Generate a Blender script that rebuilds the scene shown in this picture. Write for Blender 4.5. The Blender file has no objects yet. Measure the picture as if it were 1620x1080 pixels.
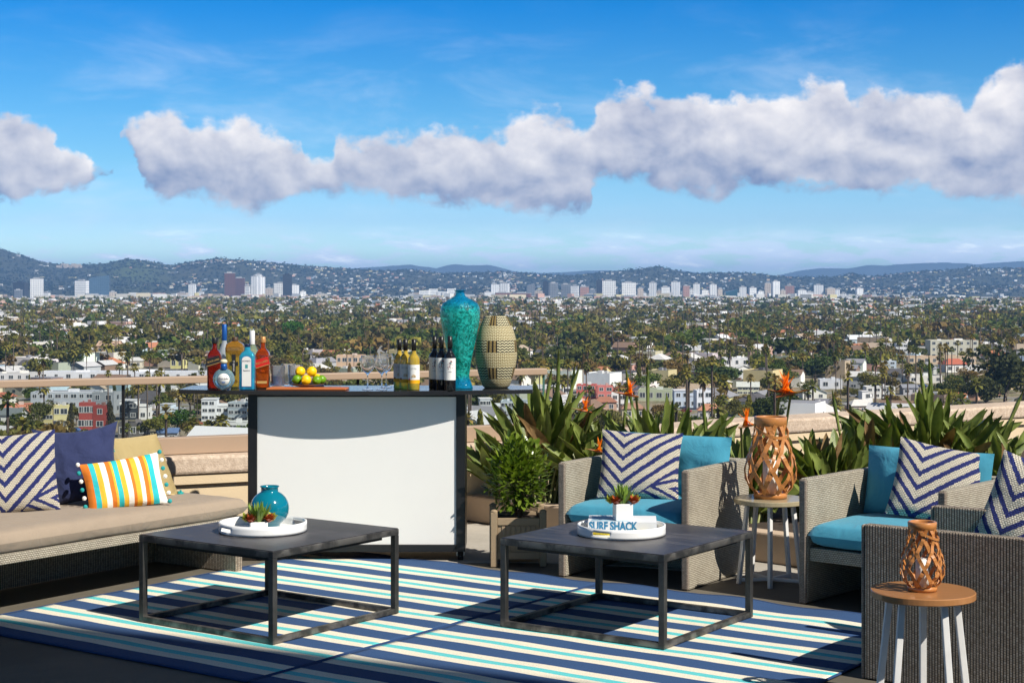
import bpy, math, random
import numpy as np
from mathutils import Vector, Matrix, noise as mnoise
R = math.radians
PI = math.pi
SC = bpy.context.scene
C = SC.collection
random.seed(7)
RNG = np.random.default_rng(11)

# ------------------------------------------------------------------ camera
FPX, HOR, CAMZ = 2600.0, 455.0, 1.65          # focal length in pixels of the 1620 px wide photo, eye level, eye height
cam_d = bpy.data.cameras.new('camera')
cam = bpy.data.objects.new('camera', cam_d); C.objects.link(cam)
cam.location = (0, 0, CAMZ); cam.rotation_euler = (R(90), 0, 0)
cam_d.sensor_fit = 'HORIZONTAL'; cam_d.sensor_width = 36; cam_d.lens = 36 * FPX / 1620
cam_d.shift_y = (HOR - 540) / 1620
cam_d.clip_start = 0.1; cam_d.clip_end = 90000
SC.camera = cam
SC.render.resolution_x, SC.render.resolution_y = 1024, 682

# ------------------------------------------------------------------ light
SUN_AZ = math.atan2(-0.65, 0.77)               # direction to the sun, measured from +X
SUN_EL = R(44)
sun_d = bpy.data.lights.new('sun', 'SUN'); sun_d.energy = 5.0; sun_d.angle = R(0.5); sun_d.color = (1.0, 0.945, 0.85)
sun = bpy.data.objects.new('sun', sun_d); C.objects.link(sun)
sv = Vector((math.cos(SUN_AZ) * math.cos(SUN_EL), math.sin(SUN_AZ) * math.cos(SUN_EL), math.sin(SUN_EL)))
sun.rotation_euler = sv.to_track_quat('Z', 'Y').to_euler()
SC.view_settings.view_transform = 'Standard'; SC.view_settings.look = 'None'
SC.view_settings.exposure = 0.36; SC.view_settings.gamma = 1
SC.cycles.max_bounces = 10; SC.cycles.transmission_bounces = 8; SC.cycles.transparent_max_bounces = 16
SC.cycles.diffuse_bounces = 3; SC.cycles.glossy_bounces = 4; SC.cycles.volume_bounces = 0
SC.cycles.caustics_reflective = False; SC.cycles.caustics_refractive = False
SC.cycles.use_adaptive_sampling = True; SC.cycles.adaptive_threshold = 0.015
SC.cycles.use_denoising = True

# ------------------------------------------------------------------ node helper
class NT:
    def __init__(s, nt): s.nt = nt
    def n(s, t, **kw):
        nd = s.nt.nodes.new(t)
        for k, v in kw.items():
            if k.startswith('i_'):
                key = k[2:]; key = int(key) if key.isdigit() else key
                if isinstance(key, str):
                    for sk in nd.inputs:
                        if sk.name.replace(' ', '_') == key and sk.enabled: key = sk.name; break
                s.put(nd, key, v)
            else: setattr(nd, k, v)
        return nd
    def put(s, nd, key, v):
        sk = nd.inputs[key]
        if isinstance(v, bpy.types.NodeSocket): s.nt.links.new(v, sk)
        elif isinstance(v, bpy.types.Node): s.nt.links.new(v.outputs[0], sk)
        else: sk.default_value = v
    def m(s, op, a, b=None, c=None, clamp=False):
        nd = s.n('ShaderNodeMath', operation=op, use_clamp=clamp)
        for i, v in enumerate((a, b, c)):
            if v is not None: s.put(nd, i, v)
        return nd.outputs[0]
    def mix(s, f, a, b, blend='MIX'):
        nd = s.n('ShaderNodeMix', data_type='RGBA', blend_type=blend)
        for i, v in ((0, f), (6, a), (7, b)):
            if isinstance(v, tuple) and len(v) == 3: v = (*v, 1)
            s.put(nd, i, v)
        return nd.outputs[2]
    def ss(s, x, a, b):
        nd = s.n('ShaderNodeMapRange', interpolation_type='SMOOTHSTEP')
        s.put(nd, 0, x); s.put(nd, 1, a); s.put(nd, 2, b)
        return nd.outputs[0]
    def noise(s, vec, scale, detail=3, rough=0.55, dist=0):
        nd = s.n('ShaderNodeTexNoise'); s.put(nd, 'Vector', vec)
        s.put(nd, 'Scale', scale); s.put(nd, 'Detail', detail); s.put(nd, 'Roughness', rough); s.put(nd, 'Distortion', dist)
        return nd.outputs[0]
    def bump(s, h, strength=0.3, dist=0.01):
        nd = s.n('ShaderNodeBump'); s.put(nd, 'Height', h); s.put(nd, 'Strength', strength); s.put(nd, 'Distance', dist)
        return nd.outputs[0]
def col4(c): return (c[0], c[1], c[2], 1) if len(c) == 3 else c
def srgb(r, g, b):
    f = lambda v: (v / 255 / 12.92) if v / 255 < 0.04045 else ((v / 255 + 0.055) / 1.055) ** 2.4
    return (f(r), f(g), f(b))
def mat(name, color=(0.5, 0.5, 0.5), rough=0.6, metal=0.0, spec=0.5, build=None, coat=0, trans=0, ior=1.45, alpha=1, var=0.12, vscale=6, bump=0.0, bscale=60, bdist=0.004):
    m = bpy.data.materials.new(name); m.use_nodes = True
    nt = NT(m.node_tree); b = m.node_tree.nodes['Principled BSDF']
    b.inputs['Base Color'].default_value = col4(color); b.inputs['Roughness'].default_value = rough
    b.inputs['Metallic'].default_value = metal; b.inputs['Specular IOR Level'].default_value = spec
    b.inputs['Coat Weight'].default_value = coat; b.inputs['Transmission Weight'].default_value = trans
    b.inputs['IOR'].default_value = ior; b.inputs['Alpha'].default_value = alpha
    tc = nt.n('ShaderNodeTexCoord')
    if var and not build:
        nz = nt.noise(tc.outputs['Object'], vscale, 4, 0.6)
        f = nt.m('MULTIPLY_ADD', nz, 2 * var, 1 - var)
        mx = nt.mix(1.0, tuple(color), f, 'MULTIPLY'); nt.put(b, 'Base Color', mx)
        nt.put(b, 'Roughness', nt.m('MULTIPLY_ADD', nz, 0.2, rough - 0.1, clamp=True))
    if bump: nt.put(b, 'Normal', nt.bump(nt.noise(tc.outputs['Object'], bscale, 4, 0.6), bump, bdist))
    if build: build(nt, b, tc)
    return m

# ------------------------------------------------------------------ world: sky with clouds
w = bpy.data.worlds.new('World'); SC.world = w; w.use_nodes = True
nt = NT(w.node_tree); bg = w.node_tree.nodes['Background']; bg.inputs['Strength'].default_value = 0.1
sky = nt.n('ShaderNodeTexSky', sky_type='NISHITA', sun_disc=False, sun_elevation=SUN_EL, sun_rotation=PI / 2 - SUN_AZ, air_density=1.0, dust_density=0.35, ozone_density=2.2)
tc = nt.n('ShaderNodeTexCoord'); sep = nt.n('ShaderNodeSeparateXYZ', i_0=tc.outputs['Generated'])
dx, dy, dz = sep.outputs
az = nt.m('ARCTAN2', dx, dy)
hl = nt.m('SQRT', nt.m('ADD', nt.m('MULTIPLY', dx, dx), nt.m('MULTIPLY', dy, dy)))
el = nt.m('DIVIDE', dz, nt.m('MAXIMUM', hl, 0.02))
hs = nt.n('ShaderNodeHueSaturation', i_Color=sky, i_Saturation=1.15, i_Value=1.0)
gr = nt.n('ShaderNodeGamma', i_Color=hs, i_Gamma=1.0)
# azimuth -> 0..1 over +-0.36 rad, tops and bottoms of the cloud bank as elevation (tan)
cvw = nt.n('ShaderNodeCombineXYZ'); nt.put(cvw, 0, az); nt.put(cvw, 1, el)
wn = nt.n('ShaderNodeTexNoise'); nt.put(wn, 'Vector', cvw); nt.put(wn, 'Scale', 34.0); nt.put(wn, 'Detail', 4.0); nt.put(wn, 'Roughness', .55); wsp = nt.n('ShaderNodeSeparateXYZ', i_0=wn.outputs[1])
azw = nt.m('ADD', az, nt.m('MULTIPLY', nt.m('SUBTRACT', wsp.outputs[0], 0.5), 0.026)); elw = nt.m('ADD', el, nt.m('MULTIPLY', nt.m('SUBTRACT', wsp.outputs[1], 0.5), 0.016))
u = nt.m('DIVIDE', nt.m('ADD', azw, 0.36), 0.72, clamp=True)
def az_u(px): return (math.atan((px - 810) / FPX) + 0.36) / 0.72
def el_v(py): return (HOR - py) / FPX / 0.16
TOP = [(-200,190),(0,200),(30,196),(60,203),(85,214),(95,245),(125,262),(145,276),(160,290),(176,292),(188,240),(190,205),(215,195),(270,188),(298,193),(312,208),(350,200),(392,189),(410,206),(440,220),(462,228),(478,236),(498,262),(518,262),(530,226),(545,222),(580,223),(620,218),(700,212),(775,214),(805,200),(850,188),(905,189),(936,206),(944,175),(960,160),(1000,151),(1035,160),(1075,172),(1118,164),(1180,166),(1250,158),(1290,148),(1325,145),(1345,163),(1385,153),(1405,172),(1450,172),(1520,166),(1532,186),(1545,165),(1570,140),(1600,128),(1700,110),(1900,160)]
BOT = [(-200,318),(0,317),(40,315),(85,312),(125,304),(145,296),(160,270),(176,262),(188,250),(195,222),(212,250),(228,292),(250,312),(275,322),(330,318),(380,322),(430,320),(470,308),(500,300),(520,294),(540,288),(580,296),(625,315),(700,322),(760,318),(830,325),(905,331),(932,330),(944,290),(990,282),(1060,298),(1120,298),(1200,292),(1260,284),(1310,297),(1360,309),(1420,306),(1500,300),(1560,312),(1620,318),(1700,322),(1900,300)]
def curve(pts):
    nd = nt.n('ShaderNodeFloatCurve'); cm = nd.mapping.curves[0]; cm.points[0].location = (0, el_v(pts[0][1])); cm.points[1].location = (1, el_v(pts[-1][1]))
    for px, py in pts:
        uu = az_u(px)
        if 0.002 < uu < 0.998: cm.points.new(uu, el_v(py))
    for p in cm.points: p.handle_type = 'AUTO_CLAMPED'
    nd.mapping.update(); nt.put(nd, 'Value', u)
    return nt.m('MULTIPLY', nd.outputs[0], 0.16)
top_e, bot_e = curve(TOP), curve(BOT)
cv = nt.n('ShaderNodeCombineXYZ'); nt.put(cv, 0, az); nt.put(cv, 1, nt.m('MULTIPLY', el, 1.25))
P = cv.outputs[0]
nA = nt.noise(P, 20, 8, 0.60, 0.25); nD = nt.noise(P, 13, 6, 0.55, 0.3)
nB = nt.noise(P, 80, 4, 0.55, 0.1)
nC = nt.noise(P, 9, 3, 0.5)
mid = nt.m('MULTIPLY', nt.m('ADD', top_e, bot_e), 0.5)
half = nt.m('MULTIPLY', nt.m('SUBTRACT', top_e, bot_e), 0.5)
dist = nt.m('SUBTRACT', half, nt.m('ABSOLUTE', nt.m('SUBTRACT', elw, mid)))
dens = nt.m('ADD', dist, nt.m('ADD', nt.m('MULTIPLY', nt.m('SUBTRACT', nA, 0.5), 0.034), nt.m('MULTIPLY_ADD', nB, 0.018, -0.0065)))
soft = nt.m('MULTIPLY_ADD', nC, 0.012, 0.0); main = nt.m('POWER', nt.ss(dens, -0.0035, soft), 1.2)
# relief: cloud light and shade painted in, from noise offset sunwards and height
va = nt.n('ShaderNodeVectorMath', operation='ADD', i_0=P, i_1=(0.004, 0.010, 0)).outputs[0]
nA2 = nt.noise(va, 30, 5, 0.52, 0.2); nA3 = nt.noise(P, 30, 5, 0.52, 0.2)
painted_relief = nt.m('MULTIPLY', nt.m('SUBTRACT', nA3, nA2), 2.2)
height = nt.m('DIVIDE', nt.m('SUBTRACT', el, bot_e), nt.m('MAXIMUM', nt.m('SUBTRACT', top_e, bot_e), 0.008))
br = nt.m('ADD', nt.m('MULTIPLY_ADD', height, 0.85, -0.02), nt.m('ADD', painted_relief, nt.m('MULTIPLY', nt.m('SUBTRACT', nD, 0.5), 1.9)))
br = nt.m('ADD', br, nt.m('MULTIPLY', nt.m('SUBTRACT', nB, 0.5), 0.30))
brs = nt.n('ShaderNodeMapRange', i_0=br, i_1=-0.45, i_2=1.30).outputs[0]
ccol = nt.mix(brs, (1.9, 2.35, 3.9), (9.0, 8.5, 8.2))
# thin low clouds over the hills and faint wisps
cv2 = nt.n('ShaderNodeCombineXYZ'); nt.put(cv2, 0, az); nt.put(cv2, 1, nt.m('MULTIPLY', el, 4.5))
n1 = nt.noise(cv2.outputs[0], 22, 7, 0.62, 0.2)
low = nt.m('MULTIPLY', nt.ss(el, 0.006, 0.013), nt.m('SUBTRACT', 1.0, nt.ss(el, 0.019, 0.040)))
lowc = nt.m('MULTIPLY', nt.ss(nt.m('ADD', n1, nt.m('MULTIPLY', az, 0.22)), 0.44, 0.56), low)
cv3 = nt.n('ShaderNodeCombineXYZ'); nt.put(cv3, 0, az); nt.put(cv3, 1, nt.m('MULTIPLY', el, 3.2))
n2 = nt.noise(cv3.outputs[0], 8, 7, 0.62, 0.4)
wis = nt.m('MULTIPLY', nt.ss(n2, 0.45, 0.80), nt.m('SUBTRACT', 1.0, nt.ss(el, 0.10, 0.19)))
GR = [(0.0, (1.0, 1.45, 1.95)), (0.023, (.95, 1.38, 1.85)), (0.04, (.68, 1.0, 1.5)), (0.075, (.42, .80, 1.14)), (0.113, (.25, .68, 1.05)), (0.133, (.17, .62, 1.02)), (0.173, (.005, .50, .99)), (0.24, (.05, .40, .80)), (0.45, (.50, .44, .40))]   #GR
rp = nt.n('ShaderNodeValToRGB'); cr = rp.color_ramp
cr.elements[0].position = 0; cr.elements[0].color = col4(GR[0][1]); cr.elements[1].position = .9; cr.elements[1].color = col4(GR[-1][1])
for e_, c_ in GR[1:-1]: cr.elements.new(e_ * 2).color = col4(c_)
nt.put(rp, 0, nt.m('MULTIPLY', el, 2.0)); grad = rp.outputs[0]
skyc = nt.mix(1.0, gr.outputs[0], grad, 'MULTIPLY')  # tint by elevation; the unseen upper dome is dimmed to cut ambient light
c0 = nt.mix(nt.m('MULTIPLY', wis, 0.34), skyc, (8.0, 8.6, 9.4))
c1 = nt.mix(nt.m('MULTIPLY', lowc, 0.75), c0, nt.mix(nt.ss(n1, 0.55, 0.75), (8.2, 9.0, 11.5), (16, 15.5, 15.5)))
c2 = nt.mix(nt.m('MULTIPLY', main, 0.95), c1, ccol)
# only the part of the sky the bank covers; the rest of the dome keeps the tinted, cloudless sky
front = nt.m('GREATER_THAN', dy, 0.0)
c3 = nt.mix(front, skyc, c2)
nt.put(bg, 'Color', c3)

# ------------------------------------------------------------------ objects
def at(px, py, Y): return Vector(((px - 810) / FPX * Y, Y, CAMZ - (py - HOR) / FPX * Y))
def gnd(px, py, z=0.0):
    Y = (CAMZ - z) * FPX / (py - HOR); return Vector(((px - 810) / FPX * Y, Y, z))
class MB:
    def __init__(s): s.v = []; s.f = []; s.uv = []; s.mi = []; s.sm = []; s.col = []; s.c = None
    def face(s, idx, uv=None, mi=0, smooth=False):
        s.f.append(idx); s.uv.append(uv if uv else [(0, 0)] * len(idx)); s.mi.append(mi); s.sm.append(smooth)
        if s.c is not None: s.col.append(s.c)
    def quad(s, a, b, c, d, mi=0, uv=None, smooth=False):
        n = len(s.v); s.v += [tuple(a), tuple(b), tuple(c), tuple(d)]
        if uv is None:
            w_ = (Vector(b) - Vector(a)).length; h_ = (Vector(d) - Vector(a)).length
            uv = [(0, 0), (w_, 0), (w_, h_), (0, h_)]
        s.face([n, n + 1, n + 2, n + 3], uv, mi, smooth)
    def box(s, x0, x1, y0, y1, z0, z1, mi=0, M=None, skip=''):
        p = [Vector((x, y, z)) for z in (z0, z1) for y in (y0, y1) for x in (x0, x1)]
        if M is not None: p = [M @ q for q in p]
        n = len(s.v); s.v += [tuple(q) for q in p]
        W, D, H = x1 - x0, y1 - y0, z1 - z0
        for key, idx, uu, vv in (('b', (0, 2, 3, 1), D, W), ('t', (4, 5, 7, 6), W, D), ('f', (0, 1, 5, 4), W, H), ('k', (3, 2, 6, 7), W, H), ('l', (2, 0, 4, 6), D, H), ('r', (1, 3, 7, 5), D, H)):
            if key in skip: continue
            s.face([n + i for i in idx], [(0, 0), (uu, 0), (uu, vv), (0, vv)], mi)
    def prism(s, pts, z0, z1, mi=0, mi_top=None):
        n = len(s.v); k = len(pts)
        s.v += [(p[0], p[1], z0) for p in pts] + [(p[0], p[1], z1) for p in pts]
        L = 0
        for i in range(k):
            j = (i + 1) % k; d = math.dist(pts[i][:2], pts[j][:2])
            s.face([n + i, n + j, n + k + j, n + k + i], [(L, z0), (L + d, z0), (L + d, z1), (L, z1)], mi); L += d
        s.face([n + k + i for i in range(k)], [tuple(p[:2]) for p in pts], mi if mi_top is None else mi_top)
        s.face([n + i for i in reversed(range(k))], [tuple(p[:2]) for p in reversed(pts)], mi)
    def lathe(s, prof, seg=32, mi=0, c=(0, 0, 0), sx=1, sy=1, cap0=False, cap1=False, smooth=True, a0=0.0):
        n = len(s.v)
        for r, z in prof:
            for i in range(seg):
                a = a0 + 2 * PI * i / seg; s.v.append((c[0] + sx * r * math.cos(a), c[1] + sy * r * math.sin(a), c[2] + z))
        L = 0
        for k in range(len(prof) - 1):
            d = math.dist(prof[k], prof[k + 1])
            for i in range(seg):
                j = (i + 1) % seg; a_, b_ = i / seg, (i + 1) / seg
                s.face([n + k * seg + i, n + k * seg + j, n + (k + 1) * seg + j, n + (k + 1) * seg + i], [(a_, L), (b_, L), (b_, L + d), (a_, L + d)], mi, smooth)
            L += d
        if cap0: s.face([n + i for i in reversed(range(seg))], None, mi)
        if cap1: s.face([n + (len(prof) - 1) * seg + i for i in range(seg)], None, mi)
    def tube(s, pts, rad, seg=8, mi=0, cap=True):
        pts = [Vector(p) for p in pts]; n = len(s.v); k = len(pts)
        rads = rad if isinstance(rad, (list, tuple)) else [rad] * k
        up = Vector((0, 0, 1)); L = 0; ls = []
        for i, p in enumerate(pts):
            t = (pts[min(i + 1, k - 1)] - pts[max(i - 1, 0)]).normalized()
            a = t.cross(up)
            if a.length < 1e-3: a = t.cross(Vector((1, 0, 0)))
            a.normalize(); b = a.cross(t)
            for j in range(seg):
                q = 2 * PI * j / seg; s.v.append(tuple(p + (a * math.cos(q) + b * math.sin(q)) * rads[i]))
            if i: L += (p - pts[i - 1]).length
            ls.append(L)
        for i in range(k - 1):
            for j in range(seg):
                j2 = (j + 1) % seg
                s.face([n + i * seg + j, n + i * seg + j2, n + (i + 1) * seg + j2, n + (i + 1) * seg + j], [(j / seg, ls[i]), ((j + 1) / seg, ls[i]), ((j + 1) / seg, ls[i + 1]), (j / seg, ls[i + 1])], mi, True)
        if cap:
            s.face([n + j for j in range(seg)], None, mi); s.face([n + (k - 1) * seg + j for j in reversed(range(seg))], None, mi)
    def bar(s, a, b, w_, h_, mi=0):               # rectangular bar from a to b
        a, b = Vector(a), Vector(b); t = (b - a); L = t.length; t.normalize()
        up = Vector((0, 0, 1)) if abs(t.z) < 0.9 else Vector((0, 1, 0))
        x = t.cross(up).normalized(); y = x.cross(t)
        M = Matrix((x, t, y)).transposed().to_4x4(); M.translation = a
        s.box(-w_ / 2, w_ / 2, 0, L, -h_ / 2, h_ / 2, mi, M)
    def ball(s, c, r, mi=0, seg=12, rings=8, sq=(1, 1, 1)):
        n = len(s.v)
        for k in range(1, rings):
            t = PI * k / rings
            for i in range(seg):
                a = 2 * PI * i / seg
                s.v.append((c[0] + sq[0] * r * math.sin(t) * math.cos(a), c[1] + sq[1] * r * math.sin(t) * math.sin(a), c[2] + sq[2] * r * math.cos(t)))
        s.v.append((c[0], c[1], c[2] + r * sq[2])); s.v.append((c[0], c[1], c[2] - r * sq[2])); T, B = len(s.v) - 2, len(s.v) - 1
        for i in range(seg):
            j = (i + 1) % seg
            s.face([n + i, n + j, T][::-1], None, mi, True); s.face([n + (rings - 2) * seg + i, n + (rings - 2) * seg + j, B], None, mi, True)
            for k in range(rings - 2): s.face([n + k * seg + i, n + (k + 1) * seg + i, n + (k + 1) * seg + j, n + k * seg + j], None, mi, True)
    def mesh(s, name, mats):
        me = bpy.data.meshes.new(name); me.from_pydata(s.v, [], s.f)
        for m_ in (mats if isinstance(mats, (list, tuple)) else [mats]): me.materials.append(m_)
        ul = me.uv_layers.new(name='UVMap'); ul.data.foreach_set('uv', np.array([c for f in s.uv for p in f for c in p], dtype=np.float32))
        me.polygons.foreach_set('material_index', s.mi); me.polygons.foreach_set('use_smooth', s.sm)
        if s.col:
            ca = me.color_attributes.new('Col', 'FLOAT_COLOR', 'CORNER')
            ca.data.foreach_set('color', np.array([(*c, 1) for c, f in zip(s.col, s.f) for _ in f], dtype=np.float32).ravel())
        me.update(); return me
def link(name, me, parent=None, bevel=0, solid=0, loc=None, rz=0):
    o = bpy.data.objects.new(name, me); C.objects.link(o); o.parent = parent
    if loc is not None: o.location = loc
    if rz: o.rotation_euler = (0, 0, rz)
    if solid:
        q = o.modifiers.new('solid', 'SOLIDIFY'); q.thickness = solid; q.offset = 0
    if bevel:
        q = o.modifiers.new('bevel', 'BEVEL'); q.width = bevel; q.segments = 2; q.limit_method = 'ANGLE'; q.angle_limit = R(40)
    return o
def part(name, mb, mats, parent, label=None, **kw):
    o = link(name, mb.mesh(name, mats), parent, **kw)
    if label: o['label'] = label
    return o
def tag(o, label, cat, group=None, kind=None):
    o['label'] = label; o['category'] = cat
    if group: o['group'] = group
    if kind: o['kind'] = kind
    return o
def thing(name, label, cat, loc=(0, 0, 0), rz=0, group=None):
    o = bpy.data.objects.new(name, None); C.objects.link(o); o.empty_display_size = 0.1
    o.location = loc; o.rotation_euler = (0, 0, rz); return tag(o, label, cat, group)
def struct(name, mb, mats, **kw):
    o = link(name, mb.mesh(name, mats), None, **kw); o['kind'] = 'structure'; return o
def dup(root, loc, rz=None, label=None, color=None, sc=None):
    r = root.copy(); C.objects.link(r); r.location = loc
    if rz is not None: r.rotation_euler = (0, 0, rz)
    if sc: r.scale = sc
    if label: r['label'] = label
    if color: r.color = color
    for ch in list(root.children):
        c_ = ch.copy(); C.objects.link(c_); c_.parent = r
        if color and ch.name.startswith(('wall', 'crown')): c_.color = color
        for g in list(ch.children):
            d_ = g.copy(); C.objects.link(d_); d_.parent = c_
    return r
TH = R(55)                                       # the terrace furniture stands turned 55 degrees
VD = Vector((math.cos(TH), math.sin(TH), 0)); UD = Vector((-math.sin(TH), math.cos(TH), 0))
def uv2(u_, v_, z=0): return UD * u_ + VD * v_ + Vector((0, 0, z))

# ------------------------------------------------------------------ materials
def wicker_build(c1, c2, cm, sx, sy, off=0.5):
    def f(nt, b, tc):
        uvm = tc.outputs['UV']
        br = nt.n('ShaderNodeTexBrick', offset=off, i_Vector=uvm, i_Color1=col4(c1), i_Color2=col4(c2), i_Mortar=col4(cm), i_Scale=1.0)
        nt.put(br, 'Brick Width', sx); nt.put(br, 'Row Height', sy); nt.put(br, 'Mortar Size', min(sx, sy) * 0.16); nt.put(br, 'Mortar Smooth', 0.7)
        nz = nt.noise(tc.outputs['Object'], 9, 3)
        c = nt.mix(1.0, br.outputs[0], nt.m('MULTIPLY_ADD', nz, 0.5, 0.75), 'MULTIPLY')
        nt.put(b, 'Base Color', c); b.inputs['Roughness'].default_value = 0.62
        nt.put(b, 'Normal', nt.bump(nt.m('SUBTRACT', 1.0, br.outputs[1]), 1.0, 0.006))
    return f
M = {}
M['wicker'] = mat('wicker_light', build=wicker_build((.54, .49, .39), (.43, .38, .295), (.13, .105, .075), .015, .010))
def rib_weave(nt, b, tc):
    sp = nt.n('ShaderNodeSeparateXYZ', i_0=tc.outputs['UV']); cu = nt.m('DIVIDE', sp.outputs[0], .0125)
    gap = nt.ss(nt.m('PINGPONG', cu, 0.5), 0.06, 0.26); sh_ = nt.m('MULTIPLY', nt.m('FLOOR', cu), 0.37)
    row = nt.m('PINGPONG', nt.m('ADD', nt.m('DIVIDE', sp.outputs[1], .010), sh_), 0.5); rr = nt.ss(row, 0.0, 0.22)
    wn_ = nt.n('ShaderNodeTexWhiteNoise', noise_dimensions='2D'); cc = nt.n('ShaderNodeCombineXYZ'); nt.put(cc, 0, nt.m('FLOOR', cu)); nt.put(cc, 1, nt.m('FLOOR', nt.m('ADD', nt.m('DIVIDE', sp.outputs[1], .010), sh_))); nt.put(wn_, 'Vector', cc)
    h = nt.m('MULTIPLY', gap, nt.m('MULTIPLY_ADD', rr, 0.55, 0.45)); c = nt.mix(wn_.outputs[0], (.36, .285, .21), (.56, .47, .37)); c = nt.mix(h, (.025, .018, .012), c)
    nt.put(b, 'Base Color', c); b.inputs['Roughness'].default_value = .55; nt.put(b, 'Normal', nt.bump(h, 1.0, .006))
M['wicker_grey'] = mat('wicker_ribbed', build=rib_weave)
M['wicker_old'] = mat('wicker_grey', build=wicker_build((.42, .36, .29), (.26, .21, .165), (.022, .017, .013), .0115, .030))
M['wicker_edge'] = mat('wicker_edge', build=wicker_build((.42, .34, .27), (.30, .24, .19), (.08, .06, .045), .02, .007))
def fabric(name, c, wr=0.35, scale=7, rough=0.85):
    def f(nt, b, tc):
        nz = nt.noise(tc.outputs['Object'], 3.5, 5, 0.6, 0.8); fine = nt.noise(tc.outputs['UV'], 900, 2)
        f_ = nt.m('ADD', nt.m('MULTIPLY_ADD', nz, 0.2, 0.8), nt.m('MULTIPLY', fine, 0.2))
        nt.put(b, 'Base Color', nt.mix(1.0, tuple(c), f_, 'MULTIPLY')); b.inputs['Roughness'].default_value = rough
        b.inputs['Sheen Weight'].default_value = 0.15
        h = nt.m('ADD', nt.noise(tc.outputs['Object'], scale, 4, 0.5, 1.2), nt.m('MULTIPLY', fine, 0.03))
        nt.put(b, 'Normal', nt.bump(h, wr, 0.03))
    return mat(name, build=f)
M['teal_fabric'] = fabric('teal_fabric', srgb(62, 146, 172))
M['taupe'] = fabric('taupe_fabric', srgb(152, 136, 118), 0.45, 5)
M['navy_fabric'] = fabric('navy_fabric', srgb(34, 44, 84), 0.5, 9)
def chevron(nt, b, tc):
    sp = nt.n('ShaderNodeSeparateXYZ', i_0=tc.outputs['UV']); u_, v_ = sp.outputs[0], sp.outputs[1]
    jag = nt.m('MULTIPLY', nt.m('SUBTRACT', nt.noise(tc.outputs['UV'], 44, 2), 0.5), 0.05)
    du = nt.m('SUBTRACT', u_, 0.30)
    rise = nt.m('MULTIPLY', nt.m('ABSOLUTE', du), nt.m('MULTIPLY_ADD', nt.m('GREATER_THAN', du, 0.0), -0.25, 1.15))
    p1 = nt.m('SUBTRACT', v_, rise)
    p2 = nt.m('ADD', nt.m('SUBTRACT', nt.m('MULTIPLY', nt.m('ABSOLUTE', nt.m('SUBTRACT', v_, 0.16)), 1.6), nt.m('MULTIPLY', u_, 0.7)), 0.29)
    sel = nt.m('GREATER_THAN', nt.m('SUBTRACT', nt.m('MULTIPLY', du, 0.80), v_), 0.14)
    p = nt.m('ADD', nt.m('MULTIPLY', p1, nt.m('SUBTRACT', 1.0, sel)), nt.m('MULTIPLY', p2, sel))
    fr = nt.m('FRACT', nt.m('MULTIPLY', nt.m('ADD', nt.m('ADD', p, jag), 3.07), 5.6))
    isb = nt.m('LESS_THAN', fr, 0.40)
    vo = nt.n('ShaderNodeTexBrick', offset=0.5, i_Vector=tc.outputs['UV'], i_Scale=1.0)
    nt.put(vo, 'Brick Width', .030); nt.put(vo, 'Row Height', .021); nt.put(vo, 'Mortar Size', .0045); nt.put(vo, 'Mortar Smooth', 1.0)
    nz = nt.noise(tc.outputs['UV'], 60, 3)
    white = nt.mix(vo.outputs[1], srgb(232, 224, 206), srgb(178, 166, 144)); blue = nt.mix(nz, srgb(30, 38, 98), srgb(56, 68, 142))
    nt.put(b, 'Base Color', nt.mix(isb, white, blue)); b.inputs['Roughness'].default_value = 0.95
    h = nt.m('ADD', nt.m('SUBTRACT', 1.0, vo.outputs[1]), nt.m('MULTIPLY', nz, 0.5))
    nt.put(b, 'Normal', nt.bump(h, 1.0, 0.012))
M['chevron'] = mat('chevron_knit', build=chevron)
def ramp_bands(nt, x, stops):
    rp = nt.n('ShaderNodeValToRGB'); rp.color_ramp.interpolation = 'CONSTANT'; cr = rp.color_ramp
    cr.elements[0].position = 0; cr.elements[0].color = col4(stops[0][1])
    cr.elements[1].position = stops[1][0]; cr.elements[1].color = col4(stops[1][1])
    for p_, c_ in stops[2:]:
        e = cr.elements.new(p_); e.color = col4(c_)
    nt.put(rp, 0, x); return rp.outputs[0]
OR, TE, YE, WH = srgb(214, 118, 34), srgb(44, 182, 186), srgb(232, 176, 52), srgb(240, 236, 226)
def striped(nt, b, tc):
    sp = nt.n('ShaderNodeSeparateXYZ', i_0=tc.outputs['UV'])
    sq = [OR, TE, YE, WH, OR, YE, TE, YE, WH, OR, YE, WH, OR, YE, TE, WH]
    ps = [0, .09, .16, .225, .29, .345, .375, .435, .495, .56, .60, .665, .72, .775, .81, .89]
    stops = [(p_, c_) for p_, c_ in zip(ps, sq)]
    c = ramp_bands(nt, sp.outputs[0], stops)
    nz = nt.noise(tc.outputs['UV'], 9, 3); nt.put(b, 'Base Color', nt.mix(1.0, c, nt.m('MULTIPLY_ADD', nz, 0.2, 0.9), 'MULTIPLY'))
    b.inputs['Roughness'].default_value = 0.85
    nt.put(b, 'Normal', nt.bump(nt.noise(tc.outputs['Object'], 12, 4, 0.5, 1), 0.35, 0.02))
M['striped'] = mat('striped_fabric', build=striped)
def straw(nt, b, tc):
    wv = nt.n('ShaderNodeTexWave', wave_type='BANDS', bands_direction='Y', i_Vector=tc.outputs['UV'], i_Scale=19.0, i_Distortion=1.2, i_Detail=3.0)
    nt.put(b, 'Base Color', nt.mix(wv.outputs[1], srgb(196, 168, 104), srgb(240, 218, 164))); b.inputs['Roughness'].default_value = 0.8
    nt.put(b, 'Normal', nt.bump(wv.outputs[1], 0.9, 0.008))
M['straw'] = mat('straw_weave', build=straw)
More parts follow.
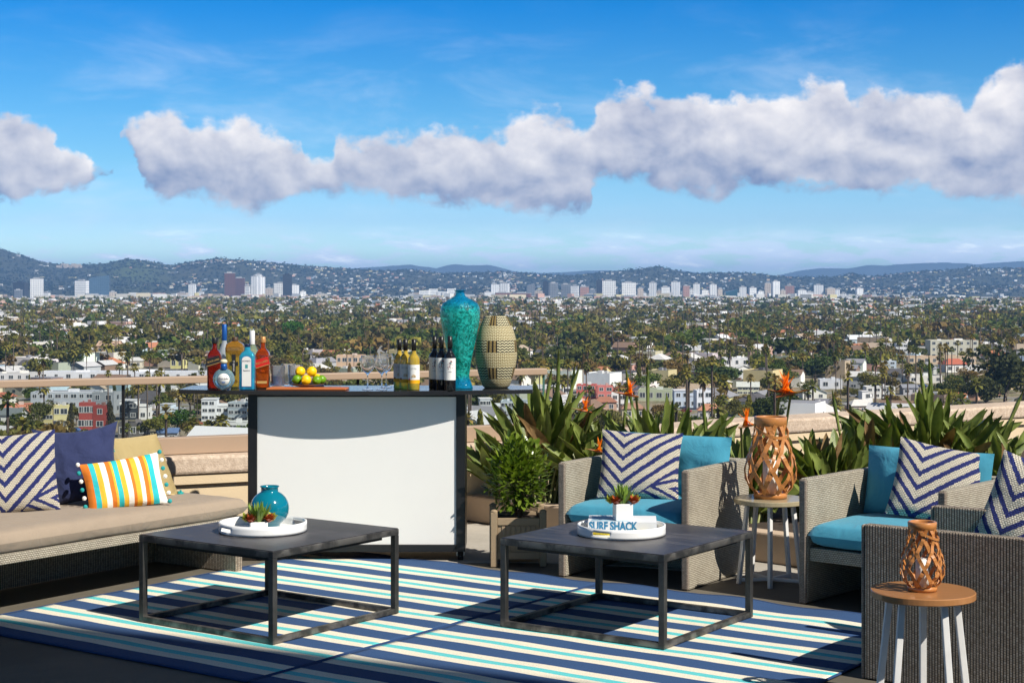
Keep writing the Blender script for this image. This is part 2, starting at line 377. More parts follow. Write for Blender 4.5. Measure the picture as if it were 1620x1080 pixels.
M['teal_yarn'] = mat('teal_yarn', srgb(34, 150, 150), 0.9, bump=0.8, bscale=150)
M['white_yarn'] = mat('white_yarn', srgb(232, 228, 220), 0.9, bump=0.8, bscale=150)
def rug(nt, b, tc):
    sp = nt.n('ShaderNodeSeparateXYZ', i_0=tc.outputs['UV'])          # v in metres from the front edge
    wob = nt.m('MULTIPLY', nt.m('SUBTRACT', nt.noise(tc.outputs['UV'], 2.2, 2), 0.5), 0.012)
    v_ = nt.m('ADD', sp.outputs[1], wob)
    fr = nt.m('FRACT', nt.m('DIVIDE', nt.m('ADD', v_, 0.325 - 0.115), 0.325))   # teal centred on 0.21 + k * 0.325
    NV, CR, TL = srgb(46, 76, 118), srgb(222, 214, 194), srgb(92, 192, 194)
    c = ramp_bands(nt, fr, [(0, CR), (0.205, TL), (0.365, CR), (0.575, NV)])
    fr2 = fr
    edge = nt.m('MAXIMUM', nt.m('LESS_THAN', v_, 0.05), nt.m('GREATER_THAN', v_, 2.60))
    c = nt.mix(edge, c, NV)
    fi = nt.noise(tc.outputs['UV'], 120, 4, 0.8); big = nt.noise(tc.outputs['UV'], 1.7, 4)
    sp2 = nt.m('ADD', nt.m('MULTIPLY_ADD', fi, 1.1, 0.38), nt.m('MULTIPLY', big, 0.16))
    nt.put(b, 'Base Color', nt.mix(1.0, c, sp2, 'MULTIPLY')); b.inputs['Roughness'].default_value = 0.95
    nt.put(b, 'Normal', nt.bump(fi, 0.6, 0.004))
M['rug'] = mat('rug_stripes', build=rug)
M['rug_hem'] = mat('rug_hem', srgb(34, 62, 104), 0.95, bump=0.5, bscale=300)
def deckm(ca, cb, sc=0.45):
    def f(nt, b, tc):
        n1 = nt.noise(tc.outputs['Object'], 1.1, 6, 0.65); n2 = nt.noise(tc.outputs['Object'], 110, 3, 0.7); n3 = nt.noise(tc.outputs['Object'], 6, 5, 0.7, 1)
        c = nt.mix(nt.ss(n1, 0.3, 0.7), ca, cb); c = nt.mix(1.0, c, nt.m('ADD', nt.m('MULTIPLY_ADD', n2, 0.5, 0.6), nt.m('MULTIPLY', n3, 0.3)), 'MULTIPLY')
        nt.put(b, 'Base Color', c); nt.put(b, 'Roughness', nt.m('MULTIPLY_ADD', n3, 0.3, 0.6)); nt.put(b, 'Normal', nt.bump(n2, 0.4, 0.004))
    return f
M['deck'] = mat('deck_surface', build=deckm((.105, .092, .07), (.15, .13, .10)))
M['walk'] = mat('pale_paving', build=deckm((.36, .33, .28), (.46, .42, .36)))
def aggregate(nt, b, tc):
    vo = nt.n('ShaderNodeTexVoronoi', i_Vector=tc.outputs['Object'], i_Scale=90.0)
    n2 = nt.noise(tc.outputs['Object'], 30, 4, 0.8); n3 = nt.noise(tc.outputs['Object'], 1.5, 4)
    c = nt.mix(nt.ss(n2, 0.35, 0.7), (.46, .35, .26), (.66, .53, .41)); c = nt.mix(nt.ss(vo.outputs[0], 0.0, 0.22), (.26, .19, .14), c)
    c = nt.mix(1.0, c, nt.m('MULTIPLY_ADD', n3, 0.4, 0.8), 'MULTIPLY')
    nt.put(b, 'Base Color', c); b.inputs['Roughness'].default_value = 0.9; nt.put(b, 'Normal', nt.bump(nt.m('ADD', vo.outputs[0], n2), 0.45, 0.004))
M['stone_cap'] = mat('aggregate_cap', build=aggregate)
M['stucco'] = mat('cream_stucco', (.66, .52, .34), 0.9, bump=0.5, bscale=130, var=.15, vscale=2.5)
M['beige_paint'] = mat('beige_paint', srgb(166, 142, 120), 0.55, var=.06, vscale=3)
M['curb'] = mat('planter_concrete', (.50, .38, .27), 0.9, bump=0.5, bscale=100, var=.18, vscale=3)
M['soil'] = mat('soil', (.05, .035, .025), 1, var=.4, vscale=30, bump=1, bscale=40)
def glass_build(tint, gl=0.9):
    def f(nt, b, tc):
        out = [n_ for n_ in nt.nt.nodes if n_.type == 'OUTPUT_MATERIAL'][0]
        tr = nt.n('ShaderNodeBsdfTransparent', i_Color=col4(tint)); g = nt.n('ShaderNodeBsdfGlossy', i_Roughness=0.01)
        lw = nt.n('ShaderNodeLayerWeight', i_Blend=0.5); mx = nt.n('ShaderNodeMixShader')
        nt.put(mx, 0, nt.m('MULTIPLY', nt.m('MULTIPLY_ADD', nt.m('POWER', lw.outputs[1], 4.0), 0.8, 0.05), gl)); nt.put(mx, 1, tr); nt.put(mx, 2, g); nt.put(out, 0, mx)
    return f
M['pane'] = mat('railing_glass', build=glass_build((.90, .94, .93), 0.8))
M['clear'] = mat('clear_glass', build=glass_build((.93, .95, .96), 1.0))
M['pane_edge'] = mat('glass_edge', srgb(80, 120, 112), 0.2, spec=.8)
M['dark_metal'] = mat('dark_metal', (.035, .033, .033), 0.42, metal=.6, var=.3, vscale=12)
def rawsteel(nt, b, tc):
    n1 = nt.noise(tc.outputs['Object'], 7, 4, 0.6, 0.3); n2 = nt.noise(tc.outputs['Object'], 30, 3)
    sp = nt.n('ShaderNodeSeparateXYZ', i_0=tc.outputs['Object'])
    weld = nt.m('MULTIPLY', nt.m('ADD', nt.m('SUBTRACT', 1.0, nt.ss(sp.outputs[2], 0.01, 0.05)), nt.ss(sp.outputs[2], 0.385, 0.43)), nt.ss(n1, 0.42, 0.62))
    c = nt.mix(nt.ss(n1, 0.3, 0.8), (.060, .058, .056), (.12, .115, .11)); c = nt.mix(nt.m('MULTIPLY', weld, 0.5), c, (.42, .38, .33))
    nt.put(b, 'Base Color', c); b.inputs['Metallic'].default_value = 0.75; nt.put(b, 'Roughness', nt.m('MULTIPLY_ADD', n2, 0.3, 0.35))
M['raw_steel'] = mat('raw_steel', build=rawsteel)
def tabletop(nt, b, tc):
    mp = nt.n('ShaderNodeMapping', i_Vector=tc.outputs['Object'], i_Scale=(14, 1.2, 1)); n1 = nt.noise(mp, 1.6, 7, 0.72, 1.2); n2 = nt.noise(tc.outputs['Object'], 3.2, 6, 0.7, 0.6)
    c = nt.mix(nt.ss(n1, 0.38, 0.66), (.018, .017, .020), (.085, .080, .084)); c = nt.mix(nt.m('MULTIPLY', nt.ss(n2, 0.56, 0.74), nt.ss(n1, .42, .6)), c, (.26, .25, .25))
    nt.put(b, 'Base Color', c); nt.put(b, 'Roughness', nt.m('MULTIPLY_ADD', n1, 0.45, 0.16)); b.inputs['Specular IOR Level'].default_value = 0.6
    nt.put(b, 'Normal', nt.bump(n1, 0.25, 0.004))
M['tabletop'] = mat('black_stained_wood', build=tabletop)
M['black_frame'] = mat('black_bar_frame', (.012, .012, .013), 0.35, var=.2)
M['counter'] = mat('bar_counter', (.02, .021, .024), 0.12, spec=.8, var=.2)
M['white_panel'] = mat('white_panel', (.80, .79, .76), 0.35, var=.02)
M['white_gloss'] = mat('white_gloss', (.80, .80, .79), 0.25, var=.03)
M['rubber'] = mat('rubber', (.02, .02, .02), 0.8); M['zinc'] = mat('zinc', (.45, .45, .44), 0.4, metal=.8)
M['white_leg'] = mat('white_leg', (.68, .67, .65), 0.5, var=.12, vscale=14)
def woodtop(ca, cb):
    def f(nt, b, tc):
        mp = nt.n('ShaderNodeMapping', i_Vector=tc.outputs['Object'], i_Scale=(2, 22, 2)); n1 = nt.noise(mp, 3, 5, 0.6, 0.6)
        nt.put(b, 'Base Color', nt.mix(n1, ca, cb)); b.inputs['Roughness'].default_value = 0.32; b.inputs['Coat Weight'].default_value = 0.3
    return f
M['orange_wood'] = mat('orange_wood', build=woodtop(srgb(146, 98, 60), srgb(180, 128, 80)))
M['grey_wood'] = mat('grey_wood', build=woodtop(srgb(140, 128, 100), srgb(178, 166, 138)))
M['bamboo'] = mat('bamboo', srgb(184, 122, 66), 0.38, var=.3, vscale=14, coat=.3)
M['candle'] = mat('candle_wax', (.80, .78, .72), 0.5, var=.03)
M['planter_wood'] = mat('planter_paint', srgb(150, 130, 104), 0.7, var=.1, bump=.3, bscale=50)
def leafm(name, ca, cb, rough=.35, tr=.25, vein=0):
    def f(nt, b, tc):
        n1 = nt.noise(tc.outputs['Object'], 7, 4, 0.6); c = nt.mix(nt.ss(n1, 0.3, 0.7), ca, cb)
        if vein:
            sp = nt.n('ShaderNodeSeparateXYZ', i_0=tc.outputs['UV'])
            ve = nt.m('PINGPONG', nt.m('MULTIPLY', nt.m('ADD', sp.outputs[1], nt.m('MULTIPLY', nt.m('ABSOLUTE', nt.m('SUBTRACT', sp.outputs[0], 0.5)), 0.35)), 44.0), 1.0)
            rim = nt.ss(nt.m('ABSOLUTE', nt.m('SUBTRACT', sp.outputs[0], 0.5)), 0.44, 0.5)
            c = nt.mix(nt.m('MULTIPLY', ve, 0.22), c, cb); c = nt.mix(nt.m('MULTIPLY', rim, 0.6), c, (.20, .15, .06))
            nt.put(b, 'Normal', nt.bump(ve, 0.25, 0.003))
        nt.put(b, 'Base Color', c); b.inputs['Roughness'].default_value = rough
        out = [n_ for n_ in nt.nt.nodes if n_.type == 'OUTPUT_MATERIAL'][0]
        t = nt.n('ShaderNodeBsdfTranslucent'); nt.put(t, 'Color', nt.mix(1.0, c, (1.5, 1.6, .6), 'MULTIPLY')); mx = nt.n('ShaderNodeMixShader', i_0=tr, i_1=b.outputs[0], i_2=t.outputs[0]); nt.put(out, 0, mx)
    return mat(name, build=f)
M['strelitzia'] = leafm('strelitzia_leaf', (.07, .11, .022), (.22, .27, .065), .38, .16, vein=1)
M['dry_leaf'] = leafm('dry_leaf', (.12, .06, .025), (.30, .19, .08), .7, .1)
M['stalk'] = leafm('stalk', (.12, .15, .05), (.26, .27, .09), .45, .05)
M['shrub_leaf'] = leafm('shrub_leaf', (.065, .12, .012), (.21, .28, .035), .28, .25)
M['bark'] = mat('bark', (.13, .09, .06), .9, var=.3, bump=.8, bscale=40)
M['petal'] = leafm('petal', srgb(238, 110, 24), srgb(252, 164, 44), .5, .4); M['tongue'] = mat('blue_petal', srgb(40, 50, 130), .5)
M['spathe'] = leafm('spathe', srgb(96, 104, 52), srgb(170, 90, 60), .4, .1)
M['succulent'] = leafm('succulent', srgb(84, 120, 44), srgb(150, 170, 74), .4, .1); M['red_succulent'] = leafm('red_succulent', srgb(120, 44, 26), srgb(190, 96, 50), .4, .1)
M['lime_succulent'] = leafm('lime_succulent', srgb(130, 150, 50), srgb(196, 186, 70), .4, .1)
M['teal_ceramic'] = mat('teal_ceramic', srgb(6, 112, 132), .12, coat=.6, spec=.7, var=.1)
M['yellow_paper'] = mat('yellow_cover', srgb(232, 206, 40), .5); M['white_paper'] = mat('white_cover', (.76, .77, .78), .45, var=.03)
M['blue_ink'] = mat('blue_ink', srgb(54, 128, 168), .5, var=.1); M['pale_ink'] = mat('cover_picture', srgb(160, 190, 205), .5, var=.5, vscale=18)
def liquid(name, c, rough=0.02, ior=1.34, tr=.8):
    return mat(name, c, rough, trans=tr, ior=ior, var=0, coat=.5)
M['whisky'] = liquid('whisky', srgb(206, 84, 24)); M['whisky_dark'] = liquid('whisky_dark', srgb(170, 44, 26)); M['elder'] = liquid('gold_liqueur', srgb(214, 158, 60))
M['gin'] = liquid('blue_glass', srgb(60, 186, 226), tr=.6); M['tequila'] = liquid('pale_blue_glass', srgb(180, 224, 236), tr=.75); M['frost'] = mat('frosted_glass', srgb(206, 218, 228), .45, trans=.6, var=0)
M['palegreen'] = liquid('pale_green_glass', srgb(196, 222, 190)); M['whitewine'] = liquid('white_wine', srgb(222, 190, 76), tr=.5); M['redwine'] = mat('red_wine_bottle', (.008, .008, .010), .06, spec=.8, var=0)
M['black_cap'] = mat('black_cap', (.015, .014, .014), .35); M['blue_cap'] = mat('blue_cap', srgb(30, 86, 156), .35, metal=.3); M['navy_cap'] = mat('navy_cap', srgb(24, 34, 66), .35)
M['white_cap'] = mat('white_cap', (.7, .7, .7), .4); M['cork'] = mat('cork_ball', srgb(214, 204, 172), .7); M['gold_cap'] = mat('gold_cap', srgb(206, 146, 88), .35, metal=.4); M['brown_cap'] = mat('brown_cap', srgb(74, 52, 34), .5)
M['label_white'] = mat('label_white', (.78, .77, .73), .6, var=.03); M['label_black'] = mat('label_black', (.02, .02, .02), .45); M['label_red'] = mat('label_red', srgb(206, 40, 34), .45)
M['label_gold'] = mat('label_gold', srgb(196, 160, 96), .45); M['label_yellow'] = mat('label_yellow', srgb(240, 170, 20), .5); M['label_blue'] = mat('label_blue', srgb(40, 90, 160), .5); M['dot_red'] = mat('dot_red', srgb(130, 30, 40), .5); M['dot_teal'] = mat('dot_teal', srgb(70, 150, 150), .5)
M['lemon'] = mat('lemon', srgb(246, 196, 16), .4, bump=.3, bscale=160, bdist=.001, var=.06); M['lime'] = mat('lime', srgb(104, 150, 24), .35, bump=.3, bscale=160, bdist=.001, var=.2)
M['board'] = mat('board_wood', srgb(186, 104, 52), .5, var=.2, vscale=20); M['plate'] = mat('wood_plate', srgb(110, 74, 48), .5, var=.2)
def vaseglass(nt, b, tc):
    n1 = nt.noise(tc.outputs['Object'], 14, 8, 0.78, 2.0); n2 = nt.noise(tc.outputs['Object'], 60, 4, 0.7, 0.5); sp = nt.n('ShaderNodeSeparateXYZ', i_0=tc.outputs['Object'])
    mott = nt.ss(nt.m('ADD', nt.m('MULTIPLY', n1, 0.6), nt.m('MULTIPLY', n2, 0.4)), 0.40, 0.60)
    c = nt.mix(mott, srgb(0, 100, 92), srgb(50, 206, 196))
    c = nt.mix(nt.m('MAXIMUM', nt.ss(sp.outputs[2], 0.46, 0.54), nt.m('SUBTRACT', 1.0, nt.ss(sp.outputs[2], 0.04, 0.09))), c, srgb(10, 130, 180))
    nt.put(b, 'Base Color', c); b.inputs['Roughness'].default_value = 0.08; b.inputs['Coat Weight'].default_value = 0.8; b.inputs['Coat Roughness'].default_value = 0.02
    nt.put(b, 'Normal', nt.bump(nt.m('ADD', n1, n2), 0.4, 0.008))
    out = [n_ for n_ in nt.nt.nodes if n_.type == 'OUTPUT_MATERIAL'][0]; t = nt.n('ShaderNodeBsdfTransparent', i_Color=col4(srgb(110, 226, 218)))
    mx = nt.n('ShaderNodeMixShader'); nt.put(mx, 0, nt.m('MULTIPLY_ADD', mott, 0.30, 0.42)); nt.put(mx, 1, t); nt.put(mx, 2, b.outputs[0]); nt.put(out, 0, mx)
M['vase_glass'] = mat('vase_glass', build=vaseglass)
def basket(nt, b, tc):
    sp = nt.n('ShaderNodeSeparateXYZ', i_0=tc.outputs['UV']); u_, v_ = sp.outputs[0], sp.outputs[1]   # u 0..1 round, v metres
    fr = nt.m('FRACT', nt.m('DIVIDE', v_, 0.165)); dark = nt.m('LESS_THAN', nt.m('ABSOLUTE', nt.m('SUBTRACT', fr, 0.62)), 0.22)
    sector = nt.m('LESS_THAN', nt.m('FRACT', nt.m('MULTIPLY_ADD', u_, 4.0, 0.30)), 0.34)
    ck = nt.n('ShaderNodeTexBrick', offset=0.5, i_Vector=tc.outputs['UV'], i_Scale=1.0); nt.put(ck, 'Brick Width', .0125); nt.put(ck, 'Row Height', .0085); nt.put(ck, 'Mortar Size', .0018); nt.put(ck, 'Mortar Smooth', .6)
    stv = nt.m('GREATER_THAN', nt.m('FRACT', nt.m('MULTIPLY', u_, 64.0)), 0.5)
    wv = nt.m('GREATER_THAN', nt.m('FRACT', nt.m('ADD', nt.m('MULTIPLY', v_, 60.0), nt.m('MULTIPLY', nt.m('PINGPONG', nt.m('MULTIPLY', u_, 60.0), 1.0), 0.5))), 0.46)
    tan, cream, blk = srgb(160, 136, 84), srgb(236, 226, 184), srgb(26, 20, 15)
    light = nt.mix(nt.m('MULTIPLY', nt.m('ADD', stv, wv), 0.5), tan, cream)
    stw = nt.m('GREATER_THAN', nt.m('FRACT', nt.m('MULTIPLY', u_, 32.0)), 0.45); dk_a = nt.mix(stw, blk, tan); dk_b = nt.mix(wv, blk, cream)
    c = nt.mix(dark, light, nt.mix(sector, dk_b, dk_a)); c = nt.mix(nt.m('MULTIPLY', ck.outputs[1], 0.5), c, blk)
    nt.put(b, 'Base Color', c); b.inputs['Roughness'].default_value = 0.7
    nt.put(b, 'Normal', nt.bump(nt.m('ADD', wv, nt.m('MULTIPLY', ck.outputs[1], -1.0)), 0.8, 0.005))
M['basket'] = mat('basket_weave', build=basket)
# ================================================================== TERRACE STRUCTURE
WALL = [(-6.0, 9.05), (0.35, 11.95), (1.75, 13.5), (6.4, 16.6)]
def offset_line(pts, d):                         # d > 0 : away from the terrace
    out = []
    for i, p in enumerate(pts):
        n = Vector((0, 0))
        for a, b in ((i - 1, i), (i, i + 1)):
            if 0 <= a and b < len(pts):
                t = (Vector(pts[b]) - Vector(pts[a])).normalized(); n += Vector((-t.y, t.x))
        n.normalize(); out.append((p[0] + n.x * d, p[1] + n.y * d))
    return out
def ribbon(mb, pts, d0, d1, z0, z1, mi=0):
    a, b = offset_line(pts, d0), offset_line(pts, d1); L = 0
    for i in range(len(pts) - 1):
        l = math.dist(a[i], a[i + 1])
        P4 = [a[i], a[i + 1], b[i + 1], b[i]]
        q = [Vector((*p, z0)) for p in P4] + [Vector((*p, z1)) for p in P4]
        n = len(mb.v); mb.v += [tuple(x) for x in q]; W = abs(d1 - d0); H = z1 - z0
        for idx, uu in (((0, 1, 5, 4), [(L, 0), (L + l, 0), (L + l, H), (L, H)]), ((4, 5, 6, 7), [(L, 0), (L + l, 0), (L + l, W), (L, W)]), ((2, 3, 7, 6), [(L, 0), (L + l, 0), (L + l, H), (L, H)]), ((3, 2, 1, 0), [(L, 0), (L + l, 0), (L + l, W), (L, W)])):
            mb.face([n + k for k in idx], uu, mi)
        if i == 0: mb.face([n, n + 4, n + 7, n + 3], None, mi)
        if i == len(pts) - 2: mb.face([n + 1, n + 2, n + 6, n + 5], None, mi)
        L += l
back = offset_line(WALL, 0.30)
m = MB(); m.prism([(-14, -9), (15, -9), (15, 16.6)] + list(reversed(back)) + [(-14, 9.05)], -45, 0)
struct('terrace_deck', m, M['deck'])
# pale paving strip in front of the planter
m = MB(); p = [uv2(12, 8.12), uv2(2.2, 8.12), uv2(2.2, 9.9), uv2(12, 9.9)]
wl = offset_line(WALL, -0.01)
m.prism([(-1.25, 10.55), (-0.55, 9.86), (0.15, 9.86), (0.75, 9.72), (1.30, 9.42), (1.9, 9.0), (1.61, 9.74), (-0.36, 11.60), (-0.9, 11.3)], 0.0, 0.004)
struct('pale_paving', m, M['walk'])
# parapet wall
t = thing('parapet_wall', 'cream rooftop parapet wall with rough pinkish stone coping along the edge', 'wall', (0, 0, 0))
m = MB(); ribbon(m, WALL, 0.0, 0.30, 0, 0.42); part('wall', m, M['stucco'], t)
m = MB(); ribbon(m, WALL, -0.05, 0.34, 0.424, 0.545); part('coping', m, M['stone_cap'], t, bevel=.02)
m = MB(); ribbon(m, WALL, -0.03, -0.002, 0.36, 0.42); part('molding', m, M['stucco'], t)
# glass railing
RAIL = [(-6.0, 9.05 + .14), (0.24, 12.03)]
t = thing('glass_railing', 'frameless glass railing with beige top rail above the parapet', 'railing')
m = MB(); ribbon(m, RAIL, -0.05, 0.05, 0.549, 0.66); part('base_rail', m, M['beige_paint'], t, bevel=.004)
m = MB(); ribbon(m, RAIL, -0.045, 0.045, 1.015, 1.062); part('top_rail', m, M['beige_paint'], t, bevel=.006)
a, b = Vector((*RAIL[0], 0)), Vector((*RAIL[1], 0)); d = (b - a).normalized(); Lr = (b - a).length; nn = Vector((-d.y, d.x, 0))
seams = [0, 0.75, 2.30, 3.28, 4.92, 6.28, Lr]
for i in range(len(seams) - 1):
    s0, s1 = seams[i] + .006, seams[i + 1] - .006
    m = MB(); m.quad(a + d * s0 + Vector((0, 0, .664)), a + d * s1 + Vector((0, 0, .664)), a + d * s1 + Vector((0, 0, 1.012)), a + d * s0 + Vector((0, 0, 1.012)))
    part('glass_panel', m, M['pane'], t)
for s0 in (3.28 + 1.64, Lr - .01, 6.28):
    pass
sx = ((195 - 810) / FPX); k_ = None
# the one dark post: where the railing crosses the line of sight at photo x 195
den = d.x - sx * d.y; s_post = (sx * a.y - a.x) / den
for s0 in (s_post, s_post - 1.62, s_post + 1.62):
    q = a + d * s0; m = MB(); m.box(-.009, .009, -.009, .009, .661, 1.014, M=Matrix.Translation(q)); part('post', m, M['dark_metal'], t)
m = MB(); q = b; m.box(-.008, .008, -.008, .008, .661, 1.014, M=Matrix.Translation(q - d * .01)); part('end_strip', m, M['pane_edge'], t)
# planter trough
t = thing('planter_trough', 'low tan concrete planter trough holding the bird of paradise plants', 'planter')
K = [(-0.95, 11.22), (-0.34, 11.62), (1.60, 9.76), (3.6, 7.95), (6.5, 7.9)]
m = MB(); ribbon(m, K[1:4], 0.0, 0.13, 0.004, .185); part('curb', m, M['curb'], t, bevel=.012)
m = MB(); m.prism([(-0.12, 11.68), (1.70, 9.92), (3.7, 8.15), (5.9, 8.3), (6.5, 16.4), (1.80, 13.42), (0.40, 11.90)], 0.006, .15)
part('soil', m, M['soil'], t)

# unseen block added behind the viewpoint to cast shade over the near rug corner
t = thing('shade_block', 'tall pale unseen block added beside the terrace to shade the near rug corner', 'building', (0, 0, 0))
a_ = Vector((4.65, 1.06, 0)); dn = Vector((2.49, -1.19, 0)).normalized(); pn = Vector((dn.y, -dn.x, 0)); pn = -pn if pn.y > 0 else pn
c4 = [a_, a_ + pn * 7, a_ + pn * 7 + dn * 16, a_ + dn * 16]
HB = 12.05
m = MB(); m.prism([tuple(q[:2]) for q in c4], 0.003, HB); part('wall', m, M['stucco'], t)
m = MB()
for k in range(4):
    p0, p1 = c4[k], c4[(k + 1) % 4]; e = (p1 - p0); 
    m.bar(p0 + Vector((0, 0, HB + .1)), p1 + Vector((0, 0, HB + .1)), .25, .18)
part('parapet', m, M['stucco'], t)
for k in range(4):
    for j in range(3):
        m = MB(); c0_ = c4[0].lerp(c4[3], .12 + .22 * k) - pn * .02 + Vector((0, 0, 1.2 + 3.6 * j)); m.quad(c0_, c0_ + dn * 1.6, c0_ + dn * 1.6 + Vector((0, 0, 1.7)), c0_ + Vector((0, 0, 1.7))); part('window', m, M['dark_metal'], t, solid=.02)

# ================================================================== RUGS
def make_rug(u0, u1, v0, v1, label, z):
    nu, nv = 60, 84; m = MB(); n = 0
    for j in range(nv + 1):
        for i in range(nu + 1):
            fu, fv = i / nu, j / nv; u_ = u0 + (u1 - u0) * fu; v_ = v0 + (v1 - v0) * fv
            e = max(0, fv - .86) / .14; wz = 0.010 * e * (math.sin(u_ * 5.1) ** 2) + .002 * math.sin(u_ * 9 + v_ * 7)
            dv = .02 * e * math.sin(u_ * 3.3)
            p = uv2(u_, v_ + dv, z + .007 + max(0, wz)); m.v.append(tuple(p))
    for j in range(nv):
        for i in range(nu):
            q = j * (nu + 1) + i; U = lambda a: (u0 + (u1 - u0) * a / nu); V = lambda b: (v1 - v0) * b / nv
            m.face([q, q + nu + 1, q + nu + 2, q + 1], [(U(i), V(j)), (U(i), V(j + 1)), (U(i + 1), V(j + 1)), (U(i + 1), V(j))], 0, True)
    # hem all round
    rim = [q for q in range(nu + 1)] + [k * (nu + 1) + nu for k in range(1, nv + 1)] + [nv * (nu + 1) + q for q in range(nu - 1, -1, -1)] + [k * (nu + 1) for k in range(nv - 1, 0, -1)]
    r = thing('striped_rug', label, 'rug', (0, 0, 0), 0, 'two striped rugs laid side by side')
    part('pile', m, M['rug'], r, solid=.006)
    pts = [Vector(m.v[q]) for q in rim]; h = MB(); h.tube(pts + [pts[0]], .006, 6, cap=False); part('hem', h, M['rug_hem'], r)
    return r
make_rug(4.845, 6.84, 4.99, 7.77, 'navy, cream and turquoise striped rug in front of the taupe sofa', .0)
make_rug(2.87, 4.825, 4.99, 7.77, 'navy, cream and turquoise striped rug in front of the wicker armchairs', .0)

# ================================================================== COFFEE TABLES
def coffee_table(cx, cy, rz, label, s=.905, h=.437):
    t = thing('coffee_table', label, 'coffee table', (cx, cy, .013), rz, 'pair of square metal framed coffee tables')
    H = s / 2; b = .03; h -= .013
    for sx_ in (-1, 1):
        for sy_ in (-1, 1):
            m = MB(); x, y = sx_ * (H - b / 2), sy_ * (H - b / 2); m.box(x - b / 2, x + b / 2, y - b / 2, y + b / 2, 0, h - .031); part('leg', m, M['raw_steel'], t, bevel=.002)
    m = MB(); i = H - b
    for z in (.001,):
        m.box(-i, i, -H + .001, -H + b - .001, z, z + b - .004); m.box(-i, i, H - b + .001, H - .001, z, z + b - .004)
        m.box(-H + .001, -H + b - .001, -i, i, z, z + b - .004); m.box(H - b + .001, H - .001, -i, i, z, z + b - .004)
    part('base_rail', m, M['raw_steel'], t, bevel=.002)
    m = MB(); m.box(-H, H, -H, -H + b, h - .030, h); m.box(-H, H, H - b, H, h - .030, h); m.box(-H, -H + b, -i, i, h - .030, h); m.box(H - b, H, -i, i, h - .030, h)
    part('top_frame', m, M['raw_steel'], t, bevel=.002)
    m = MB(); m.box(-H + .004, H - .004, -H + .004, H - .004, h + .0005, h + .004); part('tabletop', m, M['tabletop'], t)
    m = MB(); m.box(-i + .03, i - .03, -i + .03, i - .03, h - .055, h - .032); part('apron', m, M['dark_metal'], t)
    return t
coffee_table(-1.201, 8.175, R(54.3), 'square dark coffee table on the left rug, holding the turquoise vase tray')
coffee_table(.572, 8.07, R(55.5), 'square dark coffee table on the right rug, holding the book tray')
TZ = .437 + .013 + .004 - .013 + .0005

def tray(cx, cy, slot, label, r=.212):
    t = thing('round_tray', label, 'tray', (cx, cy, TZ), 0, 'round white serving trays')
    seg = 96; hs = [.003, .014, .033, .050]; m = MB(); n = 0
    for z in hs:
        for i in range(seg): a = 2 * PI * i / seg; m.v.append((r * math.cos(a), r * math.sin(a), z))
    for k in range(3):
        for i in range(seg):
            a = (i + .5) / seg * 360
            if k == 1 and (abs((a - slot + 180) % 360 - 180) < 12 or abs((a - slot) % 360 - 180) < 12): continue
            j = (i + 1) % seg; m.face([k * seg + i, k * seg + j, (k + 1) * seg + j, (k + 1) * seg + i], None, 0, True)
    part('rim', m, M['white_gloss'], t, solid=.010)
    m = MB(); m.lathe([(0.0005, .0005), (r - .004, .0005), (r - .004, .009), (0.0005, .009)], 64, smooth=False); part('base', m, M['white_gloss'], t)
    return t
T1 = Vector((-1.238, 8.17)); T2 = Vector((.537, 8.07))
tray(T1.x, T1.y, 219, 'round white tray holding the turquoise vase on the left coffee table')
tray(T2.x, T2.y, 238, 'round white tray with open handles under the surf book')

# turquoise round vase
m = MB(); prof = [(.004, .0), (.045, .0), (.05, .006)]
for i in range(1, 25):
    a = -PI / 2 + PI * i / 25; r_ = .098 * math.cos(a)
    if (a > 0 and r_ < .046) or (a < 0 and r_ < .05): continue
    prof.append((r_, .094 + .092 * math.sin(a)))
prof += [(.043, .178), (.043, .198), (.049, .203), (.047, .206), (.040, .2), (.039, .17)]
m.lathe(prof, 48, cap0=True)
tag(link('round_vase', m.mesh('round_vase', M['teal_ceramic']), loc=(T1.x + .022, T1.y + .075, TZ + .0095)), 'round turquoise glazed vase with short neck on the left tray', 'vase')

def blade(mb, base, dirv, L, W, droop=.1, mi=0, seg=4, thick=0):
    base = Vector(base); dirv = Vector(dirv).normalized(); side = dirv.cross(Vector((0, 0, 1)))
    if side.length < .05: side = Vector((1, 0, 0))
    side.normalize(); n = len(mb.v)
    for k in range(seg + 1):
        f = k / seg; w_ = W * (math.sin(PI * (0.18 + .82 * f)) ** .8 if f < 1 else 0)
        c_ = base + dirv * L * f + Vector((0, 0, -droop * L * f * f)); up = side.cross(dirv)
        mb.v += [tuple(c_ - side * w_ / 2), tuple(c_ - up * W * .15 * (1 - f)), tuple(c_ + side * w_ / 2)]
    for k in range(seg):
        q = n + 3 * k
        for o_ in (0, 1):
            mb.face([q + o_, q + o_ + 1, q + o_ + 4, q + o_ + 3], [(o_ * .5, k / seg), (o_ * .5 + .5, k / seg), (o_ * .5 + .5, (k + 1) / seg), (o_ * .5, (k + 1) / seg)], mi, True)
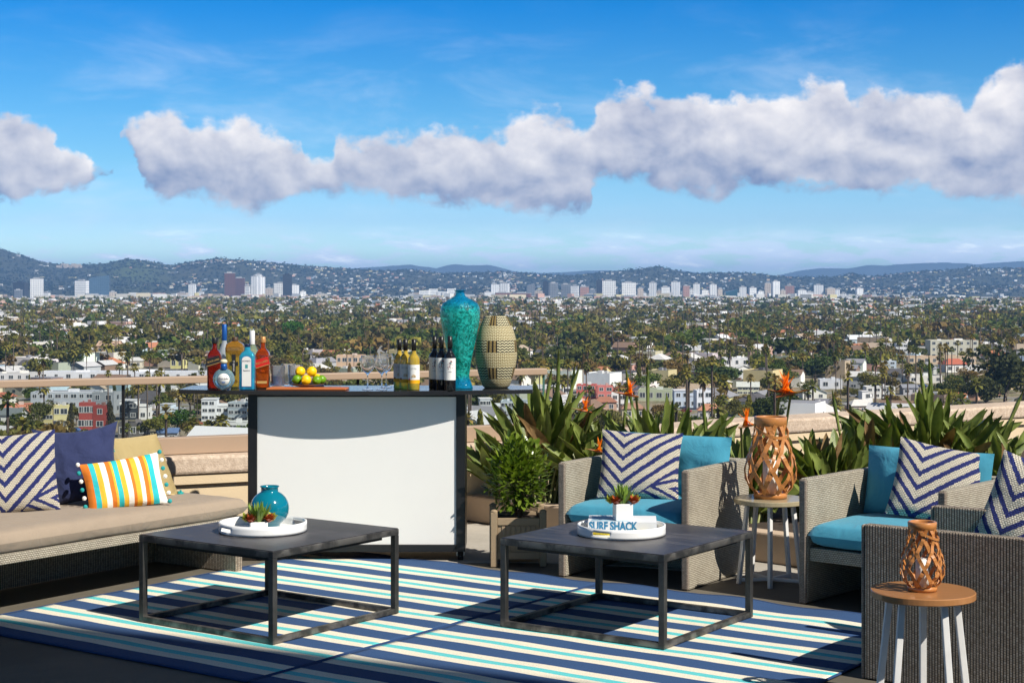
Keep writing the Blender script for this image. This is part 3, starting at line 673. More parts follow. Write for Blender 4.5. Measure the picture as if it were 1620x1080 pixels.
def succulent_pot(x, y, z, rz, label, w=.075, h=.068):
    t = thing('succulent_planter', label, 'plant pot', (x, y, z), rz, 'white cube pots of succulents')
    m = MB(); m.box(-w / 2, w / 2, -w / 2, w / 2, 0, h); part('pot', m, M['white_gloss'], t, bevel=.003)
    rng = random.Random(len(label))
    m = MB()
    for k in range(64):
        a = rng.uniform(0, 2 * PI); r_ = rng.uniform(0, .034); tl = rng.uniform(.0, .9)
        m_dir = (math.cos(a) * tl, math.sin(a) * tl, 1); blade(m, (r_ * math.cos(a) * .8, r_ * math.sin(a) * .8, h - .004), m_dir, rng.uniform(.07, .115), .013, .02)
    part('spiky_succulent', m, M['succulent'], t)
    for mt, cx, cy, k2 in (('red_succulent', .062, -.03, 20), ('red_succulent', -.05, -.035, 18), ('lime_succulent', -.075, .01, 14), ('lime_succulent', .082, .01, 12)):
        m = MB()
        for k in range(k2):
            a = 2.4 * k; tl = .35 + k * .07; blade(m, (cx * .8, cy * .8, h - .002 + .012 * (1 - k / k2)), (math.cos(a) * tl, math.sin(a) * tl, .9), .046, .026, .15)
        part('rosette', m, M[mt], t, label=('red-brown rosette' if mt == 'red_succulent' else 'lime green rosette'))
    return t
succulent_pot(T1.x - .01, T1.y - .075, TZ + .0095, R(12), 'white pot of spiky and red succulents in front of the turquoise vase', .085, .05)

def text_mesh(name, txt, size, mt, parent, loc, rot, ext=.0006, sx=1.0, bold=0):
    cu = bpy.data.curves.new(name, 'FONT'); cu.body = txt; cu.size = size; cu.extrude = ext; cu.align_x = 'CENTER'; cu.align_y = 'CENTER'; cu.offset = bold; cu.resolution_u = 3
    tmp = bpy.data.objects.new(name + '_tmp', cu); C.objects.link(tmp); dg = bpy.context.evaluated_depsgraph_get(); dg.update()
    me = bpy.data.meshes.new_from_object(tmp.evaluated_get(dg)); me.name = name; bpy.data.objects.remove(tmp); me.materials.clear(); me.materials.append(mt)
    o = bpy.data.objects.new(name, me); C.objects.link(o); o.parent = parent; o.location = loc; o.rotation_euler = rot; o.scale = (sx, 1, 1); return o
# books on the right tray
bz = R(-4)
t = thing('yellow_book', 'thin yellow book lying on the tray below the surf book', 'book', (T2.x + .0, T2.y - .01, TZ + .0095), R(-14))
m = MB(); m.box(-.15, .15, -.105, .105, 0, .022); part('cover', m, M['yellow_paper'], t, bevel=.001)
t = thing('surf_book', 'white photo book with blue surf lettering on its spine', 'book', (T2.x + .005, T2.y + .0, TZ + .033), bz)
m = MB(); m.box(-.166, .166, -.118, -.114, 0, .042); m.box(-.166, .166, -.114, .118, 0, .003); m.box(-.166, .166, -.114, .118, .039, .042); part('cover', m, M['white_paper'], t)
m = MB(); m.box(-.163, .163, -.113, .113, .0035, .0385); part('page_block', m, M['white_paper'], t)
text_mesh('lettering', 'SURF SHACK', .056, M['blue_ink'], t, (-.045, -.1185, .021), (R(90), 0, 0), sx=.72, bold=.0022)
m = MB(); m.quad((-.15, -.09, .0425), (.03, -.09, .0425), (.03, .09, .0425), (-.15, .09, .0425)); part('cover_photo', m, M['pale_ink'], t)
succulent_pot(T2.x + .005, T2.y - .03, TZ + .0755, R(8), 'white cube pot of spiky succulents standing on the surf book', .085, .08)

# ================================================================== ARMCHAIRS
def pillow_mesh(name, w_, h_, T, mats, wr=.006, seed=0, seg=28, pinch=.06):
    m = MB(); N = seg
    def P(s, t_, sgn):
        a, b = 2 * s - 1, 2 * t_ - 1
        th = T / 2 * (max(0, 1 - abs(a) ** 2.6) * max(0, 1 - abs(b) ** 2.6)) ** .55
        x = a * w_ / 2 * (1 - pinch * (1 - b * b) ** 1 * abs(a) ** 3); z = b * h_ / 2 * (1 - pinch * (1 - a * a) * abs(b) ** 3)
        nz = mnoise.noise(Vector((x * 7 + seed, z * 7, seed * 3.1 + sgn))) * wr * 2.4 + mnoise.noise(Vector((x * 20 + seed, z * 16, seed + sgn))) * wr
        return (x, sgn * (th + (nz if th > .004 else 0)) , z + h_ / 2)
    for sgn in (-1, 1):
        n = len(m.v)
        for j in range(N + 1):
            for i in range(N + 1): m.v.append(P(i / N, j / N, sgn))
        for j in range(N):
            for i in range(N):
                q = n + j * (N + 1) + i; idx = [q, q + 1, q + N + 2, q + N + 1]; uv = [(i / N, j / N), ((i + 1) / N, j / N), ((i + 1) / N, (j + 1) / N), (i / N, (j + 1) / N)]
                if sgn > 0: idx.reverse(); uv.reverse()
                m.face(idx, uv, 0, True)
    return m.mesh(name, mats)
def place_pillow(name, label, cat, me, loc, yaw, lean, roll, group=None):
    o = link(name, me); o.rotation_mode = 'XYZ'
    o.matrix_world = Matrix.Translation(loc) @ Matrix.Rotation(yaw, 4, 'Z') @ Matrix.Rotation(-lean, 4, 'X') @ Matrix.Rotation(roll, 4, 'Y')
    return tag(o, label, cat, group)
def cushion(mb, x0, x1, y0, y1, z0, z1, dome=.02, seg=18, seed=1, pw=14):
    n0 = len(mb.v); N = seg
    for sgn in (1, -1):
        n = len(mb.v)
        for j in range(N + 1):
            for i in range(N + 1):
                a, b = 2 * i / N - 1, 2 * j / N - 1; a2, b2 = math.copysign(abs(a) ** .5, a), math.copysign(abs(b) ** .5, b)
                e = max(0, 1 - abs(a2) ** pw) * max(0, 1 - abs(b2) ** (pw * .6)); e = e ** .36
                hz = (z1 - z0) / 2 * e + (dome * (1 - a2 * a2) * (1 - b2 * b2) if sgn > 0 else 0)
                nz = mnoise.noise(Vector((a2 * 2.1 + seed, b2 * 2.1, seed))) * .007 + mnoise.noise(Vector((a2 * 6 + seed, b2 * 6, seed))) * .003
                mb.v.append((x0 + (x1 - x0) * (a2 + 1) / 2, y0 + (y1 - y0) * (b2 + 1) / 2, (z0 + z1) / 2 + sgn * hz + (nz if e > .2 else 0)))
        for j in range(N):
            for i in range(N):
                q = n + j * (N + 1) + i; idx = [q, q + 1, q + N + 2, q + N + 1]; uv = [(i / N, j / N), ((i + 1) / N, j / N), ((i + 1) / N, (j + 1) / N), (i / N, (j + 1) / N)]
                if sgn < 0: idx.reverse(); uv.reverse()
                mb.face(idx, uv, 0, True)
def armchair(loc, rz, label, w_=.83, d=.78, h=.655, wk='wicker', seed=1):
    t = thing('wicker_armchair', label, 'armchair', loc, rz, 'wicker armchairs with teal cushions'); x0, x1 = -w_ / 2, w_ / 2; a = .045
    for s in (-1, 1):
        m = MB(); xs = (x0, x0 + a) if s < 0 else (x1 - a, x1)
        m.box(xs[0], xs[1], 0.012, d, .004, h); m.box(xs[0] + .001, xs[1] - .001, -.004, .012, .004, h - .004, 1)
        part('arm', m, [M[wk], M['wicker_edge']], t, bevel=.009)
    m = MB(); m.box(x0 + a, x1 - a, d - .07, d - .002, .06, h); part('backrest', m, M[wk], t, bevel=.009)
    m = MB(); m.box(x0 + a, x1 - a, .03, d - .07, .225, .295); part('seat_base', m, M[wk], t, bevel=.006)
    m = MB(); m.box(x0 + a, x1 - a, d - .16, d - .10, .004, .222); part('rear_apron', m, M[wk], t)
    m = MB(); cushion(m, x0 + a + .006, x1 - a - .006, .0, d - .09, .298, .425, .02, seed=seed); part('seat_cushion', m, M['teal_fabric'], t)
    me = pillow_mesh('back_cushion', w_ - 2 * a - .01, .37, .16, M['teal_fabric'], .008, seed, 24, .02)
    o = link('back_cushion', me, t); o.matrix_local = Matrix.Translation((0, d - .19, .42)) @ Matrix.Rotation(R(-10), 4, 'X')
    return t
armchair((.612, 9.165, 0), R(-33), 'wicker armchair behind the right coffee table, beside the small shrub', seed=1)
armchair((1.813, 8.32, 0), R(-41), 'wicker armchair right of the big bamboo lantern, chevron pillow tilted in its corner', seed=5)
armchair((1.71, 7.25, 0), R(-127), 'dark shaded wicker armchair behind the small orange side table', w_=.78, d=.90, wk='wicker_grey', seed=9)
GP = 'knitted chevron throw pillows'
pm = pillow_mesh('chevron_pillow', .475, .415, .15, M['chevron'], .006, 2)
place_pillow('chevron_pillow', 'white and navy chevron knit pillow upright in the armchair by the shrub', 'pillow', pm, (.718, 9.42, .435), R(-10), R(24), R(2), GP)
place_pillow('chevron_pillow', 'white and navy chevron knit pillow tilted in the armchair beside the big lantern', 'pillow', pillow_mesh('chevron_pillow', .46, .43, .15, M['chevron'], .006, 4), (2.17, 8.56, .425), R(-14), R(22), R(11), GP)
place_pillow('chevron_pillow', 'shaded white and navy chevron pillow cut by the photo edge in the dark armchair', 'pillow', pillow_mesh('chevron_pillow', .46, .45, .15, M['chevron'], .006, 6), (2.235, 7.27, .45), R(-30), R(20), R(16), GP)

# ================================================================== SOFA
sofa_o = uv2(6.75, 6.92)                         # far front corner
t = thing('wicker_sofa', 'long low wicker sofa with thick taupe seat cushion at the left edge', 'sofa', sofa_o, TH)
L_ = 2.75; D_ = .72
m = MB(); m.box(-L_, 0, .0, D_, .275, .328); part('seat_base', m, M['wicker'], t, bevel=.006)
for x in (-.06, -L_ + .02):
    m = MB(); m.box(x, x + .055, -.0, D_ - .02, .004, .273); part('end_panel', m, [M['wicker_grey']], t, bevel=.006)
m = MB(); cushion(m, -L_, .03, -.02, D_ - .02, .325, .440, .012, seg=40, seed=3, pw=26); part('seat_cushion', m, M['taupe'], t)
m = MB(); m.box(-L_, -.01, D_ - .04, D_ - .018, .004, .273); part('rear_panel', m, M['wicker_grey'], t)
m = MB(); m.box(-L_, -.92, D_ - .015, D_ + .06, .05, .74); part('backrest', m, M['wicker'], t, bevel=.008)
m = MB(); cushion(m, -L_ + .02, -1.815, .02, D_ - .22, .46, .80, .02, seed=8); part('arm_cushion', m, M['taupe'], t)
place_pillow('chevron_pillow', 'white and navy chevron knit pillow leftmost on the taupe sofa', 'pillow', pillow_mesh('chevron_pillow', .40, .45, .16, M['chevron'], .007, 11), (-2.63, 8.83, .428), R(16), R(14), R(-4), GP)
place_pillow('navy_pillow', 'plain navy blue linen pillow standing upright on the taupe sofa', 'pillow', pillow_mesh('navy_pillow', .475, .47, .17, M['navy_fabric'], .012, 13, pinch=.17), (-2.395, 9.17, .422), R(20), R(14), R(-4))
t = place_pillow('straw_pillow', 'natural straw woven pillow with teal tassels leaning behind the striped pillow', 'pillow', pillow_mesh('straw_pillow', .42, .40, .12, M['straw'], .006, 15, pinch=.03), (-2.065, 9.47, .428), R(58), R(27), R(0))
def tassels(par, pts, r, mt, nm):
    for p in pts:
        m = MB()
        for k in range(26):
            a = random.Random(k).uniform(0, 6.28); b = math.acos(random.Random(k + 50).uniform(-1, 1)); dv = Vector((math.sin(b) * math.cos(a), math.sin(b) * math.sin(a), math.cos(b)))
            m.bar(Vector(p), Vector(p) + dv * r * 1.15, r * .18, r * .18)
        m.ball(p, r * .9, seg=10, rings=7); part(nm, m, M[mt], par)
tassels(t, [(-.205, -.02, .39), (-.21, -.03, .355), (-.21, -.02, .32), (.215, -.01, .010)], .020, 'teal_yarn', 'tassel')
t = place_pillow('striped_pillow', 'small orange, turquoise and yellow striped lumbar pillow with pompom edges', 'pillow', pillow_mesh('striped_pillow', .44, .295, .13, M['striped'], .006, 17), (-2.105, 9.04, .432), R(24), R(22), R(-7))
for k in range(7):
    for sx_ in (-1, 1):
        m = MB(); m.ball((sx_ * (.228 + .003 * (k % 2)), -.004, .006 + .288 * k / 6), .0125, seg=10, rings=7); part('pompom', m, M['teal_yarn' if (k + (sx_ > 0)) % 2 else 'white_yarn'], t)

# ================================================================== BAR
BX = (-1.585 - .0, -.284); BYF = 9.90             # body from photo x 392 to 736
bx0, bx1 = (392 - 810) / FPX * BYF, (736 - 810) / FPX * BYF; BT = 1.012
bc = (bx0 + bx1) / 2
t = thing('portable_bar', 'white fronted portable bar with black frame and wide black counter', 'bar', (bc, BYF, 0), 0)
hw = (bx1 - bx0) / 2; f = .055
m = MB(); m.box(-hw, -hw + f, -.0, .38, .06, BT); m.box(hw - f, hw, -.0, .38, .06, BT); m.box(-hw + f, hw - f, -.0, .38, BT - .02, BT); m.box(-hw + f, hw - f, -.0, .38, .06, .103); part('frame', m, M['black_frame'], t, bevel=.003)
m = MB(); m.box(-hw + f + .0005, hw - f - .0005, .012, .03, .1035, BT - .0205); part('front_panel', m, M['white_panel'], t)
m = MB(); m.box(-hw + f + .001, hw - f - .001, .35, .37, .104, BT - .021); part('rear_panel', m, M['black_frame'], t)
ctx = lambda px: (px - 810) / FPX * 9.86 - bc
cl, cr = ctx(281), ctx(843); n_ = 26; fr_ = []
for i in range(n_ + 1):
    x = cl + (cr - cl) * i / n_; xx = (x - (cl + cr) / 2) / ((cr - cl) / 2); fr_.append((x, -.004 - .17 * (1 - xx * xx)))
m = MB(); m.prism(fr_ + [(cr, .40), (cl, .40)], BT + .001, BT + .026); part('counter', m, M['counter'], t, bevel=.002)
for px, sgn in ((-hw + .06, 1), (hw - .03, -1)):
    for py in (.06, .33):
        m = MB(); m.lathe([(.001, -.016), (.03, -.016), (.033, -.012), (.033, .012), (.03, .016), (.001, .016)], 20, smooth=False)
        o = part('caster', m, M['rubber'], t); o.matrix_local = Matrix.Translation((px, py, .033)) @ Matrix.Rotation(R(90), 4, 'Y')
        m = MB(); m.box(-.024, -.019, -.02, .02, .03, .0585); m.box(.019, .024, -.02, .02, .03, .0585); m.box(-.019, .019, -.02, .02, .052, .0585); q = part('bracket', m, M['zinc'], o); q.matrix_local = Matrix.Rotation(R(-90), 4, 'Y') @ Matrix.Translation((0, 0, -.033))
CZ = BT + .0265
def bar_at(px, py): Y = (CAMZ - CZ) * FPX / (py - HOR); return Vector(((px - 810) / FPX * Y, Y, CZ))
def tops(y, p): return CAMZ - (y - HOR) / FPX * p.y - CZ   # height above the counter of a thing at p whose top shows at y
GB = 'spirit bottles on the bar'
def sq_lathe(mb, prof, hx_ratio, mi=0, rnd=.35):
    seg = 32; n = len(mb.v)
    for r_, z, k in prof:                       # k 0 round .. 1 square
        for i in range(seg):
            a = 2 * PI * i / seg; c_, s_ = math.cos(a), math.sin(a); e = 2 + k * 6
            q = (abs(c_) ** e + abs(s_) ** e) ** (-1 / e); mb.v.append((c_ * r_ * (q if k else 1), s_ * r_ * (q if k else 1) * (hx_ratio if k else 1), z))
    for k in range(len(prof) - 1):
        for i in range(seg):
            j = (i + 1) % seg; mb.face([n + k * seg + i, n + k * seg + j, n + (k + 1) * seg + j, n + (k + 1) * seg + i], None, mi, True)
    mb.face([n + i for i in reversed(range(seg))], None, mi); mb.face([n + (len(prof) - 1) * seg + i for i in range(seg)], None, mi)
def bottle(px, py, label, H, w_, prof, liq, cap, capz, capr, square=1, ratio=1, rz=0, group=GB, level=None, glass=True):
    p = bar_at(px, py); t = thing('liquor_bottle', label, 'bottle', p, rz, group)
    pr = [(r_ * w_ / 2, z * H, k * square) for r_, z, k in prof]
    m = MB(); sq_lathe(m, pr, ratio); part('glass_body', m, M[liq], t)
    m = MB(); m.lathe([(capr, capz * H), (capr * 1.02, capz * H + .002), (capr, H - .002), (capr * .9, H)], 20, cap0=True, cap1=True); part('cap', m, M[cap], t)
    return t, p
whisk = [(.93, 0, 1), (1, .02, 1), (1, .62, 1), (.96, .67, 1), (.8, .715, .8), (.5, .76, .4), (.36, .80, 0), (.34, .90, 0)]
def lab(t, x0, x1, z0, z1, y, mt, tilt=0, name='label'):
    m = MB(); cx, cz = (x0 + x1) / 2, (z0 + z1) / 2; m.box(x0 - cx, x1 - cx, -.0008, .0008, z0 - cz, z1 - cz); o = part(name, m, M[mt], t); o.matrix_local = Matrix.Translation((cx, y, cz)) @ Matrix.Rotation(tilt, 4, 'Y'); return o
t, p = bottle(339.5, 614.2, 'square amber whisky bottle with slanted black label, leftmost on the bar', .308, .080, whisk, 'whisky_dark', 'black_cap', .885, .0165)
lab(t, -.042, .042, .148, .192, -.0415, 'label_black', R(-17)); text_mesh('lettering', 'BLACK LABEL', .0135, M['label_gold'], t, (.001, -.0428, .170), (R(90), R(-17), 0), .0004, .92); lab(t, -.041, .041, .1465, .149, -.0424, 'label_gold', R(-17), 'gold_stripe')
t, p = bottle(355, 611, 'tall frosted vodka bottle with blue foil cap behind the whisky', .385, .078, [(.95, 0, 0), (1, .02, 0), (1, .50, 0), (.93, .56, 0), (.62, .64, 0), (.38, .72, 0), (.34, .86, 0)], 'frost', 'blue_cap', .74, .0155, 0)
t, p = bottle(371.8, 613, 'waisted gold liqueur bottle with brown stopper and black strip label', .310, .112, [(.42, 0, 1), (.46, .03, 1), (.50, .12, 1), (.66, .3, 1), (.86, .5, 1), (.97, .68, 1), (1.0, .78, 1), (.9, .86, .8), (.5, .905, .5), (.28, .93, 0), (.28, .95, 0)], 'elder', 'brown_cap', .90, .019, ratio=.8)
lab(t, -.012, .012, .075, .205, -.047, 'label_black'); lab(t, -.026, .026, .135, .160, -.0455, 'label_black', name='label_band'); text_mesh('lettering', 'ST GERMAIN', .013, M['label_white'], t, (.0, -.0482, .135), (R(90), R(90), 0), .0004, .9)
p = bar_at(354, 617); t = thing('tequila_bottle', 'round flat pale blue tequila bottle with cream ball stopper', 'bottle', p, 0, GB)
m = MB(); m.lathe([(.001, -.027), (.03, -.027), (.05, -.022), (.062, -.012), (.0655, 0), (.062, .012), (.05, .022), (.03, .027), (.001, .027)], 40)
o = part('glass_body', m, M['tequila'], t); o.matrix_local = Matrix.Translation((0, 0, .066)) @ Matrix.Rotation(R(90), 4, 'X')
m = MB(); m.lathe([(.024, .122), (.017, .134), (.018, .136), (.018, .157)], 20, cap0=True, cap1=True); part('neck_band', m, M['blue_cap'], t)
m = MB(); m.ball((0, 0, .171), .0215, sq=(1.05, 1.05, .72)); part('stopper', m, M['cork'], t)
m = MB(); m.lathe([(.001, 0), (.036, 0), (.036, .001), (.001, .001)], 28); o = part('label', m, M['label_white'], t); o.matrix_local = Matrix.Translation((.004, -.0278, .066)) @ Matrix.Rotation(R(90), 4, 'X')
text_mesh('lettering', 'Don Julio', .0155, M['navy_cap'], t, (.004, -.0294, .070), (R(90), 0, 0), .0004); lab(t, -.006, .014, .046, .051, -.0293, 'label_blue', name='label_mark')
p = bar_at(391.6, 616); t = thing('gin_bottle', 'bright blue rectangular gin bottle with tall white label', 'bottle', p, 0, GB)
m = MB(); sq_lathe(m, [(.043, 0, 1), (.0455, .006, 1), (.0465, .19, 1), (.045, .205, 1), (.034, .222, .6), (.019, .235, 0), (.017, .255, 0)], .78); part('glass_body', m, M['gin'], t)
m = MB(); m.lathe([(.0165, .240), (.0165, .272), (.015, .274)], 20, cap0=True, cap1=True); part('cap', m, M['navy_cap'], t)
def arched(hw, z0, z1, y, th):
    m = MB(); pts = [(-hw, z0), (hw, z0)] + [(hw * math.cos(PI * q / 14), z1 + hw * .8 * math.sin(PI * q / 14)) for q in range(15)]; n0 = len(m.v); k = len(pts)
    m.v += [(p_[0], y - th, p_[1]) for p_ in pts] + [(p_[0], y, p_[1]) for p_ in pts]; m.face([n0 + q for q in range(k)])
    for q in range(k): m.face([n0 + q, n0 + (q + 1) % k, n0 + k + (q + 1) % k, n0 + k + q][::-1])
    return m
part('label_border', arched(.030, .018, .180, -.0362, .0012), M['label_blue'], t); part('label', arched(.0275, .021, .179, -.0376, .0008), M['label_white'], t)
m = MB(); m.box(-.008, .008, -.0392, -.0382, .13, .152); part('emblem', m, M['dot_teal'], t)
text_mesh('lettering', 'BOMBAY', .0125, M['navy_cap'], t, (0, -.0387, .172), (R(90), 0, 0), .0004); text_mesh('lettering', 'Sapphire', .012, M['navy_cap'], t, (0, -.0387, .116), (R(90), 0, 0), .0004)
t, p = bottle(399, 611, 'pale green bottle with long white cap half hidden behind the gin', .345, .076, [(.95, 0, 0), (1, .02, 0), (1, .60, 0), (.8, .68, 0), (.42, .76, 0), (.36, .9, 0)], 'palegreen', 'white_cap', .73, .0165, 0)
t, p = bottle(416, 613.6, 'square amber whisky bottle with slanted red label beside the tumblers', .312, .083, whisk, 'whisky', 'gold_cap', .885, .0175)
lab(t, -.0435, .0435, .135, .182, -.0425, 'label_red', R(-17)); text_mesh('lettering', 'RED LABEL', .017, M['label_gold'], t, (.001, -.0440, .159), (R(90), R(-17), 0), .0004, .95); lab(t, -.03, .03, .03, .045, -.0425, 'label_gold', name='bottom_label'); lab(t, -.0425, .0425, .1315, .1345, -.0434, 'label_gold', R(-17), 'gold_stripe')
# tumblers
def tumbler(px, py, label):
    p = bar_at(px, py); m = MB(); m.lathe([(.001, .001), (.036, .001), (.038, .012), (.043, .138), (.0405, .138), (.036, .016), (.001, .012)], 28)
    for k in range(5): m.lathe([(.039 + .0007 * k, .02 + .012 * k), (.0412 + .0007 * k, .026 + .012 * k), (.0395 + .0007 * k, .032 + .012 * k)], 28)
    tag(link('glass_tumbler', m.mesh('glass_tumbler', M['tumbler']), loc=p), label, 'glass', 'cut glass tumblers on the bar')
def tumb(nt, b, tc):
    b.inputs['Base Color'].default_value = (.97, .98, 1, 1); b.inputs['Transmission Weight'].default_value = .93; b.inputs['Roughness'].default_value = 0.01; b.inputs['IOR'].default_value = 1.10; b.inputs['Coat Weight'].default_value = 1.0; b.inputs['Coat Roughness'].default_value = 0.02
M['tumbler'] = mat('tumbler_glass', build=tumb)
tumbler(440, 614, 'clear cut glass tumbler right beside the red label whisky'); tumbler(456.5, 610.5, 'clear cut glass tumbler at the back between the two front ones'); tumbler(467, 612.5, 'clear cut glass tumbler behind the lemons')
# board, plate, citrus
p = bar_at(487, 616); t = tag(thing('cutting_board', 'thin orange-brown cutting board under the plate of citrus', 'cutting board', p, R(-2)), 'thin orange-brown cutting board under the plate of citrus', 'cutting board')
m = MB(); m.box(-.24, .24, -.075, .085, .0005, .012); part('board', m, M['board'], t, bevel=.004)
p2 = bar_at(486, 614); PZ = .0128
m = MB(); m.lathe([(.001, .001), (.07, .001), (.098, .010), (.100, .014), (.095, .014), (.068, .006), (.001, .006)], 36); tag(link('wooden_plate', m.mesh('wooden_plate', M['plate']), loc=p2 + Vector((0, 0, PZ))), 'round brown wooden plate holding lemons and limes', 'plate')
def fruit(kind, dx_, dy_, dz_, r_, label, rz=0):
    m = MB(); m.lathe([(.001, -r_ * 1.16), (.004, -r_ * 1.12), (.007, -r_ * 1.02)] + [(r_ * math.cos(a) , r_ * math.sin(a)) for a in [(-68 + 136 * k / 14) * PI / 180 for k in range(15)]] + [(.007, r_ * 1.02), (.004, r_ * 1.12), (.001, r_ * 1.16)], 22)
    o = link(kind, m.mesh(kind, M[kind])); o.matrix_world = Matrix.Translation(p2 + Vector((dx_, dy_, PZ + dz_))) @ Matrix.Rotation(rz, 4, 'Z') @ Matrix.Rotation(R(80), 4, 'Y'); tag(o, label, kind, 'lemons and limes on the plate')
fruit('lemon', -.001, -.045, .040, .031, 'lemon at the front centre of the plate between two limes', .9); fruit('lemon', -.043, .005, .089, .031, 'lemon on top of the pile, on the tumbler side', 1.1); fruit('lemon', .027, .005, .089, .031, 'lemon on top of the pile, on the wine glass side', .8); fruit('lemon', .056, .035, .045, .028, 'lemon mostly hidden behind the limes')
fruit('lime', -.061, -.012, .041, .029, 'green lime beside the tumblers', .5); fruit('lime', .062, -.03, .038, .028, 'green lime just right of the front lemon', 1.3); fruit('lime', .086, .012, .040, .027, 'green lime at the far side of the plate toward the wine glasses', .2)
p = bar_at(518, 615); t = thing('bar_knife', 'small knife with dark handle lying on the cutting board', 'knife', p + Vector((-.02, .0, .014)), R(8))
m = MB(); m.box(.0, .10, -.008, .008, .0, .002); part('blade', m, M['zinc'], t); m = MB(); m.box(-.08, 0, -.009, .009, -.001, .011); part('handle', m, M['navy_cap'], t, bevel=.003)
# wine glasses
def wineglass(px, py, label):
    p = bar_at(px, py); m = MB(); m.lathe([(.001, .001), (.034, .001), (.034, .003), (.010, .006), (.0042, .014), (.0038, .085), (.008, .096), (.028, .112), (.042, .138), (.0455, .160), (.043, .185), (.037, .205), (.0355, .206), (.041, .184), (.0435, .160), (.040, .139), (.026, .115), (.001, .100)], 32)
    tag(link('wine_glass', m.mesh('wine_glass', M['tumbler']), loc=p), label, 'wine glass', 'wine glasses on the bar')
wineglass(581.5, 616, 'empty stemmed wine glass on the lemon side'); wineglass(604, 616, 'empty stemmed wine glass nearer the white wine bottles'); wineglass(611, 612.5, 'empty stemmed wine glass at the back, overlapping its neighbour')
# wine bottles
wine = [(.94, 0), (1, .012), (1, .58), (.96, .625), (.75, .672), (.46, .715), (.37, .75), (.35, .97)]
def winebottle(px, py, top, kind, label):
    p = bar_at(px, py); H = tops(top, p); w_ = .070 / 2; t = thing('wine_bottle', label, 'wine bottle', p, 0, 'white wine bottles' if kind == 'w' else 'red wine bottles')
    m = MB(); m.lathe([(r_ * w_, z * H) for r_, z in wine], 32, cap0=True, cap1=True); part('glass_body', m, M['whitewine' if kind == 'w' else 'redwine'], t)
    m = MB(); m.lathe([(w_ * .40, H * .775), (w_ * .40, H), (w_ * .3, H + .001)], 24, cap0=True, cap1=True); part('foil', m, M['black_cap'], t)
    def arc(z0, z1, a0, a1, rr, mt, nm):
        m = MB(); n = 14
        for k in range(n):
            q0, q1 = R(a0 + (a1 - a0) * k / n), R(a0 + (a1 - a0) * (k + 1) / n); m.quad((rr * math.cos(q0), rr * math.sin(q0), z0), (rr * math.cos(q1), rr * math.sin(q1), z0), (rr * math.cos(q1), rr * math.sin(q1), z1), (rr * math.cos(q0), rr * math.sin(q0), z1), smooth=True)
        part(nm, m, M[mt], t)
    if kind == 'w':
        arc(.062, .152, 190, 350, w_ + .0008, 'label_white', 'label'); arc(.040, .0615, 190, 350, w_ + .0008, 'label_yellow', 'label_band')
        m = MB()
        for k, (dx_, hh) in enumerate(((-.009, .010), (-.003, .016), (.004, .013), (.009, .009))): m.box(dx_, dx_ + .0035, -w_ - .0018, -w_ - .0012, .080, .080 + hh)
        m.box(-.011, .014, -w_ - .0018, -w_ - .0012, .0775, .0795); part('emblem', m, M['label_gold'], t)
        text_mesh('lettering', 'CANYON ROAD', .0058, M['navy_cap'], t, (0, -w_ - .0016, .130), (R(90), 0, 0), .0002)
        m = MB(); m.lathe([(.0005, 0), (.006, 0), (.006, .0008), (.0005, .0008)], 14); o = part('seal', m, M['dot_red'], t); o.matrix_local = Matrix.Translation((-.026, -w_ * .72, .064)) @ Matrix.Rotation(R(-40), 4, 'Z') @ Matrix.Rotation(R(90), 4, 'X')
    else:
        arc(.062, .192, 200, 345, w_ + .0008, 'label_white', 'label')
        m = MB(); rr = random.Random(3)
        for k in range(16):
            x, z, s_ = rr.uniform(-.020, .022), rr.uniform(.128, .178), rr.choice((.0012, .0018, .0028, .0035)); y = -math.sqrt(w_ ** 2 - x * x) - .0018
            for q in range(1): m.lathe([(.0002, 0), (s_, 0), (s_ * .8, -.0006), (.0002, -.0007)], 8, c=(0, 0, 0)); 
            n = 8 * 4; 
            for vi in range(len(m.v) - n, len(m.v)):
                vx, vy, vz = m.v[vi]; m.v[vi] = (x + vx, y + vz, z + vy)
        part('dot_pattern', m, M['dot_red'], t); m = MB(); m.ball((.006, -w_ - .0012, .163), .005, sq=(1, .2, 1), seg=8, rings=6); part('emblem', m, M['dot_teal'], t)
        text_mesh('lettering', 'LA FIERA', .0062, M['navy_cap'], t, (0, -w_ - .0016, .112), (R(90), 0, 0), .0002)
winebottle(631.8, 614, 536.5, 'w', 'white wine bottle nearest the wine glasses'); winebottle(641.5, 615.2, 536.5, 'w', 'white wine bottle in the middle of the three'); winebottle(654.8, 616.6, 536.5, 'w', 'white wine bottle nearest the red wine, fully showing its label')
winebottle(687.6, 615.2, 532, 'r', 'red wine bottle nearest the white wine'); winebottle(698.5, 616.2, 532, 'r', 'red wine bottle in the middle of the three'); winebottle(711.8, 617.2, 532, 'r', 'red wine bottle standing before the teal vase, whole label showing')
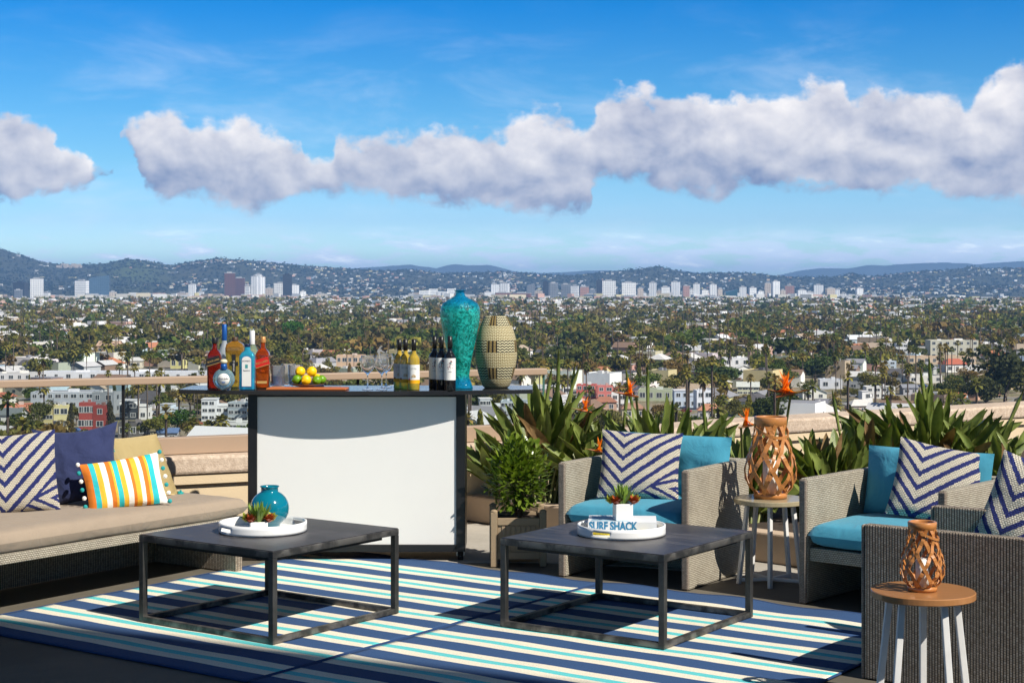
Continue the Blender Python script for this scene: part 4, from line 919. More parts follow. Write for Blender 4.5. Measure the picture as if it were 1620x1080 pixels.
# tall teal vase and basket
p = bar_at(728, 614.0); H = tops(459, p); k_ = H / .60
m = MB(); pr = [(.076, 0), (.078, .004), (.070, .03), (.057, .062), (.056, .085), (.061, .115), (.068, .165), (.084, .240), (.100, .313), (.1135, .385), (.121, .43), (.1225, .465), (.118, .495), (.106, .518), (.078, .538), (.050, .552), (.034, .563), (.028, .574), (.0265, .586), (.030, .594), (.0365, .5975), (.037, .600), (.033, .601), (.0235, .590)]
m.lathe([(r_, z * k_) for r_, z in pr], 56, cap0=True)
o = tag(link('tall_vase', m.mesh('tall_vase', M['vase_glass']), loc=p), 'tall mottled teal glass vase with narrow foot and small neck', 'vase')
p = bar_at(784.8, 612.8); H = tops(499.5, p); k_ = H / .45
pr = [(.070, 0), (.082, .01), (.098, .05), (.112, .10), (.122, .15), (.1285, .20), (.1290, .235), (.124, .29), (.113, .34), (.098, .385), (.082, .420), (.068, .445), (.064, .450), (.058, .445), (.07, .41)]
m = MB(); m.lathe([(r_ * 1.0, z * k_) for r_, z in pr], 64, cap0=True); tag(link('woven_basket', m.mesh('woven_basket', M['basket']), loc=p), 'egg-shaped woven basket vessel with black and cream bands at the counter end', 'basket')

# ================================================================== SIDE TABLES AND LANTERNS
def side_table(x, y, top_m, label, rz, h=.474):
    t = thing('side_table', label, 'side table', (x, y, 0), rz, 'small round side tables')
    m = MB(); m.lathe([(.001, h - .028), (.196, h - .028), (.201, h - .024), (.201, h - .003), (.198, h), (.001, h)], 64, smooth=False); part('tabletop', m, M[top_m], t)
    for k in range(5):
        a = 2 * PI * k / 5; c_, s_ = math.cos(a), math.sin(a)
        m = MB(); m.bar((c_ * .132, s_ * .132, h - .029), (c_ * .182, s_ * .182, .0), .026, .020); part('leg', m, M['white_leg'], t, bevel=.003)
        m = MB(); m.bar((c_ * .012, s_ * .012, .022), (c_ * .166, s_ * .166, .022), .020, .018); part('brace', m, M['white_leg'], t, bevel=.002)
    return t
side_table(1.60, 6.40, 'orange_wood', 'small round side table with glossy orange top and white legs', R(4))
side_table(1.445, 9.20, 'grey_wood', 'small round grey topped side table between the two wicker armchairs', R(45))
def lantern(x, y, z, H, Rm, label, rz, strips=8):
    t = thing('bamboo_lantern', label, 'lantern', (x, y, z), rz, 'woven bamboo lanterns')
    def rad(f): return np.interp(f, [0, .07, .14, .24, .34, .48, .62, .76, .84, 1], [.60, .62, .84, .97, 1.0, .92, .78, .66, .62, .60]) * Rm
    def strip(a0, turn, z0, z1, wd, off, seg=26):
        m_v = []
        for k in range(seg + 1):
            f = z0 + (z1 - z0) * k / seg; a = a0 + turn * (k / seg); r_ = rad(f) + off * math.sin(k * 1.25 + (0 if turn > 0 else PI)) ; m_v.append((a, r_, f * H))
        n = len(m.v)
        for k in range(seg + 1):
            a, r_, zz = m_v[k]; a1, r1, z1_ = m_v[min(k + 1, seg)]; a_0, r_0, z_0 = m_v[max(k - 1, 0)]
            P0 = Vector((r_ * math.cos(a), r_ * math.sin(a), zz)); T_ = (Vector((r1 * math.cos(a1), r1 * math.sin(a1), z1_)) - Vector((r_0 * math.cos(a_0), r_0 * math.sin(a_0), z_0))).normalized()
            Nn = Vector((math.cos(a), math.sin(a), 0)); S = T_.cross(Nn).normalized(); Nn = S.cross(T_)
            for sx_, nx in ((-.5, 0), (.5, 0), (.5, .0025), (-.5, .0025)): m.v.append(tuple(P0 + S * wd * sx_ + Nn * nx))
        for k in range(seg):
            for e in range(4): m.face([n + 4 * k + e, n + 4 * k + (e + 1) % 4, n + 4 * k + 4 + (e + 1) % 4, n + 4 * k + 4 + e], None, 0)
    m = MB(); wd = Rm * .165
    for k in range(strips):
        a = 2 * PI * k / strips; strip(a, R(88), .05, .91, wd, .0028); strip(a + .28, -R(88), .05, .91, wd, .0028)
        if k % 2 == 0: strip(a + .9, R(40), .10, .72, wd * .7, .0035)
    part('lattice', m, M['bamboo'], t)
    m = MB(); r0 = Rm * .60; m.lathe([(r0, .885 * H), (r0 + .004, .89 * H), (r0 + .006, .99 * H), (r0 + .003, H), (r0 - .004, H), (r0 - .006, .99 * H), (r0 - .006, .885 * H)], 40); part('top_ring', m, M['bamboo'], t)
    m = MB(); m.lathe([(.001, .001), (r0 + .006, .001), (r0 + .008, .065 * H), (r0, .072 * H), (.001, .03 * H)], 40); part('base_ring', m, M['bamboo'], t)
    m = MB(); n = 24; hp = [((rad(.86) + .010) * math.cos(PI * (k / n) + .3 + PI), (rad(.86) + .010) * math.sin(PI * (k / n) + .3 + PI), H * (.87 - .12 * math.sin(PI * k / n))) for k in range(n + 1)]
    for k in range(n):
        a_, b_ = Vector(hp[k]), Vector(hp[k + 1]); dz_ = Vector((0, 0, wd * .35)); o_ = Vector((a_.x, a_.y, 0)).normalized() * .002; m.quad(a_ - dz_ + o_, b_ - dz_ + o_, b_ + dz_ + o_, a_ + dz_ + o_)
    part('handle', m, M['bamboo'], t, solid=.003)
    m = MB(); cr_ = Rm * .30; m.lathe([(cr_, 0), (cr_, H * .42), (cr_ * .8, H * .43), (.001, H * .42)], 24, cap0=True); m.tube([(0, 0, H * .42), (0, .001, H * .45)], .0015, 5)
    tag(link('pillar_candle', m.mesh('pillar_candle', M['candle']), loc=(x, y, z + .035 * H)), 'white pillar candle inside the ' + ('big' if H > .4 else 'small') + ' bamboo lantern', 'candle', 'candles in the bamboo lanterns')
lantern(1.447, 9.20, .4745, .455, .143, 'big bulbous woven bamboo lantern on the grey side table', 0.2)
lantern(1.595, 6.39, .4745, .268, .083, 'small woven bamboo lantern on the orange side table', 0.9)

# ================================================================== SHRUB AND ITS PLANTER
p = gnd(815, 898); px_, py_ = p.x + .015, 9.86
t = thing('square_planter', 'tan wooden square planter box with corner posts holding the shrub', 'planter box', (px_, py_, 0), R(2)); s_ = .145
for sx_ in (-1, 1):
    for sy_ in (-1, 1):
        m = MB(); m.box(sx_ * s_ - .02, sx_ * s_ + .02, sy_ * s_ - .02, sy_ * s_ + .02, .004, .325); m.ball((sx_ * s_, sy_ * s_, .328), .022, sq=(1, 1, .6)); part('post', m, M['planter_wood'], t, bevel=.003)
m = MB()
for a_ in range(4):
    Mx = Matrix.Rotation(a_ * PI / 2, 4, 'Z'); m.box(-s_ + .021, s_ - .021, -s_ - .005, -s_ + .012, .07, .29, M=Mx)
    for q in (-.09, -.06, -.03, 0, .03, .06, .09): m.box(q - .010, q + .010, -s_ - .010, -s_ - .0055, .095, .245, M=Mx)
    m.box(-s_ + .021, s_ - .021, -s_ - .016, -s_ - .0055, .25, .29, M=Mx); m.box(-s_ + .021, s_ - .021, -s_ - .016, -s_ - .0055, .05, .09, M=Mx)
part('panel', m, M['planter_wood'], t, bevel=.002)
m = MB(); m.box(-s_ + .015, s_ - .015, -s_ + .015, s_ - .015, .08, .27); part('soil', m, M['soil'], t)
t = thing('leafy_shrub', 'bright green glossy leaved shrub growing in the tan planter box', 'shrub', (px_, py_, .27))
m = MB(); rng = random.Random(4)
for k in range(9):
    a = rng.uniform(0, 6.28); e = (math.cos(a) * rng.uniform(.03, .14), math.sin(a) * rng.uniform(.03, .14), rng.uniform(.2, .42)); m.tube([(math.cos(a) * .01, math.sin(a) * .01, -.03), (e[0] * .4, e[1] * .4, e[2] * .5), e], [.007, .005, .002], 6)
part('stem', m, M['bark'], t)
m = MB()
for k in range(1300):
    u1, u2, u3 = rng.random(), rng.random(), rng.random() ** .45
    th, ph = 2 * PI * u1, math.acos(2 * u2 - 1); lump = 1 + .22 * mnoise.noise(Vector((math.sin(ph) * math.cos(th) * 2.2, math.sin(ph) * math.sin(th) * 2.2, math.cos(ph) * 2.2)))
    q = Vector((.19 * u3 * lump * math.sin(ph) * math.cos(th), .19 * u3 * lump * math.sin(ph) * math.sin(th), .255 + .23 * u3 * lump * math.cos(ph)))
    if q.z < .07 and rng.random() < .8: continue
    dv = Vector((q.x, q.y, (q.z - .2) * .8)).normalized() + Vector((rng.gauss(0, .5), rng.gauss(0, .5), rng.gauss(.35, .4))); blade(m, q, dv, rng.uniform(.036, .062), rng.uniform(.021, .031), .12, seg=3)
part('foliage', m, M['shrub_leaf'], t)

# ================================================================== BIRD OF PARADISE PLANTS
def strel(name_label, cx, cy, n, spread, hmin, hmax, seed, flowers=(), dry=5, buds=0, lean=(0, 0)):
    n = int(n * 1.3); rng = random.Random(seed); t = thing('bird_of_paradise', name_label, 'plant', (cx, cy, .15), 0, 'bird of paradise plants along the parapet')
    st, lf, dr = MB(), MB(), MB()
    for k in range(n):
        a = rng.uniform(0, 2 * PI); rr = rng.random() ** .6; hh = rng.uniform(hmin, hmax) * (1 - .28 * rr); out = spread * rr
        base = Vector((math.cos(a) * rng.uniform(0, .16), math.sin(a) * rng.uniform(0, .16), 0)); L = rng.uniform(.30, .46) * (.8 + .3 * hh)
        tip = Vector((math.cos(a) * out + lean[0], math.sin(a) * out * .7 + lean[1], hh)); dv0 = (tip - base); up = Vector((0, 0, 1))
        dv = (dv0.normalized() + Vector((math.cos(a), math.sin(a), 0)) * .25 * rr + Vector((rng.gauss(0, .1), rng.gauss(0, .1), 0))).normalized()
        lb = tip - dv * L
        if lb.z < .05: lb.z = .05
        st.tube([base, base.lerp(lb, .5) + Vector((0, 0, .03)), lb], [.008, .0065, .0055], 5)
        # blade: lance shape folded along the midrib
        seg = 9; Wd = rng.uniform(.075, .130); side = dv.cross(Vector((rng.gauss(0, .6), -1, rng.gauss(0, .3)))).normalized(); nrm = side.cross(dv); fold = rng.uniform(.2, .8); bend = rng.uniform(.0, .26) * L * (.4 + rr); tw = rng.uniform(-.5, .5)
        tgt = dr if (k < dry) else lf; n0 = len(tgt.v); outw = Vector((math.cos(a), math.sin(a), -.25))
        for q in range(seg + 1):
            f_ = q / seg; w_ = Wd * (math.sin(PI * min(1, f_ * .93 + .03)) ** .75) * (1 - .35 * f_) if q < seg else 0.0
            c_ = lb + dv * L * f_ + outw * bend * f_ * f_; sd = (side * math.cos(tw * f_) + nrm * math.sin(tw * f_)); nm = sd.cross(dv)
            wv_ = .006 * math.sin(q * 2.3 + k)
            tgt.v += [tuple(c_ - sd * w_ / 2 * math.cos(fold) + nm * (w_ / 2 * math.sin(fold) + wv_)), tuple(c_ - sd * w_ * .25 * math.cos(fold) + nm * (w_ * .2 * math.sin(fold))), tuple(c_), tuple(c_ + sd * w_ * .25 * math.cos(fold) + nm * (w_ * .2 * math.sin(fold))), tuple(c_ + sd * w_ / 2 * math.cos(fold) + nm * (w_ / 2 * math.sin(fold) - wv_))]
        for q in range(seg):
            for e in range(4): tgt.face([n0 + 5 * q + e, n0 + 5 * q + e + 1, n0 + 5 * q + e + 6, n0 + 5 * q + e + 5], [(e / 4, q / seg), ((e + 1) / 4, q / seg), ((e + 1) / 4, (q + 1) / seg), (e / 4, (q + 1) / seg)], 0, True)
    for k in range(buds):
        a = rng.uniform(0, 6.28); b0 = Vector((math.cos(a) * .1, math.sin(a) * .06, 0)); tp = Vector((rng.uniform(-.35, .35) * spread * 2, rng.uniform(-.1, .1), rng.uniform(hmax * .95, hmax * 1.12)))
        lf.tube([b0, b0.lerp(tp, .55), tp - (tp - b0) * .12, tp], [.006, .007, .014, .001], 6)
    part('stalks', st, M['stalk'], t); part('foliage', lf, M['strelitzia'], t)
    if dry: part('dry_leaves', dr, M['dry_leaf'], t)
    for fx, fz, sc_, flip in flowers:            # flower head at (fx, fz) on its stalk
        s_ = .9 * sc_; h = MB(); top = Vector((fx, -.12, fz - .15)); h.tube([(fx * .4, -.02, 0), (fx * .8, -.09, top.z * .6), top], [.010, .009, .008], 7); fo = part('flower_stalk', h, M['stalk'], t)
        h = MB(); d0 = Vector((flip, -.15, .22)).normalized(); h.tube([top - d0 * .02 * s_, top + d0 * .05 * s_, top + d0 * .12 * s_, top + d0 * .20 * s_], [.008 * s_, .010 * s_, .008 * s_, .0015], 8); part('spathe', h, M['spathe'], fo)
        h = MB(); h2 = MB()
        for q in range(9):
            aa = R(-34 + 14 * q + rng.uniform(-6, 6)) * (-flip); dv = Vector((math.sin(aa) * .8, rng.uniform(-.35, .3), math.cos(aa))); blade(h, top + d0 * (.015 + .012 * q) * s_, dv, rng.uniform(.12, .17) * s_, .027 * s_, .0, seg=5)
        blade(h2, top + d0 * .05 * s_, (flip * .5, -.3, .8), .085 * s_, .012 * s_, 0, seg=3); part('petals', h, M['petal'], fo); part('tongue', h2, M['tongue'], fo)
    return t
def sp(px, Y): return (px - 810) / FPX * Y
strel('bird of paradise clump behind the shrub, right of the bar', sp(862, 11.35), 11.35, 62, .46, .52, .98, 3, [(sp(932, 11.35) - sp(862, 11.35), .80, .8, -1)], 6, 4)
strel('bird of paradise clump reaching low beside the bar end', sp(800, 11.45), 11.45, 26, .36, .30, .62, 21, [], 3, 0)
strel('bird of paradise clump behind the armchair by the shrub', sp(1050, 11.0), 11.0, 60, .50, .50, .90, 8, [(sp(1004, 11.0) - sp(1050, 11.0), .93, .95, -1), (sp(954, 11) - sp(1050, 11), .56, .75, -1)], 4, 2)
strel('bird of paradise with tall orange flower behind the big lantern', sp(1190, 10.6), 10.6, 42, .42, .38, .68, 12, [(sp(1228, 10.6) - sp(1190, 10.6), .96, 1.15, 1), (sp(1246, 10.6) - sp(1190, 10.6), .97, 1.0, -1), (sp(1168, 10.6) - sp(1190, 10.6), .76, .9, 1)], 4, 0)
strel('low bird of paradise clump just right of the big lantern', sp(1320, 10.6), 10.6, 52, .46, .38, .68, 15, [], 4, 0)
strel('large bird of paradise clump behind the second armchair', sp(1465, 10.9), 10.9, 84, .56, .58, .98, 17, [], 8, 2)
strel('bird of paradise clump at the right edge behind the chevron pillow', sp(1610, 10.2), 10.2, 40, .46, .30, .70, 19, [], 3, 0)

strel('bird of paradise leaves between shrub clump and surf armchair', sp(950, 11.2), 11.2, 34, .42, .45, .78, 31, [], 3, 1)
strel('bird of paradise leaves just left of the big lantern', sp(1130, 11.0), 11.0, 34, .40, .42, .74, 33, [], 3, 1)
strel('bird of paradise leaves rising between lantern and second armchair', sp(1275, 10.8), 10.8, 34, .42, .36, .66, 35, [], 4, 0)
strel('bird of paradise leaves over the second armchair back cushion', sp(1375, 10.8), 10.8, 36, .42, .45, .84, 37, [], 4, 1)
strel('bird of paradise leaves between the tilted pillow and the photo edge', sp(1555, 10.8), 10.8, 36, .44, .45, .84, 39, [], 4, 1)
# ================================================================== THE CITY BELOW
GZ = -45.0                                       # the plain lies 45 m under the terrace
def gD(py): return (CAMZ - GZ) * FPX / (py - HOR)
def pxy(x, y, z): return 810 + x / y * FPX, HOR - (z - CAMZ) / y * FPX
def ground_build(nt, b, tc):
    mp = nt.n('ShaderNodeMapping', i_Vector=tc.outputs['Object'], i_Rotation=(0, 0, R(25)))
    br = nt.n('ShaderNodeTexBrick', offset=0.0, i_Vector=mp, i_Scale=1.0); nt.put(br, 'Brick Width', 96.0); nt.put(br, 'Row Height', 60.0); nt.put(br, 'Mortar Size', 5.0); nt.put(br, 'Mortar Smooth', 0.1)
    n1 = nt.noise(tc.outputs['Object'], .05, 6, .7); n2 = nt.noise(tc.outputs['Object'], .6, 4, .7)
    yard = nt.mix(nt.ss(n1, .4, .6), (.11, .11, .04), (.24, .19, .12)); yard = nt.mix(nt.ss(n2, .5, .65), yard, (.30, .27, .22))
    nt.put(b, 'Base Color', nt.mix(br.outputs[1], yard, (.21, .20, .185))); b.inputs['Roughness'].default_value = .95
M['city_ground'] = mat('city_ground', build=ground_build)
m = MB(); S_ = 40000; m.quad((-S_, -2800, GZ), (S_, -2800, GZ), (S_, 25500, GZ), (-S_, 25500, GZ)); struct('ground', m, M['city_ground'])

def objcol(name, rough=.8, var=.2, vs=.5, streak=False):
    def f(nt, b, tc):
        oi = nt.n('ShaderNodeObjectInfo'); nz = nt.noise(tc.outputs['Object'], vs, 5, .65)
        nt.put(b, 'Base Color', nt.mix(1.0, oi.outputs['Color'], nt.m('MULTIPLY_ADD', nz, 2 * var, 1 - var), 'MULTIPLY')); b.inputs['Roughness'].default_value = rough
    return mat(name, build=f)
M['house_wall'] = objcol('house_wall'); M['house_roof'] = objcol('house_roof', .85, .35, .9)
def foliage(name, attr):
    def f(nt, b, tc):
        if attr: c = nt.n('ShaderNodeAttribute', attribute_name='Col').outputs[0]
        else: c = nt.n('ShaderNodeObjectInfo').outputs['Color']
        nz = nt.noise(tc.outputs['Object'], .9, 3); c = nt.mix(1.0, c, nt.m('MULTIPLY_ADD', nz, 1.1, .45), 'MULTIPLY')
        nt.put(b, 'Base Color', c); b.inputs['Roughness'].default_value = .7; b.inputs['Specular IOR Level'].default_value = .2
        out = [n_ for n_ in nt.nt.nodes if n_.type == 'OUTPUT_MATERIAL'][0]; t = nt.n('ShaderNodeBsdfTranslucent'); nt.put(t, 'Color', c); mx = nt.n('ShaderNodeMixShader', i_0=.3, i_1=b.outputs[0], i_2=t.outputs[0]); nt.put(out, 0, mx)
    return mat(name, build=f)
M['tree_leaf'] = foliage('tree_leaf', False); M['tree_leaf_many'] = foliage('tree_leaf_many', True)
def attrb(nt, b, tc):
    c = nt.n('ShaderNodeAttribute', attribute_name='Col').outputs[0]; nt.put(b, 'Base Color', c); b.inputs['Roughness'].default_value = .85
M['many'] = mat('many_colours', build=attrb)
M['trunk_far'] = mat('trunk_far', (.12, .09, .07), .9, var=.2)
def win_b(nt, b, tc):
    b.inputs['Base Color'].default_value = (.05, .06, .07, 1); b.inputs['Roughness'].default_value = .12; b.inputs['Specular IOR Level'].default_value = .8
M['win_glass'] = mat('window_glass', build=win_b); M['win_frame'] = mat('window_frame', (.7, .7, .68), .6, var=.05)

class NB:                                        # quick builder: arrays of quads with one colour each
    def __init__(s): s.q = []; s.c = []; s.m = []
    def add(s, quads, cols, mi=0):
        quads = np.asarray(quads, dtype=np.float32).reshape(-1, 4, 3); cols = np.asarray(cols, dtype=np.float32); 
        if cols.ndim == 1: cols = np.repeat(cols[None], len(quads), 0)
        s.q.append(quads); s.c.append(cols.reshape(-1, 3)); s.m.append(np.full(len(quads), mi, dtype=np.int32))
    def mesh(s, name, mats, color=True):
        q = np.concatenate(s.q); c = np.concatenate(s.c); n = len(q); me = bpy.data.meshes.new(name)
        me.vertices.add(4 * n); me.loops.add(4 * n); me.polygons.add(n)
        me.vertices.foreach_set('co', q.reshape(-1)); me.loops.foreach_set('vertex_index', np.arange(4 * n, dtype=np.int32))
        me.polygons.foreach_set('loop_start', np.arange(0, 4 * n, 4, dtype=np.int32)); me.polygons.foreach_set('loop_total', np.full(n, 4, dtype=np.int32))
        for m_ in (mats if isinstance(mats, (list, tuple)) else [mats]): me.materials.append(m_)
        me.polygons.foreach_set('material_index', np.concatenate(s.m))
        if color:
            ca = me.color_attributes.new('Col', 'FLOAT_COLOR', 'CORNER'); cc = np.ones((n, 4, 4), dtype=np.float32); cc[..., :3] = c[:, None, :]; ca.data.foreach_set('color', cc.reshape(-1))
        me.update(calc_edges=True); return me
def leafquads(cent, size, rng, up=.35):
    n = len(cent); a = rng.normal(size=(n, 3)); a /= np.linalg.norm(a, axis=1)[:, None]; b_ = np.cross(a, rng.normal(size=(n, 3))); b_ /= np.linalg.norm(b_, axis=1)[:, None]
    s_ = (size * rng.uniform(.6, 1.3, n))[:, None]; a = a * s_; b_ = b_ * s_ * .8
    return np.stack([cent - a - b_ * .4, cent + a * .3 - b_, cent + a + b_ * .4, cent - a * .3 + b_], 1)
def crown(n, size, seed, lobes=7, flat=.8, tall=False):       # unit crown: radius ~1, from z 0 to 2*flat
    rng = np.random.default_rng(seed); L = rng.normal(size=(lobes, 3)) * [.42, .42, .34]; Lr = rng.uniform(.38, .62, lobes)
    if tall: L[:, 2] = np.linspace(-.9, .9, lobes); L[:, :2] *= .35; Lr = np.interp(L[:, 2], [-.9, .9], [.55, .25])
    li = rng.integers(0, lobes, n); d_ = rng.normal(size=(n, 3)); d_ /= np.linalg.norm(d_, axis=1)[:, None]; rr = rng.uniform(.72, 1.05, n)
    c_ = L[li] + d_ * (Lr[li] * rr)[:, None]; c_[:, 2] = (c_[:, 2] * flat + flat)
    return leafquads(c_, size, rng)
def palmcrown(n, seed, size=.42):
    rng = np.random.default_rng(seed); out = []
    for k in range(n):
        a = 2.399 * k; e = 1.25 - 2.0 * (k / n) + rng.normal() * .12; dv = np.array([math.cos(a) * math.cos(e), math.sin(a) * math.cos(e), math.sin(e)]); sd = np.array([-math.sin(a), math.cos(a), 0]) * size * .5
        p0 = dv * .18; p1 = dv * .72 + [0, 0, .03]; p2 = dv * 1.05 + [0, 0, -.20]
        out += [[p0 - sd * .15, p0 + sd * .15, p1 + sd, p1 - sd], [p1 - sd, p1 + sd, p2 + sd * .35, p2 - sd * .35]]
    return np.array(out)
def boxq(x0, x1, y0, y1, z0, z1, top=True):
    P_ = lambda x, y, z: (x, y, z); q = [[P_(x0, y0, z0), P_(x1, y0, z0), P_(x1, y0, z1), P_(x0, y0, z1)], [P_(x1, y0, z0), P_(x1, y1, z0), P_(x1, y1, z1), P_(x1, y0, z1)], [P_(x1, y1, z0), P_(x0, y1, z0), P_(x0, y1, z1), P_(x1, y1, z1)], [P_(x0, y1, z0), P_(x0, y0, z0), P_(x0, y0, z1), P_(x0, y1, z1)]]
    if top: q.append([P_(x0, y0, z1), P_(x1, y0, z1), P_(x1, y1, z1), P_(x0, y1, z1)])
    return q
def place(T, pos, rot, sc):                      # template quads (N,4,3) -> (K,N,4,3)
    T = np.asarray(T, dtype=np.float32); pos = np.asarray(pos); sc = np.asarray(sc); c_, s_ = np.cos(rot), np.sin(rot); Q = T[None] * sc[:, None, None, :]
    x = Q[..., 0] * c_[:, None, None] - Q[..., 1] * s_[:, None, None]; y = Q[..., 0] * s_[:, None, None] + Q[..., 1] * c_[:, None, None]
    return np.stack([x, y, Q[..., 2]], -1) + pos[:, None, None, :]

# ---- colours with the names used in the labels
WALLS = [('white', (.80, .79, .76)), ('white', (.74, .73, .71)), ('off-white', (.62, .59, .52)), ('cream', (.62, .54, .38)), ('pale grey', (.42, .43, .44)), ('tan', (.46, .35, .24)), ('pale yellow', (.60, .53, .27)), ('pinkish', (.58, .36, .28)), ('pale blue', (.44, .54, .62)), ('grey-green', (.34, .38, .30)), ('brown', (.22, .15, .11)), ('white', (.78, .77, .75))]
ROOFS = [('white', (.66, .66, .66)), ('light grey', (.48, .48, .48)), ('grey', (.24, .24, .26)), ('brown', (.20, .13, .09)), ('terracotta', (.42, .17, .09)), ('dark', (.09, .085, .09)), ('tan', (.38, .30, .22)), ('light grey', (.55, .54, .52))]
TREES = [('olive', (.19, .17, .035)), ('green', (.10, .14, .022)), ('dark green', (.06, .08, .02)), ('brownish', (.17, .13, .045)), ('yellow-green', (.25, .23, .035)), ('olive', (.15, .145, .032)), ('rusty', (.21, .14, .04)), ('green', (.12, .135, .03)), ('olive', (.17, .16, .04))]
LAND = [(-60, 'over the sofa chevron pillow'), (70, 'over the navy pillow'), (190, 'over the straw pillow'), (285, 'behind the spirit bottles'), (410, 'behind the tumblers'), (455, 'behind the lemons'), (515, 'between lemons and wine glasses'), (565, 'behind the wine glasses'), (625, 'behind the white wine'), (680, 'behind the teal vase'), (750, 'behind the basket'), (820, 'just past the counter end'), (880, 'over the shrub'), (940, 'over the shrub armchair'), (1010, 'above the surf book'), (1065, 'over the teal back cushion'), (1170, 'over the big lantern'), (1265, 'right of the big lantern'), (1340, 'over the second armchair'), (1430, 'over the tilted chevron pillow'), (1560, 'by the right photo edge')]
BAND = [(470, 'below the towers'), (490, 'far away'), (515, 'far off'), (545, 'in mid town'), (585, 'halfway out'), (630, 'close by'), (2000, 'nearby')]
def where(px, py):
    l = [t_ for x_, t_ in LAND if px >= x_] or [LAND[0][1]]; b_ = next(t_ for y_, t_ in BAND if py < y_); return l[-1], b_
ORD = ['leftmost', 'second', 'third', 'fourth', 'fifth', 'sixth', 'seventh', 'eighth', 'ninth', 'tenth', 'eleventh', 'twelfth', 'thirteenth', 'fourteenth', 'fifteenth', 'sixteenth', 'seventeenth', 'eighteenth', 'nineteenth', 'twentieth']
PEND = {}
def later_label(o, what, px, py): PEND.setdefault((what, *where(px, py)), []).append((px, o))
def settle_labels():
    for (what, l, b_), lst in PEND.items():
        lst.sort(key=lambda q: q[0]); n = len(lst)
        for i, (px, o) in enumerate(lst):
            if n == 1: s_ = f'{what} {b_}, {l}'
            elif n == 2: s_ = f"{what} {b_}, {l}, {('left', 'right')[i]} of two"
            elif i == n - 1: s_ = f'{what} {b_}, {l}, rightmost of {n}' if False else f'rightmost {what} {b_}, {l}'
            elif i == 0: s_ = f'leftmost {what} {b_}, {l}'
            else: s_ = f"{what} {b_}, {l}, {ORD[i] if i < 20 else 'late'} from left"
            w_ = s_.split(); o['label'] = s_ if len(w_) <= 16 else s_.replace(' halfway out', '').replace(' far away', '').replace(' nearby', '').replace(' close by', '').replace(' stepped', '').replace('sofa chevron', 'chevron').replace(' in mid town', '').replace(' , ', ', ')

# ---- hills
RID = [(-900, 400), (-400, 392), (-200, 385), (-60, 386), (0, 394), (30, 402), (62, 413), (90, 418), (130, 419), (165, 417), (200, 409), (235, 413), (270, 420), (300, 414), (345, 408), (380, 411), (430, 415), (480, 420), (540, 424), (600, 428), (650, 427), (700, 432), (760, 431), (800, 430), (850, 434), (900, 436), (960, 430), (1000, 427), (1028, 423), (1040, 421), (1052, 424), (1075, 429), (1100, 433), (1150, 431), (1200, 433), (1245, 438), (1290, 439), (1330, 437), (1347, 432), (1362, 436), (1385, 437), (1420, 433), (1445, 430), (1500, 427), (1530, 423), (1540, 421), (1555, 425), (1620, 424), (1800, 420), (2100, 428), (2600, 434)]
rx, ry = zip(*RID)
def hill_z(px, D):                               # px = direction as a photo column
    if D < 7400: return GZ
    top = (HOR - np.interp(px, rx, ry)) / FPX * 10800 + CAMZ - GZ; X = (px - 810) / FPX * D
    f_ = min(1.0, max(0, (D - 7400) / 3400)); n1 = mnoise.fractal(Vector((X / 1500, D / 2600, 3.3)), 1, 2, 5); n2 = mnoise.noise(Vector((X / 500, D / 900, 9)))
    prof = f_ ** 1.25; sh = math.sin(PI * f_) if f_ < 1 else 0
    z = top * (prof + sh * (.20 * n1 + .10 * n2 + .10 * math.sin(f_ * 9 + n1 * 3)))
    if D > 10800: z = top * max(0.0, 1 - (D - 10800) / 4500)
    return GZ + max(0, z)
m = MB(); pxs = list(range(-900, 2600, 12)); Ds = [7400 + 3400 * (k / 46) for k in range(47)] + [11600, 12600, 14000, 15300]
for D in Ds:
    for p_ in pxs: m.v.append(((p_ - 810) / FPX * D, D, hill_z(p_, D)))
W_ = len(pxs); gcol = []
for j in range(len(Ds) - 1):
    for i in range(W_ - 1):
        px_c = pxs[i]; D = Ds[j]; nz = mnoise.noise(Vector((px_c / 40, D / 700, 0))); nz2 = mnoise.noise(Vector((px_c / 11, D / 160, 5)))
        g = max(0, 1 - abs(px_c - 205) / 80) * (1 if D > 9000 else .3); base = np.array((.040, .042, .022)) * (1 + .5 * nz2) + np.array((.03, .022, .01)) * max(0, nz)
        m.c = tuple(np.clip(base * (1 - g) + np.array((.065, .085, .02)) * g * (1 + .3 * nz2), .01, .3)); m.face([j * W_ + i, j * W_ + i + 1, (j + 1) * W_ + i + 1, (j + 1) * W_ + i], None, 0, True)
struct('hills', m, M['many'])
